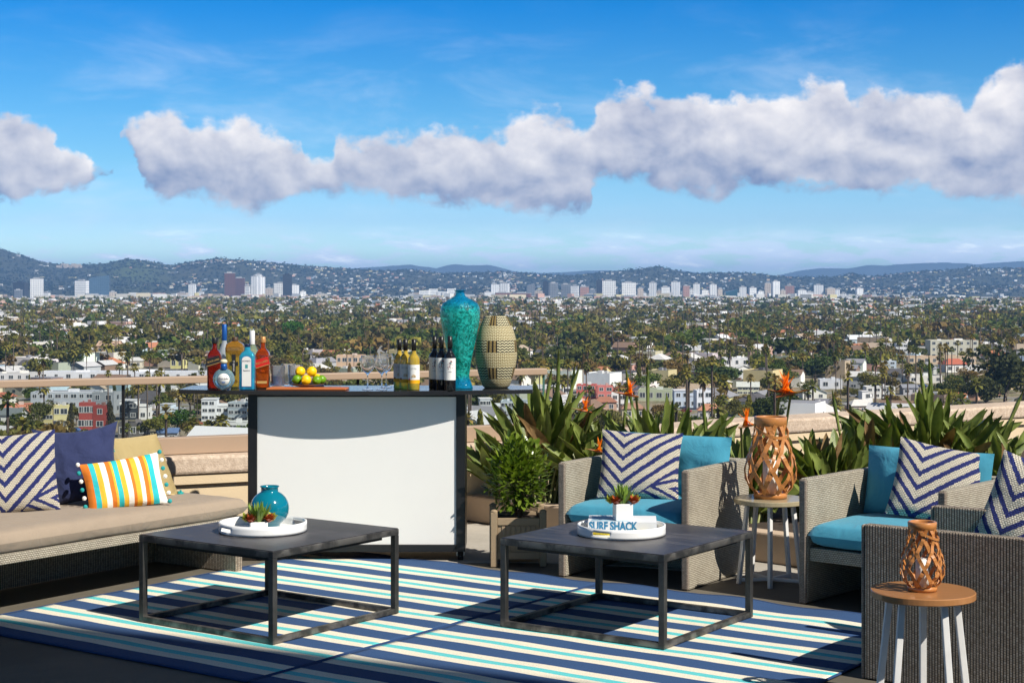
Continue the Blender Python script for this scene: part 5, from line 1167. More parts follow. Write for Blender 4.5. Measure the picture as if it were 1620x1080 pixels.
# far mountains
for (nm, D, pts, zlow) in (('far_mountains', 21000, [(-900, 455), (500, 455), (560, 424), (585, 423), (610, 421), (625, 420), (645, 419), (665, 421), (690, 424), (705, 420), (722, 418), (745, 420), (770, 419), (795, 424), (815, 430), (860, 432), (900, 430), (930, 428), (960, 428), (1010, 430), (1075, 428), (1110, 432), (1180, 433), (1230, 436), (1265, 428), (1300, 424), (1340, 425), (1375, 419), (1400, 420), (1440, 417), (1500, 415), (1540, 418), (1600, 414), (1640, 412), (2600, 420)], 0),):
    m = MB(); cols = list(range(-900, 2600, 10)); rows = [0, .25, .5, .75, 1, 1.6]
    for r_ in rows:
        for p_ in cols:
            h_ = (HOR - np.interp(p_, *zip(*pts))) / FPX * D + CAMZ - GZ; DD = D - 2600 + 2600 * r_; fz = r_ if r_ <= 1 else .2; z = GZ + max(0, h_) * fz * (1 + .22 * (1 if 0 < r_ < 1 else .15) * mnoise.noise(Vector((p_ / 22, r_ * 3, 1)))); m.v.append(((p_ - 810) / FPX * DD, DD, z))
    m.c = (.06, .06, .045); w1 = len(cols)
    for j in range(len(rows) - 1):
        for i in range(w1 - 1): m.face([j * w1 + i, j * w1 + i + 1, (j + 1) * w1 + i + 1, (j + 1) * w1 + i], None, 0, True)
    struct(nm, m, M['many'])
def on_hill(px, py):
    for D in np.linspace(7600, 10750, 120):
        z = hill_z(px, D)
        if pxy((px - 810) / FPX * D, D, z)[1] <= py: return D, z
    return 10750, hill_z(px, 10750)
rg = np.random.default_rng(5)
# hillside trees and houses: far too many to count
nb = NB(); cq = [crown(9, .5, 300 + k, 3) for k in range(4)]; n = 15000
P_ = np.zeros((n, 3)); 
for k in range(n):
    px = rg.uniform(-560, 2180); D = 7450 + 3380 * rg.random() ** .8; P_[k] = ((px - 810) / FPX * D, D, hill_z(px, D) - 2)
sz = rg.uniform(7, 15, n); 
for k in range(4):
    s_ = slice(k, n, 4); Q = place(cq[k], P_[s_], rg.uniform(0, 6, len(P_[s_])), np.stack([sz[s_], sz[s_], sz[s_] * .55], 1)); cc = np.array([.03, .036, .015])[None, None] * rg.uniform(.6, 1.5, (len(Q), Q.shape[1], 1)); nb.add(Q, cc)
o = link('hillside_trees', nb.mesh('hillside_trees', M['tree_leaf_many'])); tag(o, 'dark trees scattered over the distant hillsides', 'trees', kind='stuff')
nb = NB(); n = 0
while n < 2100:
    px = rg.uniform(-500, 2150); D = 7500 + 3200 * rg.random(); cl = mnoise.noise(Vector((px / 55, D / 700, 7))); dens_ = np.interp(px, [0, 130, 260, 300, 900, 1080, 1150, 1300, 1450, 1620], [.2, .1, .15, .9, .8, .5, .6, .35, 1, 1])
    if rg.random() > dens_ * (.35 + 1.3 * cl + .25): continue
    z = hill_z(px, D); X = (px - 810) / FPX * D; w_ = rg.uniform(10, 26); h_ = rg.uniform(5, 9); c_ = np.array(WALLS[rg.integers(0, 9)][1]) * rg.uniform(.6, 1.1)
    Q = place(boxq(-w_ / 2, w_ / 2, -7, 7, -4, h_), np.array([[X, D, z]]), np.array([rg.uniform(-.6, .6)]), np.ones((1, 3))); cc = np.repeat(c_[None], 5, 0); cc[4] = np.array(ROOFS[rg.integers(0, 8)][1]); nb.add(Q[0], cc); n += 1
o = link('hillside_houses', nb.mesh('hillside_houses', M['many'])); tag(o, 'white and cream houses scattered over the distant hillsides', 'houses', kind='stuff')

# ---- towers
def tower_mat(name, wall, glass, bw, rh, mort, off=0.0, rough=.5):
    def f(nt, b, tc):
        br = nt.n('ShaderNodeTexBrick', offset=off, i_Vector=tc.outputs['UV'], i_Color1=col4(glass), i_Color2=col4(tuple(g * 1.3 for g in glass)), i_Mortar=col4(wall), i_Scale=1.0)
        nt.put(br, 'Brick Width', bw); nt.put(br, 'Row Height', rh); nt.put(br, 'Mortar Size', mort); nt.put(br, 'Mortar Smooth', .05); nz = nt.noise(tc.outputs['Object'], .03, 3)
        nt.put(b, 'Base Color', nt.mix(1.0, br.outputs[0], nt.m('MULTIPLY_ADD', nz, .3, .85), 'MULTIPLY')); b.inputs['Roughness'].default_value = rough
    return mat(name, build=f)
TM = {'wg': tower_mat('white_grid_facade', (.93, .91, .87), (.26, .28, .31), 9, 7, 2.1), 'wb': tower_mat('white_band_facade', (.93, .91, .88), (.36, .39, .42), 200, 7, 2.3), 'wv': tower_mat('white_rib_facade', (.94, .92, .89), (.52, .55, .59), 7, 200, 2.2), 'dk': tower_mat('dark_facade', (.045, .040, .045), (.025, .025, .03), 8, 5, .8, rough=.3), 'br': tower_mat('brown_facade', (.15, .065, .055), (.07, .035, .035), 6, 7, 1.2), 'bk': tower_mat('brick_facade', (.24, .085, .055), (.09, .05, .045), 60, 8, 2.0), 'bg': tower_mat('blue_glass_facade', (.10, .16, .22), (.05, .09, .14), 9, 7, .9, rough=.25), 'gg': tower_mat('grey_glass_facade', (.22, .23, .25), (.10, .11, .13), 7, 7, 1.2, rough=.3), 'tg': tower_mat('teal_glass_facade', (.03, .10, .12), (.015, .06, .085), 9, 7, .7, rough=.2), 'cr': tower_mat('cream_facade', (.62, .52, .42), (.26, .22, .2), 8, 7, 1.9), 'pk': tower_mat('pink_facade', (.46, .25, .19), (.2, .12, .1), 8, 7, 1.8)}
M['roof_flat'] = mat('tower_roof', (.4, .4, .4), .9)
DSC = {'wg': 'white gridded', 'wb': 'white banded', 'wv': 'white ribbed', 'dk': 'dark', 'br': 'reddish-brown', 'bk': 'brick red', 'bg': 'blue glass', 'gg': 'grey glass', 'tg': 'teal glass', 'cr': 'cream', 'pk': 'pinkish'}
TW = [(20, 42, 446, 'dk', 0), (47, 66, 440, 'wg', 0), (118, 138, 443, 'wb', 0), (138, 172, 435, 'bg', 1), (298, 309, 449, 'wv', 0), (353, 372, 431, 'br', 0), (370, 386, 439, 'br', 0), (397, 408, 436, 'wv', 0), (408, 419, 437, 'wv', 0), (403, 413, 433, 'wv', 0), (446, 462, 434, 'dk', 0), (433, 457, 447, 'wg', 0), (458, 473, 450, 'wv', 0),
      (777, 790, 449, 'wv', 0), (791, 806, 447, 'wv', 0), (783, 808, 462, 'bk', 0), (811, 841, 463, 'bk', 0), (833, 846, 448, 'gg', 1), (859, 868, 445, 'dk', 0), (868, 883, 447, 'gg', 0), (888, 903, 449, 'gg', 0), (903, 916, 451, 'wb', 0), (917, 932, 453, 'pk', 0), (924, 944, 465, 'bg', 0), (943, 953, 443, 'dk', 0), (953, 975, 443, 'wg', 0), (965, 979, 453, 'wg', 0), (984, 1006, 446, 'wg', 0), (1027, 1039, 446, 'wv', 0), (1046, 1060, 453, 'wb', 0), (1062, 1077, 445, 'wv', 0),
      (1080, 1091, 451, 'pk', 0), (1097, 1108, 448, 'wv', 0), (1109, 1121, 458, 'wg', 0), (1123, 1134, 449, 'wv', 0), (1106, 1147, 468, 'tg', 0), (1147, 1167, 458, 'tg', 2), (1170, 1182, 453, 'wv', 0), (1185, 1197, 454, 'wb', 0), (1210, 1222, 447, 'cr', 0), (1221, 1234, 444, 'wv', 0), (1235, 1243, 458, 'cr', 0), (1242, 1258, 451, 'pk', 0), (1262, 1276, 458, 'wv', 0), (1288, 1304, 450, 'wv', 0), (1307, 1322, 455, 'cr', 0), (1322, 1329, 457, 'wv', 0), (1354, 1366, 455, 'wv', 0), (1352, 1362, 467, 'wb', 0), (1550, 1562, 471, 'gg', 0),
      (22, 34, 458, 'gg', 0), (280, 296, 462, 'cr', 0), (640, 663, 466, 'wb', 0), (1013, 1023, 462, 'wb', 0), (893, 900, 456, 'wv', 0), (1009, 1018, 455, 'cr', 0), (1040, 1047, 458, 'cr', 0), (1079, 1086, 459, 'wb', 0), (1091, 1098, 456, 'wg', 0), (1135, 1143, 456, 'cr', 0), (1160, 1170, 462, 'wg', 0), (1198, 1208, 460, 'wv', 0), (1276, 1287, 461, 'wb', 0), (1330, 1340, 463, 'wg', 0), (766, 777, 461, 'wb', 0), (846, 858, 459, 'cr', 0), (932, 942, 457, 'gg', 0), (312, 322, 461, 'wb', 0), (474, 484, 460, 'wg', 0), (420, 431, 455, 'cr', 0), (387, 396, 452, 'wb', 0), (500, 512, 463, 'cr', 0), (66, 78, 462, 'wb', 0), (172, 184, 461, 'cr', 0)]
for k, (x0, x1, yt, st, sl) in enumerate(TW):
    D = 6300 + (k * 137 % 9) * 60 + (400 if (k % 3 == 0) else 0)
    if st in ('bk',) or yt > 462: D = 5900 + (k % 5) * 30
    X0, X1 = (x0 - 810) / FPX * D, (x1 - 810) / FPX * D; zt = CAMZ - (yt - HOR) / FPX * D; w_ = X1 - X0; H_ = zt - GZ; rz = R(((k * 53) % 7 - 3) * 4); w2 = w_ / (math.cos(rz) + .7 * abs(math.sin(rz))); d2 = w2 * .7
    nm = 'office_tower' if H_ > 40 else 'office_block'
    t = thing(nm, '', 'tower' if H_ > 40 else 'building', ((X0 + X1) / 2, D + d2 / 2, GZ), rz, 'distant towers and blocks below the hills'); px_l = (x0 + x1) / 2
    m = MB()
    if sl:                                       # sloped crown
        lz, rz_ = (H_ * .86, H_) if sl == 1 else (H_ * .72, H_)
        m.v += [(-w2 / 2, -d2 / 2, 0), (w2 / 2, -d2 / 2, 0), (w2 / 2, d2 / 2, 0), (-w2 / 2, d2 / 2, 0), (-w2 / 2, -d2 / 2, lz), (w2 / 2, -d2 / 2, rz_), (w2 / 2, d2 / 2, rz_), (-w2 / 2, d2 / 2, lz)]
        for idx, uu in (((0, 1, 5, 4), w2), ((1, 2, 6, 5), d2), ((2, 3, 7, 6), w2), ((3, 0, 4, 7), d2)): m.face(list(idx), [(0, 0), (uu, 0), (uu, H_), (0, H_)])
        m.face([4, 5, 6, 7], None, 1); part('wall', m, [TM[st], TM[st]], t)
    else:
        m.box(-w2 / 2, w2 / 2, -d2 / 2, d2 / 2, 0, H_ - 3, skip='t'); part('wall', m, TM[st], t)
        m = MB(); m.box(-w2 / 2 - .3, w2 / 2 + .3, -d2 / 2 - .3, d2 / 2 + .3, H_ - 3, H_ - 1.2); m.box(-w2 * .28, w2 * .2, -d2 * .25, d2 * .3, H_ - 1.2, H_ + 3); o = part('roof', m, M['roof_flat'] if st != 'dk' else TM['dk'], t)
    hw_ = 'slab' if w_ > 40 else 'tower'
    later_label(t, f"{'tall ' if H_ > 65 else 'low ' if H_ < 35 else ''}{DSC[st]} {'tower' if H_ > 40 else 'block'}{' with slanted top' if sl else ''}", px_l, 480)
# low distant blocks between the towers
nb = NB(); n = 1750
for k in range(n):
    D = rg.uniform(5300, 7600); px = rg.uniform(-400, 2000); 
    if rg.random() > np.interp(px, [0, 150, 170, 480, 520, 620, 640, 740, 760, 1380, 1420, 1620], [.4, .5, 1, 1, .25, .25, .9, .9, 1, 1, .25, .25]): continue
    if 1400 < px and rg.random() < .6: continue
    X = (px - 810) / FPX * D; w_, d_, h_ = rg.uniform(14, 60), rg.uniform(12, 30), rg.uniform(5, 17) + (10 if rg.random() < .12 else 0); c_ = np.array(WALLS[rg.integers(0, 8)][1]) * rg.uniform(.75, 1.1)
    Q = place(boxq(-w_ / 2, w_ / 2, -d_ / 2, d_ / 2, 0, h_), np.array([[X, D, GZ]]), np.array([rg.uniform(-.5, .5)]), np.ones((1, 3))); cc = np.repeat(c_[None], 5, 0); cc[4] = ROOFS[[0, 1, 0, 7][k % 4]][1]; nb.add(Q[0], cc)
    for r_ in range(int(h_ // 4)): wq = np.array([[[-w_ / 2 + 1, -d_ / 2 - .1, 2 + 4 * r_], [w_ / 2 - 1, -d_ / 2 - .1, 2 + 4 * r_], [w_ / 2 - 1, -d_ / 2 - .1, 3.3 + 4 * r_], [-w_ / 2 + 1, -d_ / 2 - .1, 3.3 + 4 * r_]]]); Q = place(wq, np.array([[X, D, GZ]]), np.array([0.0]), np.ones((1, 3))); 
o = link('distant_low_buildings', nb.mesh('distant_low_buildings', M['many'])); tag(o, 'pale low buildings packed between the distant towers', 'buildings', kind='stuff')
# named low complexes
def complex_(name, label, px0, px1, yt, D, col, n=6, hill=None, seed=1, cat='building', yb=None):
    r_ = random.Random(seed); X0, X1 = (px0 - 810) / FPX * D, (px1 - 810) / FPX * D; zb = GZ if yb is None else CAMZ - (yb - HOR) / FPX * D; zt = CAMZ - (yt - HOR) / FPX * D; w_ = X1 - X0; H_ = zt - zb
    t = thing(name, label, cat, ((X0 + X1) / 2, D, zb)); m = MB(); x = -w_ / 2
    while x < w_ / 2 - .5:
        ww = min(w_ / n * r_.uniform(.6, 1.4), w_ / 2 - x); m.box(x, x + ww - .2, r_.uniform(0, 12), 34, -15, H_ * r_.uniform(.55, 1.0)); x += ww
    o = part('wall', m, TM[col] if col in TM else M[col], t); return t
D_, z_ = on_hill(93, 424)
complex_('hilltop_museum', 'cream stone museum complex crowning the green hill at the far left', 88, 128, 415.5, D_, 'cr', 7, seed=2, yb=425); complex_('hilltop_pavilion', 'small white pavilions on the hill left of the museum complex', 58, 75, 417, D_, 'wb', 2, seed=3, yb=424)
complex_('hospital_complex', 'white stepped complex just left of the teal vase neck', 663, 724, 455, 7000, 'wb', 6, seed=4)
complex_('shopping_center', 'long white low roofed centre below the white gridded towers', 848, 906, 478, 5200, 'wv', 5, seed=5)
complex_('warehouse', 'very long pale flat warehouse beyond the trees right of the basket', 905, 1082, 480.5, 4700, 'white_gloss', 5, seed=6)
complex_('warehouse', 'long low white roofed warehouse below the teal glass block', 1080, 1180, 484.5, 4300, 'white_gloss', 3, seed=7)
complex_('warehouse', 'shorter white roofed warehouse in front of the cream towers', 1187, 1234, 483, 4350, 'white_gloss', 2, seed=8)
complex_('stepped_block', 'white stepped low block below the steeple-like tower on the right', 1262, 1298, 468, 5600, 'wb', 3, seed=9)
complex_('school_block', 'cream blocky school on the far right plain', 1405, 1444, 480, 4500, 'cr', 3, seed=10)

# ---- houses in the near and middle town
def hwindow(t, x, z, w_, h_, y, face=0, dpt=0, half=0):
    m = MB(); 
    if face == 0: m.box(x - w_ / 2, x + w_ / 2, y - .06, y + .02, z, z + h_, 0); m.box(x - w_ / 2 - .12, x + w_ / 2 + .12, y - .10, y - .07, z - .12, z, 1); m.box(x - w_ / 2 - .12, x + w_ / 2 + .12, y - .10, y - .07, z + h_, z + h_ + .1, 1); m.box(x - .05, x + .05, y - .10, y - .07, z, z + h_, 1); m.box(x - w_ / 2 - .12, x - w_ / 2, y - .1, y - .07, z, z + h_, 1); m.box(x + w_ / 2, x + w_ / 2 + .12, y - .1, y - .07, z, z + h_, 1)
    else: s_ = face; m.box(min(y, y + s_ * .06), max(y, y + s_ * .06), x - w_ / 2, x + w_ / 2, z, z + h_, 0); m.box(min(y + s_ * .062, y + s_ * .1), max(y + s_ * .062, y + s_ * .1), x - w_ / 2 - .1, x + w_ / 2 + .1, z - .12, z, 1)
    return part('window', m, [M['win_glass'], M['win_frame']], t)
def house(t, kind, w_, d_, h_, storeys, nwin=None, col=None, rcol=None):
    x0, x1, y0, y1 = -w_ / 2, w_ / 2, -d_ / 2, d_ / 2; m = MB(); rm = MB()
    if kind == 'flat':
        m.box(x0, x1, y0, y1, 0, h_ - .35, skip='t'); rm.box(x0 + .25, x1 - .25, y0 + .25, y1 - .25, h_ - .75, h_ - .55); m.box(x0, x1, y0, y0 + .25, h_ - .35, h_); m.box(x0, x1, y1 - .25, y1, h_ - .35, h_); m.box(x0, x0 + .25, y0 + .25, y1 - .25, h_ - .35, h_); m.box(x1 - .25, x1, y0 + .25, y1 - .25, h_ - .35, h_); rm.box(x0 + w_ * .55, x0 + w_ * .72, -1, 1, h_ - .5, h_ + .9); rm.box(x0 + w_ * .2, x0 + w_ * .28, 0, 1, h_ - .5, h_ + .5)
    elif kind == 'step':
        m.box(x0, x0 + w_ * .55, y0, y1, 0, h_ - .05); m.box(x0 + w_ * .55 + .01, x1, y0 + 1.2, y1, 0, h_ * .68); rm.box(x0 - .2, x0 + w_ * .57, y0 - .2, y1 + .2, h_ - .04, h_ + .2); rm.box(x0 + w_ * .58, x1 + .2, y0 + 1.0, y1 + .2, h_ * .68 + .01, h_ * .68 + .2); m.box(x0 + w_ * .62, x1 - .2, y0 + 1.3, y0 + 1.38, h_ * .68 + .2, h_ * .68 + 1.1)
    else:
        rh = d_ * .24 if kind == 'gable' else w_ * .22; m.box(x0, x1, y0, y1, 0, h_, skip='t'); e = .5
        if kind == 'gable':                      # ridge along x
            for a_, b_ in ((y0 - e, 0), (y1 + e, 0)):
                sgn = 1 if a_ < 0 else -1; P4 = [(x0 - e, a_, h_ - .1), (x1 + e, a_, h_ - .1), (x1 + e, 0, h_ + rh), (x0 - e, 0, h_ + rh)]
                if sgn < 0: P4.reverse()
                rm.quad(*P4)
            for x in (x0, x1): m.v += [(x, y0, h_), (x, y1, h_), (x, 0, h_ + rh - .05)]; n_ = len(m.v); m.face([n_ - 3, n_ - 2, n_ - 1])
        elif kind == 'front':                    # ridge along y, gable to the viewer
            for a_ in (x0 - e, x1 + e):
                P4 = [(a_, y0 - e, h_ - .1), (a_, y1 + e, h_ - .1), (0, y1 + e, h_ + rh), (0, y0 - e, h_ + rh)]
                if a_ < 0: P4.reverse()
                rm.quad(*P4)
            for y in (y0, y1): m.v += [(x0, y, h_), (x1, y, h_), (0, y, h_ + rh - .05)]; n_ = len(m.v); m.face([n_ - 3, n_ - 2, n_ - 1])
        else:                                    # hip
            r_ = .25 * w_; A = [(x0 - e, y0 - e, h_ - .1), (x1 + e, y0 - e, h_ - .1), (x1 + e, y1 + e, h_ - .1), (x0 - e, y1 + e, h_ - .1)]; T0, T1 = (x0 + r_, 0, h_ + rh), (x1 - r_, 0, h_ + rh)
            rm.quad(A[0], A[1], T1, T0); rm.quad(A[2], A[3], T0, T1); rm.v += [A[1], A[2], T1, A[3], A[0], T0]; n_ = len(rm.v); rm.face([n_ - 6, n_ - 5, n_ - 4]); rm.face([n_ - 3, n_ - 2, n_ - 1])
    wo = part('wall', m, M['house_wall'], t); ro = part('roof', rm, M['house_roof'], t, solid=.12 if kind in ('gable', 'front', 'hip') else 0)
    if col: wo.color = (*col, 1)
    if rcol: ro.color = (*rcol, 1)
    n_ = nwin if nwin is not None else max(2, int(w_ // 3.6)); sh = h_ / storeys
    for s_ in range(storeys):
        for k in range(n_):
            x = x0 + w_ * (k + .5) / n_
            if kind == 'step' and x > x0 + w_ * .5: 
                if (s_ + 1) * sh < h_ * .7: hwindow(t, x, s_ * sh + sh * .3, 1.5, sh * .42, y0 + 1.2)
                continue
            hwindow(t, x, s_ * sh + sh * .3, 1.5 if (k + s_) % 2 else 2.1, sh * .42, y0)
        hwindow(t, 0, s_ * sh + sh * .3, 1.6, sh * .4, x1, 1); 
    return t
taken = []
# (x0, x1, y_top, y_base, kind, storeys, wall colour name+value, roof colour, label)
CUST = [
 (66, 84, 640, 679, 'flat', 3, (.62, .55, .26), (.45, .43, .4), 'narrow pale yellow apartment house joined beside the wider yellow one', 2),
 (84, 107, 641, 679, 'flat', 2, (.66, .59, .30), (.55, .53, .5), 'pale yellow two storey apartment house left of the dark red building', 2),
 (123, 148, 637, 680, 'flat', 2, (.30, .055, .045), (.3, .12, .1), 'dark red three storey building seen above the navy pillow', 3),
 (147, 170, 641, 680, 'flat', 2, (.27, .05, .04), (.2, .1, .08), 'dark red wing attached right of the red building', 1),
 (46, 146, 620, 646, 'flat', 2, (.38, .41, .45), (.6, .6, .62), 'long blue-grey warehouse with a row of square windows behind the yellow houses', 8),
 (146, 184, 620, 655, 'flat', 2, (.28, .30, .31), (.5, .5, .5), 'grey corrugated hall behind the red building', 2),
 (189, 232, 634, 664, 'step', 2, (.74, .73, .70), (.5, .5, .5), 'white mission style house with big dark arch behind the glass', 3),
 (183, 232, 669, 692, 'flat', 1, (.10, .095, .09), (.22, .2, .19), 'low dark charcoal house with glass roof room near the railing post', 3),
 (252, 287, 640, 665, 'step', 2, (.56, .64, .70), (.45, .46, .48), 'white and pale blue flat roofed house left of the bar', 2),
 (317, 361, 632, 666, 'step', 3, (.70, .72, .73), (.55, .55, .55), 'white and grey modern block with roof terrace beside the bar frame', 4),
 (361, 395, 636, 668, 'flat', 3, (.40, .46, .49), (.5, .5, .5), 'blue-grey modern block touching the bar frame', 3),
 (345, 392, 668, 700, 'flat', 2, (.60, .62, .60), (.6, .6, .58), 'pale low modern house below the modern blocks, left of the bar', 3),
 (0, 44, 640, 656, 'flat', 1, (.62, .24, .15), (.55, .42, .36), 'salmon pink low building at the left photo edge', 2),
 (-14, 32, 650, 672, 'gable', 1, (.6, .6, .58), (.13, .15, .15), 'dark grey gabled house below the salmon building at the left edge', 2),
 (248, 279, 678, 700, 'gable', 1, (.4, .4, .42), (.10, .16, .30), 'small house with blue metal roof below the trees left of the bar', 2),
 (-10, 18, 622, 640, 'hip', 2, (.72, .7, .66), (.38, .12, .07), 'white house with red roof at the left photo edge', 2),
 (60, 330, 588, 602, 'flat', 1, (.62, .64, .67), (.74, .75, .78), 'very long white roofed shed running just above the glass rail', 14),
 (-20, 62, 590, 603, 'flat', 1, (.5, .5, .5), (.68, .66, .6), 'pale depot building left of the long white shed', 6),
 (153, 188, 541, 562, 'gable', 1, (.58, .40, .28), (.5, .34, .24), 'tan long house in the trees above the straw pillow', 3),
 (200, 224, 566, 582, 'hip', 1, (.66, .62, .5), (.5, .5, .48), 'cream bungalow among trees left of the whisky bottles', 2),
 (270, 292, 565, 583, 'flat', 1, (.64, .60, .26), (.6, .58, .4), 'pale yellow flat house among trees left of the whisky bottles', 2),
 (532, 575, 562, 590, 'flat', 2, (.62, .44, .30), (.6, .5, .42), 'tan flat office building behind the wine glasses', 5),
 (757, 792, 631, 668, 'step', 3, (.62, .66, .68), (.62, .62, .62), 'grey-white modern block below the basket end of the counter', 4),
 (793, 838, 634, 672, 'flat', 3, (.46, .53, .56), (.62, .64, .66), 'blue-grey modern block with tall windows right of the bar', 4),
 (838, 902, 611, 636, 'flat', 2, (.60, .60, .58), (.6, .6, .6), 'long white block with parking deck right of the rail end', 6),
 (913, 945, 608, 630, 'flat', 2, (.52, .13, .11), (.6, .58, .56), 'coral red flat roofed building left of the orange flowers', 3),
 (945, 970, 610, 632, 'flat', 2, (.56, .17, .15), (.5, .3, .26), 'pinkish red building attached right of the coral one', 2),
 (970, 999, 611, 632, 'hip', 1, (.5, .42, .34), (.26, .10, .06), 'brown tiled roof house between the red building and the orange flower', 2),
 (968, 1003, 622, 648, 'flat', 2, (.74, .74, .72), (.55, .5, .45), 'white house with blue windows in front of the brown roofed one', 3),
 (940, 975, 630, 650, 'hip', 1, (.45, .3, .22), (.30, .13, .08), 'reddish brown tiled bungalow below the coral building', 2),
 (1012, 1067, 616, 634, 'flat', 1, (.40, .44, .30), (.52, .54, .46), 'pale green flat roofed house right of the first orange flower', 4),
 (1067, 1104, 618, 645, 'step', 2, (.50, .57, .66), (.6, .6, .62), 'blue-white modern house over the teal back cushion', 3),
 (1100, 1126, 617, 648, 'flat', 2, (.66, .68, .72), (.6, .6, .6), 'tall white modern house right of the blue-white one', 2),
 (1106, 1148, 643, 664, 'hip', 1, (.72, .70, .66), (.42, .20, .12), 'white house with terracotta hip roof left of the big lantern', 3),
 (983, 1020, 640, 662, 'hip', 1, (.6, .52, .36), (.32, .18, .12), 'cream bungalow with brown tile roof behind the leaves', 2),
 (1168, 1203, 607, 624, 'gable', 2, (.66, .66, .46), (.5, .52, .48), 'pale cream two storey house with grey gable behind the lantern', 4),
 (1270, 1308, 616, 632, 'front', 1, (.74, .73, .66), (.66, .66, .64), 'white gabled house right of the tall orange flower', 2),
 (1362, 1382, 619, 648, 'step', 2, (.76, .76, .75), (.6, .6, .6), 'narrow white modern tower house over the second armchair', 1),
 (1372, 1418, 612, 630, 'flat', 2, (.72, .72, .70), (.6, .6, .6), 'long white flat roofed house right of the modern tower house', 4),
 (1268, 1318, 645, 662, 'hip', 1, (.70, .66, .58), (.38, .19, .11), 'bungalow with terracotta tile roof and white tower beside the lantern', 3),
 (1282, 1296, 634, 656, 'hip', 2, (.74, .73, .70), (.4, .38, .36), 'small white square tower rising from the terracotta roof', 1),
 (1293, 1322, 632, 652, 'gable', 1, (.64, .62, .42), (.16, .16, .18), 'cream house with dark grey roof behind the white tower', 3),
 (1344, 1384, 636, 655, 'hip', 1, (.55, .42, .34), (.60, .58, .54), 'wide white roofed tan bungalow over the second armchair', 3),
 (1298, 1334, 600, 615, 'flat', 1, (.60, .62, .66), (.58, .6, .62), 'pale grey shed roofed house above the white gabled one', 2),
 (1428, 1452, 612, 624, 'gable', 1, (.42, .42, .45), (.22, .23, .26), 'grey house with dark gable roof over the tilted pillow', 2),
 (1438, 1548, 564, 576, 'flat', 1, (.66, .50, .34), (.56, .44, .32), 'long cream low building below the glassy apartments', 9),
 (1472, 1548, 538, 567, 'flat', 3, (.52, .50, .40), (.7, .68, .64), 'glassy apartment building with pale roofs left of the big dark tree', 7),
 (1493, 1532, 571, 589, 'hip', 1, (.74, .73, .70), (.42, .12, .07), 'white house with bright red roof left of the big dark tree', 3),
 (1418, 1436, 543, 565, 'flat', 3, (.72, .73, .74), (.6, .6, .6), 'white three storey block left of the glassy apartments', 3),
 (1343, 1382, 532, 549, 'gable', 1, (.42, .5, .55), (.62, .64, .66), 'pale roofed hall among palms right of the big lantern', 3),
 (1395, 1420, 571, 584, 'flat', 2, (.52, .60, .68), (.6, .6, .6), 'pale blue house among palms over the second armchair', 2),
 (1146, 1186, 566, 580, 'flat', 1, (.74, .74, .74), (.7, .7, .7), 'white shed with dark openings above the orange flowers', 3),
 (1163, 1188, 579, 593, 'front', 1, (.74, .73, .70), (.72, .72, .7), 'white gable ended shed right of the round dark tree', 2),
 (1560, 1600, 560, 572, 'hip', 1, (.6, .5, .4), (.46, .16, .08), 'orange tiled house at the right photo edge by the dark tree', 3),
 (1436, 1490, 594, 606, 'flat', 1, (.62, .60, .56), (.62, .62, .6), 'long pale low building over the tilted chevron pillow', 4)]
TREEP = {}
def pos_of(px, pyb): D = gD(pyb); return Vector(((px - 810) / FPX * D, D, GZ))
for k, (x0, x1, yt, yb, kind, st, wc, rc, lbl, nw) in enumerate(CUST):
    D = gD(yb); X = ((x0 + x1) / 2 - 810) / FPX * D; w_ = (x1 - x0) / FPX * D; rz = R(((k * 37) % 5 - 2) * 4); w2 = w_ / (math.cos(rz) + .4 * abs(math.sin(rz))) if w_ < 60 else w_; d_ = min(w2 * .9, 14); H_ = CAMZ - (yt - HOR) / FPX * D - GZ
    if kind in ('gable', 'hip', 'front'): H_ *= .72
    t = thing('town_house' if w_ < 26 else 'town_block', lbl, 'house' if w_ < 26 else 'building', (X, D + d_ / 2, GZ), rz if w_ < 60 else 0, 'houses and low buildings in the town'); house(t, kind, w2, d_, max(3, H_), st, nw, wc, rc); taken.append((X, D + d_ / 2, max(w_, d_) * .55, yb))
    if 'mission' in lbl:
        m = MB(); n_ = 12; pts = [(3.2 * math.cos(PI * q / n_), 4.2 + 2.4 * math.sin(PI * q / n_)) for q in range(n_ + 1)] + [(-3.2, 0), (3.2, 0)]; n0 = len(m.v); m.v += [(p[0] - w2 * .15, -d_ / 2 - .08, p[1]) for p in pts]; m.face([n0 + q for q in range(len(pts))]); part('arch_opening', m, M['win_glass'], t)
# random filling: lots on a street grid
rot = R(25); cr_, sr_ = math.cos(rot), math.sin(rot)
ins = []                                          # candidates: (X, Y, kind)
cell = []
for j in range(-40, 330):
    for i in range(-190, 190):
        gx, gy = i * 19.2, j * 20.0; X = gx * cr_ + gy * sr_; Y = -gx * sr_ + gy * cr_
        if not (300 < Y < 5200) or abs(X / Y) > (.46 if Y > 900 else .7): continue
        if (i % 5 == 0) : continue
        if Y > 3000 and (i + j) % 2: continue
        cell.append((X, Y))
cell = np.array(cell); jit = rg.normal(size=cell.shape) * 3.2; cell = cell + jit
def free(X, Y, r_=0):
    for a, b, c, _ in taken:
        if abs(a - X) < c + r_ and abs(b - Y) < c * .8 + 6 + r_: return False
    return True
def blocks_custom(X, Y, h_, r_):                  # would it stand in front of a named house?
    px, py = pxy(X, Y, GZ); pt = pxy(X, Y, GZ + h_)[1]
    for (x0, x1, yt, yb, *_r) in CUST:
        if yb < py and x0 - r_ / Y * FPX < px < x1 + r_ / Y * FPX and pt < yb - .45 * (yb - yt): return True
    return False
houses, trees, palms = [], [], []
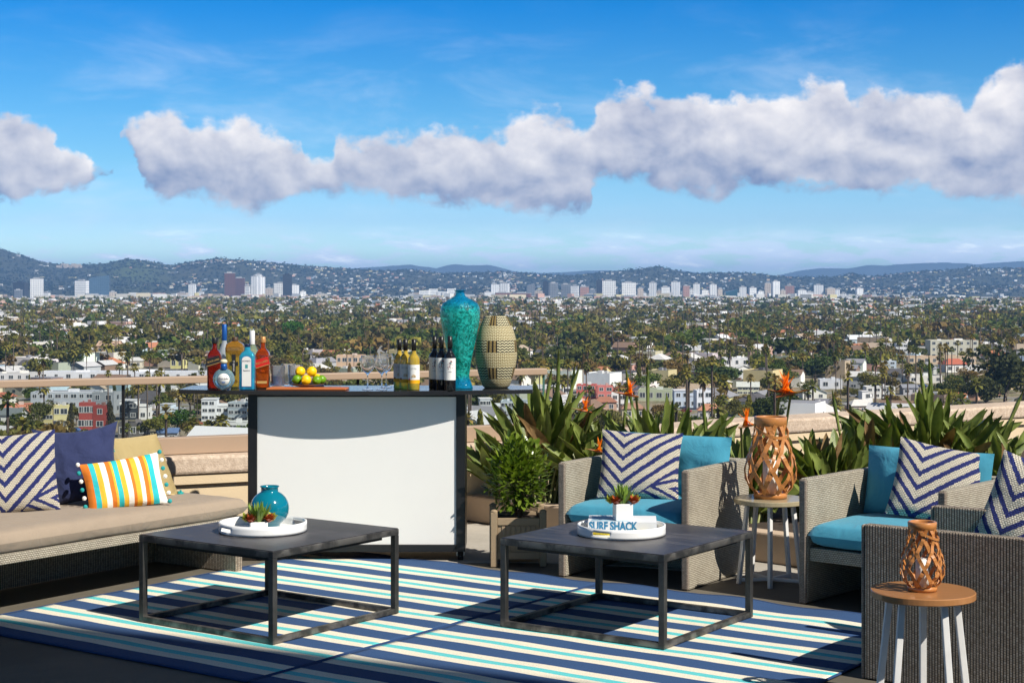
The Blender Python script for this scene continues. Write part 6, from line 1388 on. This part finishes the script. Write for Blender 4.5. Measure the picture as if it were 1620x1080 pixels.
for X, Y in cell:
    px, py = pxy(X, Y, GZ); belt = mnoise.noise(Vector((X / 260, Y / 330, 2))); dn_ = mnoise.noise(Vector((X / 90, Y / 140, 12)))
    ph = .68 - .75 * belt - (.06 if 1500 < Y < 2300 else 0)
    if Y < 650: ph = .75
    if rg.random() < ph and free(X, Y, 7) and not blocks_custom(X, Y, 6, 8): houses.append((X, Y))
    nt_ = rg.poisson(1.25 + 1.9 * max(0, belt + .15) + (.4 if Y < 1300 else 0) + (.5 if Y > 2300 else 0))
    for _ in range(nt_):
        x, y = X + rg.uniform(-10, 10), Y + rg.uniform(-10, 10); h_ = min(19, 4.5 + rg.gamma(2.2, 2.1))
        if free(x, y, 1) and not blocks_custom(x, y, h_, 4): trees.append((x, y, h_))
    if rg.random() < (.42 if (mnoise.noise(Vector((X / 200, Y / 300, 30))) > 0 or px > 900) else .16) and Y < 2600:
        x, y = X + rg.uniform(-9, 9), Y + rg.uniform(-9, 9)
        if free(x, y, 0) : palms.append((x, y, rg.uniform(13, 24)))
houses.sort(key=lambda q: q[1]); trees.sort(key=lambda q: q[1]); palms.sort(key=lambda q: q[1])
def visible(X, Y, h_):
    px, pt = pxy(X, Y, GZ + h_)[0], pxy(X, Y, GZ + h_)[1]
    if not -15 < px < 1635: return False
    lim = np.interp(px, [0, 240, 241, 392, 393, 736, 737, 860, 861, 1130, 1250, 1620], [715, 705, 702, 693, 616, 616, 672, 668, 690, 668, 661, 640])
    return pt < lim - 2
hp = []
for k, (kind, st, w_, d_, h_) in enumerate([('flat', 2, 13, 11, 6.4), ('flat', 1, 15, 11, 3.8), ('gable', 1, 14, 10, 3.3), ('hip', 1, 15, 11, 3.3), ('hip', 2, 12, 10, 5.9), ('step', 2, 14, 11, 6.8), ('flat', 3, 14, 12, 9), ('front', 1, 10, 13, 3.4), ('front', 2, 10, 12, 5.8), ('gable', 2, 13, 9, 5.9)]):
    t = thing('town_house', 'x', 'house', (0, -200 - 30 * k, GZ), 0, 'houses and low buildings in the town'); house(t, kind, w_, d_, h_, st, 3); hp.append((t, kind, st, h_))
KN = {'flat': 'flat roofed', 'gable': 'gabled', 'hip': 'hip roofed', 'step': 'stepped modern', 'front': 'gable fronted'}
used_h = set(); ind = 0; hrest = []; NIND = 300 - len(CUST)
for X, Y in houses:
    if not visible(X, Y, 4) or ind >= NIND or Y < 500:
        if ind >= NIND or not visible(X, Y, 4): hrest.append((X, Y))
        continue
    q = int(rg.integers(0, len(hp))); t0, kind, st, hh = hp[q]; wn, wc = WALLS[int(rg.integers(0, len(WALLS)))]; rn, rc = ROOFS[int(rg.integers(0, len(ROOFS)))]
    if kind in ('gable', 'hip', 'front') and rn == 'white': rn, rc = ROOFS[3]
    if kind in ('flat', 'step') and rn in ('terracotta',): rn, rc = ROOFS[1]
    s_ = rg.uniform(.8, 1.2); r = t0.copy(); C.objects.link(r); r.location = (X, Y, GZ); r.rotation_euler = (0, 0, -rot + R(90) * int(rg.integers(0, 4)) * 0 + R([0, 90, 0, -90, 180][int(rg.integers(0, 5))])); r.scale = (s_, s_, rg.uniform(.9, 1.1))
    nw = 0
    for ch in t0.children:
        if ch.name.startswith('window'):
            if ind > 70: continue
            nw += 1
            if nw > 4: continue
        c = ch.copy(); C.objects.link(c); c.parent = r
        if ch.name.startswith('wall'): c.color = (*[v * rg.uniform(.92, 1.06) for v in wc], 1)
        if ch.name.startswith('roof'): c.color = (*rc, 1)
    px, py = pxy(X, Y, GZ); later_label(r, f"{wn} {KN[kind]} house with {rn} roof", px, py); ind += 1
for t0, *_ in hp:
    for ch in list(t0.children): bpy.data.objects.remove(ch)
    bpy.data.objects.remove(t0)
# the rest of the houses as one
def htemplate(kind):
    q = boxq(-.5, .5, -.5, .5, 0, 1, kind == 'flat'); tg = [0, 0, 0, 0] + ([1] if kind == 'flat' else [])
    if kind == 'gable':
        q += [[(-.55, -.55, .98), (.55, -.55, .98), (.55, 0, 1.5), (-.55, 0, 1.5)], [(.55, .55, .98), (-.55, .55, .98), (-.55, 0, 1.5), (.55, 0, 1.5)], [(.5, -.5, 1), (.5, .5, 1), (.5, 0, 1.48), (.5, 0, 1.48)], [(-.5, .5, 1), (-.5, -.5, 1), (-.5, 0, 1.48), (-.5, 0, 1.48)]]; tg += [1, 1, 0, 0]
    for s_ in (-.3, .02, .3): q.append([(s_ - .07, -.505, .35), (s_ + .07, -.505, .35), (s_ + .07, -.505, .7), (s_ - .07, -.505, .7)]); tg.append(2)
    for s_ in (-.25, .2): q.append([(.505, s_ - .09, .35), (.505, s_ + .09, .35), (.505, s_ + .09, .7), (.505, s_ - .09, .7)]); tg.append(2)
    return np.array(q), np.array(tg)
nb = NB(); hr = np.array(hrest); kk = rg.integers(0, 2, len(hr))
for v, kind in enumerate(('flat', 'gable')):
    T, tg = htemplate(kind); P2 = hr[kk == v]; n = len(P2); pos = np.column_stack([P2, np.full(n, GZ)]); sc = np.column_stack([rg.uniform(10, 22, n), rg.uniform(9, 14, n), rg.choice([4, 5, 6.6, 8, 11], n, p=[.25, .25, .25, .17, .08]) if kind == 'flat' else rg.choice([3.8, 6.6], n, p=[.5, .5])]); sc[:, 2] *= np.interp(P2[:, 1], [1500, 4000], [1, 1.5])
    Q = place(T, pos, -rot + R(90) * rg.integers(0, 4, n), sc); wi = rg.choice([0, 1, 2, 3, 4, 5, 11, 0, 8, 11, 2, 7], n); ri = rg.integers(0, len(ROOFS), n) if kind == 'gable' else rg.choice([0, 1, 0, 7, 2, 6], n)
    if kind == 'gable': ri = rg.choice([3, 4, 2, 1, 6, 7, 1, 0, 7], n)
    wc = np.array([WALLS[a][1] for a in wi]) * rg.uniform(.85, 1.1, (n, 1)); rc = np.array([ROOFS[a][1] for a in ri]); cc = np.where((tg == 0)[None, :, None], wc[:, None], np.where((tg == 1)[None, :, None], rc[:, None], np.array([.06, .07, .08])[None, None])); nb.add(Q, cc)
o = link('distant_houses', nb.mesh('distant_houses', M['many'])); tag(o, 'small pale houses filling the far town between the trees', 'houses', kind='stuff')

# ---- trees
def tree_proto(k, tall=False, n=1300):
    nb = NB(); nb.add(crown(n, .075 if n > 500 else .12, 40 + k, 9 + k % 4, .62, tall), (1, 1, 1)); return nb.mesh('crown', M['tree_leaf'], False)
TP = [tree_proto(k) for k in range(7)] + [tree_proto(9, True)]
tm = MB(); tm.tube([(0, 0, -.95), (.02, .01, -.3), (0, .02, .35)], [.07, .05, .02], 6)
for a in range(4): tm.tube([(0, 0, -.35), (.3 * math.cos(a * 1.6), .3 * math.sin(a * 1.6), .3)], [.035, .012], 5)
TRK = tm.mesh('trunk', M['trunk_far'])
def add_tree(X, Y, h_, r_, col, what, label=None, proto=None, full=True):
    q = int(rg.integers(0, 7)) if proto is None else proto; t = thing('broadleaf_tree', label or '', 'tree', (X, Y, GZ + h_ * .32), rg.uniform(0, 6), 'trees in the town'); t.scale = (r_, r_, h_ * .68 / 1.24)
    c = bpy.data.objects.new('crown', TP[q]); C.objects.link(c); c.parent = t; c.color = (*col, 1)
    if full: c2 = bpy.data.objects.new('trunk', TRK); C.objects.link(c2); c2.parent = t; c2.scale = (1, 1, .55)
    if not label: px, py = pxy(X, Y, GZ); later_label(t, what, px, py)
CT = [(465, 503, 556, 18, (.045, .11, .012), 'bright green dense tree standing above the lemons and tumblers', 4), (456, 538, 580, 26, (.10, .105, .02), 'wide dark olive tree behind the tumblers', 2), (873, 566, 606, 29, (.13, .14, .02), 'big round clipped olive-green tree right of the basket', 1), (1590, 548, 640, 48, (.038, .044, .016), 'huge dark tree at the right photo edge', 3), (1560, 590, 650, 34, (.045, .05, .018), 'dark leafy mass in front of the huge dark tree', 5), (32, 652, 700, 40, (.055, .065, .016), 'dense olive tree behind the chevron pillow on the sofa', 0), (62, 630, 680, 18, (.07, .075, .02), 'tall olive tree left of the yellow houses', 6), (276, 646, 692, 30, (.04, .08, .012), 'rounded green tree left of the bar behind the glass', 1), (112, 640, 690, 9, (.05, .05, .03), 'dark narrow tree between yellow and red buildings', 7), (175, 636, 690, 11, (.06, .055, .03), 'dark bare looking tree right of the red building', 7), (245, 658, 700, 24, (.10, .10, .02), 'olive scrubby tree right of the railing post', 4), (1135, 575, 625, 40, (.045, .065, .018), 'wide dark round tree behind the orange flowers', 2), (1290, 560, 605, 26, (.05, .075, .018), 'green rounded tree right of the tall orange flower', 3), (1400, 590, 625, 20, (.10, .08, .02), 'rusty olive tree above the white modern houses', 5), (205, 545, 580, 22, (.045, .055, .016), 'dark tree clump above the straw pillow', 4), (65, 525, 560, 20, (.035, .045, .016), 'dark broad tree above the chevron sofa pillow', 6), (1210, 640, 672, 14, (.16, .09, .02), 'golden brown tree beside the big lantern', 0), (225, 612, 640, 14, (.11, .11, .02), 'small olive tree behind the white mission house', 3)]
CT = [(a, b_, c, d, tuple(v * 1.5 for v in e), f, g) for a, b_, c, d, e, f, g in CT]
for px, yt, yb, rpx, col, lbl, pr in CT:
    D = gD(yb); X = (px - 810) / FPX * D; h_ = CAMZ - (yt - HOR) / FPX * D - GZ; add_tree(X, D, h_, rpx / FPX * D, col, '', lbl, pr)
ind = 0; trest = []; NT_ = 300 - len(CT)
for X, Y, h_ in trees:
    if Y < 300: continue
    if ind < NT_ and visible(X, Y, h_):
        nm, col = TREES[int(rg.integers(0, len(TREES)))]; cf = rg.uniform(.8, 1.15); tall = rg.random() < .12
        add_tree(X, Y, h_ * (1.2 if tall else 1), h_ * (.2 if tall else rg.uniform(.42, .62)), [v * cf for v in col], f"{nm} {'slender' if tall else 'broad'} tree", proto=7 if tall else None, full=ind < 120); ind += 1
    else: trest.append((X, Y, h_))
tr = np.array(trest); nb = NB()
for lo, hi, nq, size, nv in ((0, 1000, 260, .13, 6), (1000, 1800, 110, .19, 6), (1800, 3000, 50, .27, 5), (3000, 6000, 22, .40, 4)):
    S = tr[(tr[:, 1] >= lo) & (tr[:, 1] < hi)]
    for v in range(nv):
        P2 = S[v::nv]; n = len(P2)
        if not n: continue
        T = crown(nq, size, 500 + v + nq, 5, .62); r_ = P2[:, 2] * rg.uniform(.5, .8, n); pos = np.column_stack([P2[:, :2], GZ + P2[:, 2] * .2]); Q = place(T, pos, rg.uniform(0, 6, n), np.column_stack([r_, r_, P2[:, 2] * .8 / 1.24])); ci = rg.integers(0, len(TREES), n)
        cc = (np.array([TREES[a][1] for a in ci]) * rg.uniform(.75, 1.2, (n, 1)))[:, None, :] * rg.uniform(.75, 1.25, (n, nq, 1)); nb.add(Q, cc)
# outer belt of trees beyond the lots
n = 9500; Y = 3300 + 3300 * rg.random(n) ** 1.0; pxr = rg.uniform(-500, 2120, n); X = (pxr - 810) / FPX * Y; h_ = rg.uniform(6, 12, n); T = crown(10, .6, 777, 4, .6)
Q = place(T, np.column_stack([X, Y, np.full(n, GZ)]), rg.uniform(0, 6, n), np.column_stack([h_ * .7, h_ * .7, h_ / 1.2])); ci = rg.integers(0, 5, n); nb.add(Q, (np.array([TREES[a][1] for a in ci]) * .8)[:, None, :] * rg.uniform(.7, 1.3, (n, 10, 1)))
o = link('town_trees', nb.mesh('town_trees', M['tree_leaf_many'])); tag(o, 'countless olive and green trees filling the far town', 'trees', kind='stuff')

# ---- palms
def palm_meshes(k, skirt):
    nb = NB(); nb.add(palmcrown(46, k), (1, 1, 1)); c = nb.mesh('crown', M['tree_leaf'], False)
    return c
PC = [palm_meshes(k, 0) for k in range(4)]
tm = MB(); tm.tube([(0, 0, 0), (.012, 0, .5), (0, 0, 1)], [.5, .32, .30], 6); PT = tm.mesh('trunk', M['trunk_far'])
tm = MB()
for k in range(22): a = k * 2.4; tm.quad((.1 * math.cos(a), .1 * math.sin(a), -.02), (.1 * math.cos(a + .5), .1 * math.sin(a + .5), -.02), (.38 * math.cos(a + .4), .38 * math.sin(a + .4), -.75 - .3 * math.sin(k)), (.38 * math.cos(a), .38 * math.sin(a), -.6))
SK = tm.mesh('dead_skirt', M['dry_leaf'])
def add_palm(X, Y, h_, r_, col, label=None, skirt=False, full=True):
    t = thing('palm_tree', label or '', 'palm tree', (X, Y, GZ), rg.uniform(0, 6), 'palm trees in the town')
    c = bpy.data.objects.new('crown', PC[int(rg.integers(0, 4))]); C.objects.link(c); c.parent = t; c.location = (0, 0, h_ - r_ * .8); c.scale = (r_, r_, r_); c.color = (*col, 1)
    c = bpy.data.objects.new('trunk', PT); C.objects.link(c); c.parent = t; c.scale = (.8, .8, h_ - r_ * .85)
    if skirt: c = bpy.data.objects.new('dead_skirt', SK); C.objects.link(c); c.parent = t; c.location = (0, 0, h_ - r_ * .9); c.scale = (r_ * 1.1, r_ * 1.1, r_ * 1.6)
    if not label: px, py = pxy(X, Y, GZ); later_label(t, f"{'shaggy' if skirt else 'slender'} {'tall' if h_ > 18 else 'short'} palm", px, py)
CP = [(1112, 588, 690, 'tall palm with drooping brown skirt left of the big lantern', 13), (1146, 592, 690, 'tall shaggy palm second from the big lantern', 14), (1130, 588, 668, 'slender palm between the two shaggy palms', 9), (305, 660, 706, 'leafy palm just below the modern blocks, left of the bar', 16), (330, 664, 708, 'middle palm of the leafy trio left of the bar', 15), (350, 654, 708, 'tallest leafy palm touching the bar frame', 17), (893, 592, 640, 'fan palm with golden fronds left of the rail end', 13), (171, 585, 690, 'thin tall palm just behind the railing left of its post', 5), (219, 600, 690, 'thin palm pole right of the railing post', 4), (233, 586, 690, 'thin tall palm left of the bar, one of a close pair', 6), (248, 585, 690, 'thin tall palm left of the bar, other of the close pair', 6), (1322, 630, 668, 'bushy green palm beside the terracotta house', 14), (1065, 548, 600, 'slender palm with pink flag colour behind the surf armchair', 7), (9, 540, 600, 'palm at the left photo edge above the rail', 9), (117, 545, 592, 'feathery round palm above the navy pillow', 12), (137, 546, 592, 'second feathery palm above the navy pillow', 11), (170, 533, 585, 'large feathery palm over the long white shed', 15)]
for px, yt, yb, lbl, rpx in CP:
    D = gD(yb); X = (px - 810) / FPX * D; h_ = CAMZ - (yt - HOR) / FPX * D - GZ; add_palm(X, D, h_, max(1.3, rpx / FPX * D), (.20, .18, .035), lbl.replace(' with pink flag colour', ''), 'skirt' in lbl or 'shaggy' in lbl)
ind = 0; prest = []; NP_ = 300 - len(CP); PCOL = [(.20, .17, .03), (.14, .14, .03), (.24, .18, .045), (.11, .12, .025)]
for X, Y, h_ in palms:
    if Y < 300: continue
    if ind < NP_ and Y > 560 and visible(X, Y, h_): add_palm(X, Y, h_, rg.uniform(1.7, 2.7), PCOL[int(rg.integers(0, 4))], None, rg.random() < .35 and ind < 150); ind += 1
    else: prest.append((X, Y, h_))
pr = np.array(prest); nb = NB(); T = palmcrown(20, 3, .5); n = len(pr); r_ = rg.uniform(1.8, 2.8, n)
Q = place(T, np.column_stack([pr[:, :2], GZ + pr[:, 2] - r_ * .8]), rg.uniform(0, 6, n), np.column_stack([r_, r_, r_])); nb.add(Q, np.array([PCOL[a] for a in rg.integers(0, 4, n)])[:, None, :] * rg.uniform(.7, 1.3, (n, Q.shape[1], 1)))
Q = place(np.array(boxq(-.5, .5, -.5, .5, 0, 1, False)), np.column_stack([pr[:, :2], np.full(n, GZ)]), rg.uniform(0, 1, n), np.column_stack([np.full(n, .5), np.full(n, .5), pr[:, 2] - r_ * .7])); nb.add(Q, np.array((.12, .09, .07)))
o = link('distant_palms', nb.mesh('distant_palms', M['tree_leaf_many'])); tag(o, 'many palms standing among the far town trees', 'palm trees', kind='stuff')
# parked cars and utility poles in the nearest streets
CARC = [('white', (.75, .75, .75)), ('silver', (.45, .46, .48)), ('black', (.03, .03, .035)), ('dark red', (.25, .03, .03)), ('blue', (.06, .12, .28)), ('grey', (.2, .2, .21))]
M['car_paint'] = objcol('car_paint', .3, .03)
cb = MB(); prof = [(-2.2, .3), (-2.2, .85), (-1.5, .95), (-.9, 1.42), (.75, 1.42), (1.35, .95), (2.15, .85), (2.2, .3)]
n0 = len(cb.v); cb.v += [(x, -.85, z) for x, z in prof] + [(x, .85, z) for x, z in prof]; k8 = len(prof)
for q in range(k8): cb.face([n0 + q, n0 + (q + 1) % k8, n0 + k8 + (q + 1) % k8, n0 + k8 + q])
cb.face([n0 + q for q in range(k8)]); cb.face([n0 + k8 + q for q in reversed(range(k8))]); CARB = cb.mesh('body', M['car_paint'])
cg = MB(); cg.box(-1.05, 1.0, -.865, .865, .98, 1.33); CARG = cg.mesh('windows', M['win_glass'])
cw = MB(); cw.lathe([(.001, -.1), (.32, -.1), (.32, .1), (.001, .1)], 14); CARW = cw.mesh('wheel', M['rubber'])
for k, (px, py) in enumerate([(243, 656), (262, 668), (120, 684), (310, 672), (905, 652), (925, 655), (1010, 655), (1155, 640), (1180, 634), (1245, 640), (1330, 622), (1350, 628), (1400, 634), (1420, 606), (1460, 612), (1085, 652), (745, 662), (1235, 608), (1500, 604), (850, 645)]):
    D = gD(py); X = (px - 810) / FPX * D; nm, cc = CARC[k * 5 % 6]; t = thing('parked_car', '', 'car', (X, D, GZ + .01), R([65, -25, 155, -25][k % 4]), 'cars parked in the town streets')
    o = bpy.data.objects.new('body', CARB); C.objects.link(o); o.parent = t; o.color = (*cc, 1); o = bpy.data.objects.new('windows', CARG); C.objects.link(o); o.parent = t
    for wx in (-1.35, 1.35):
        for wy in (-.78, .78): o = bpy.data.objects.new('wheel', CARW); C.objects.link(o); o.parent = t; o.location = (wx, wy, .32); o.rotation_euler = (R(90), 0, 0)
    later_label(t, f'{nm} parked car', px, py)
for k, (px, py, hh) in enumerate([(84, 690, 12), (312, 690, 14), (287, 640, 11), (420, 600, 11), (905, 650, 11), (1000, 640, 12), (1090, 655, 13), (1290, 630, 11), (1330, 640, 12), (1412, 640, 12), (1510, 620, 12), (1595, 625, 12), (880, 640, 12), (560, 590, 11)]):
    D = gD(py); X = (px - 810) / FPX * D; t = thing('utility_pole', '', 'utility pole', (X, D, GZ), R(20 + 30 * (k % 3)), 'utility poles in the town'); m = MB(); m.tube([(0, 0, 0), (0, 0, hh)], [.16, .11], 6); part('mast', m, M['trunk_far'], t)
    m = MB(); m.box(-1.3, 1.3, -.06, .06, hh - 1.2, hh - 1.05); m.box(-.9, .9, -.06, .06, hh - 2.2, hh - 2.08); part('crossarm', m, M['trunk_far'], t); later_label(t, 'brown wooden utility pole with crossarms', px, py)
settle_labels()
print('houses', len(houses), 'hrest', len(hrest), 'trees', len(trees), 'trest', len(trest), 'palms', len(palms), 'objs', len(bpy.data.objects))

# ---- haze: one closed box of thin air round everything
hv = bpy.data.materials.new('haze_air'); hv.use_nodes = True; h_nt = hv.node_tree; h_nt.nodes.clear(); ho = h_nt.nodes.new('ShaderNodeOutputMaterial'); pv = h_nt.nodes.new('ShaderNodeVolumePrincipled')
pv.inputs['Color'].default_value = (.29, .56, 1.0, 1); pv.inputs['Density'].default_value = 6.0e-5; pv.inputs['Anisotropy'].default_value = 0.0; h_nt.links.new(pv.outputs[0], ho.inputs['Volume'])
m = MB(); m.box(-41000, 41000, -2900, 26000, GZ - 1, 325); o = link('haze', m.mesh('haze', hv)); tag(o, 'thin blue haze in the air over the far city and hills', 'haze', kind='stuff')
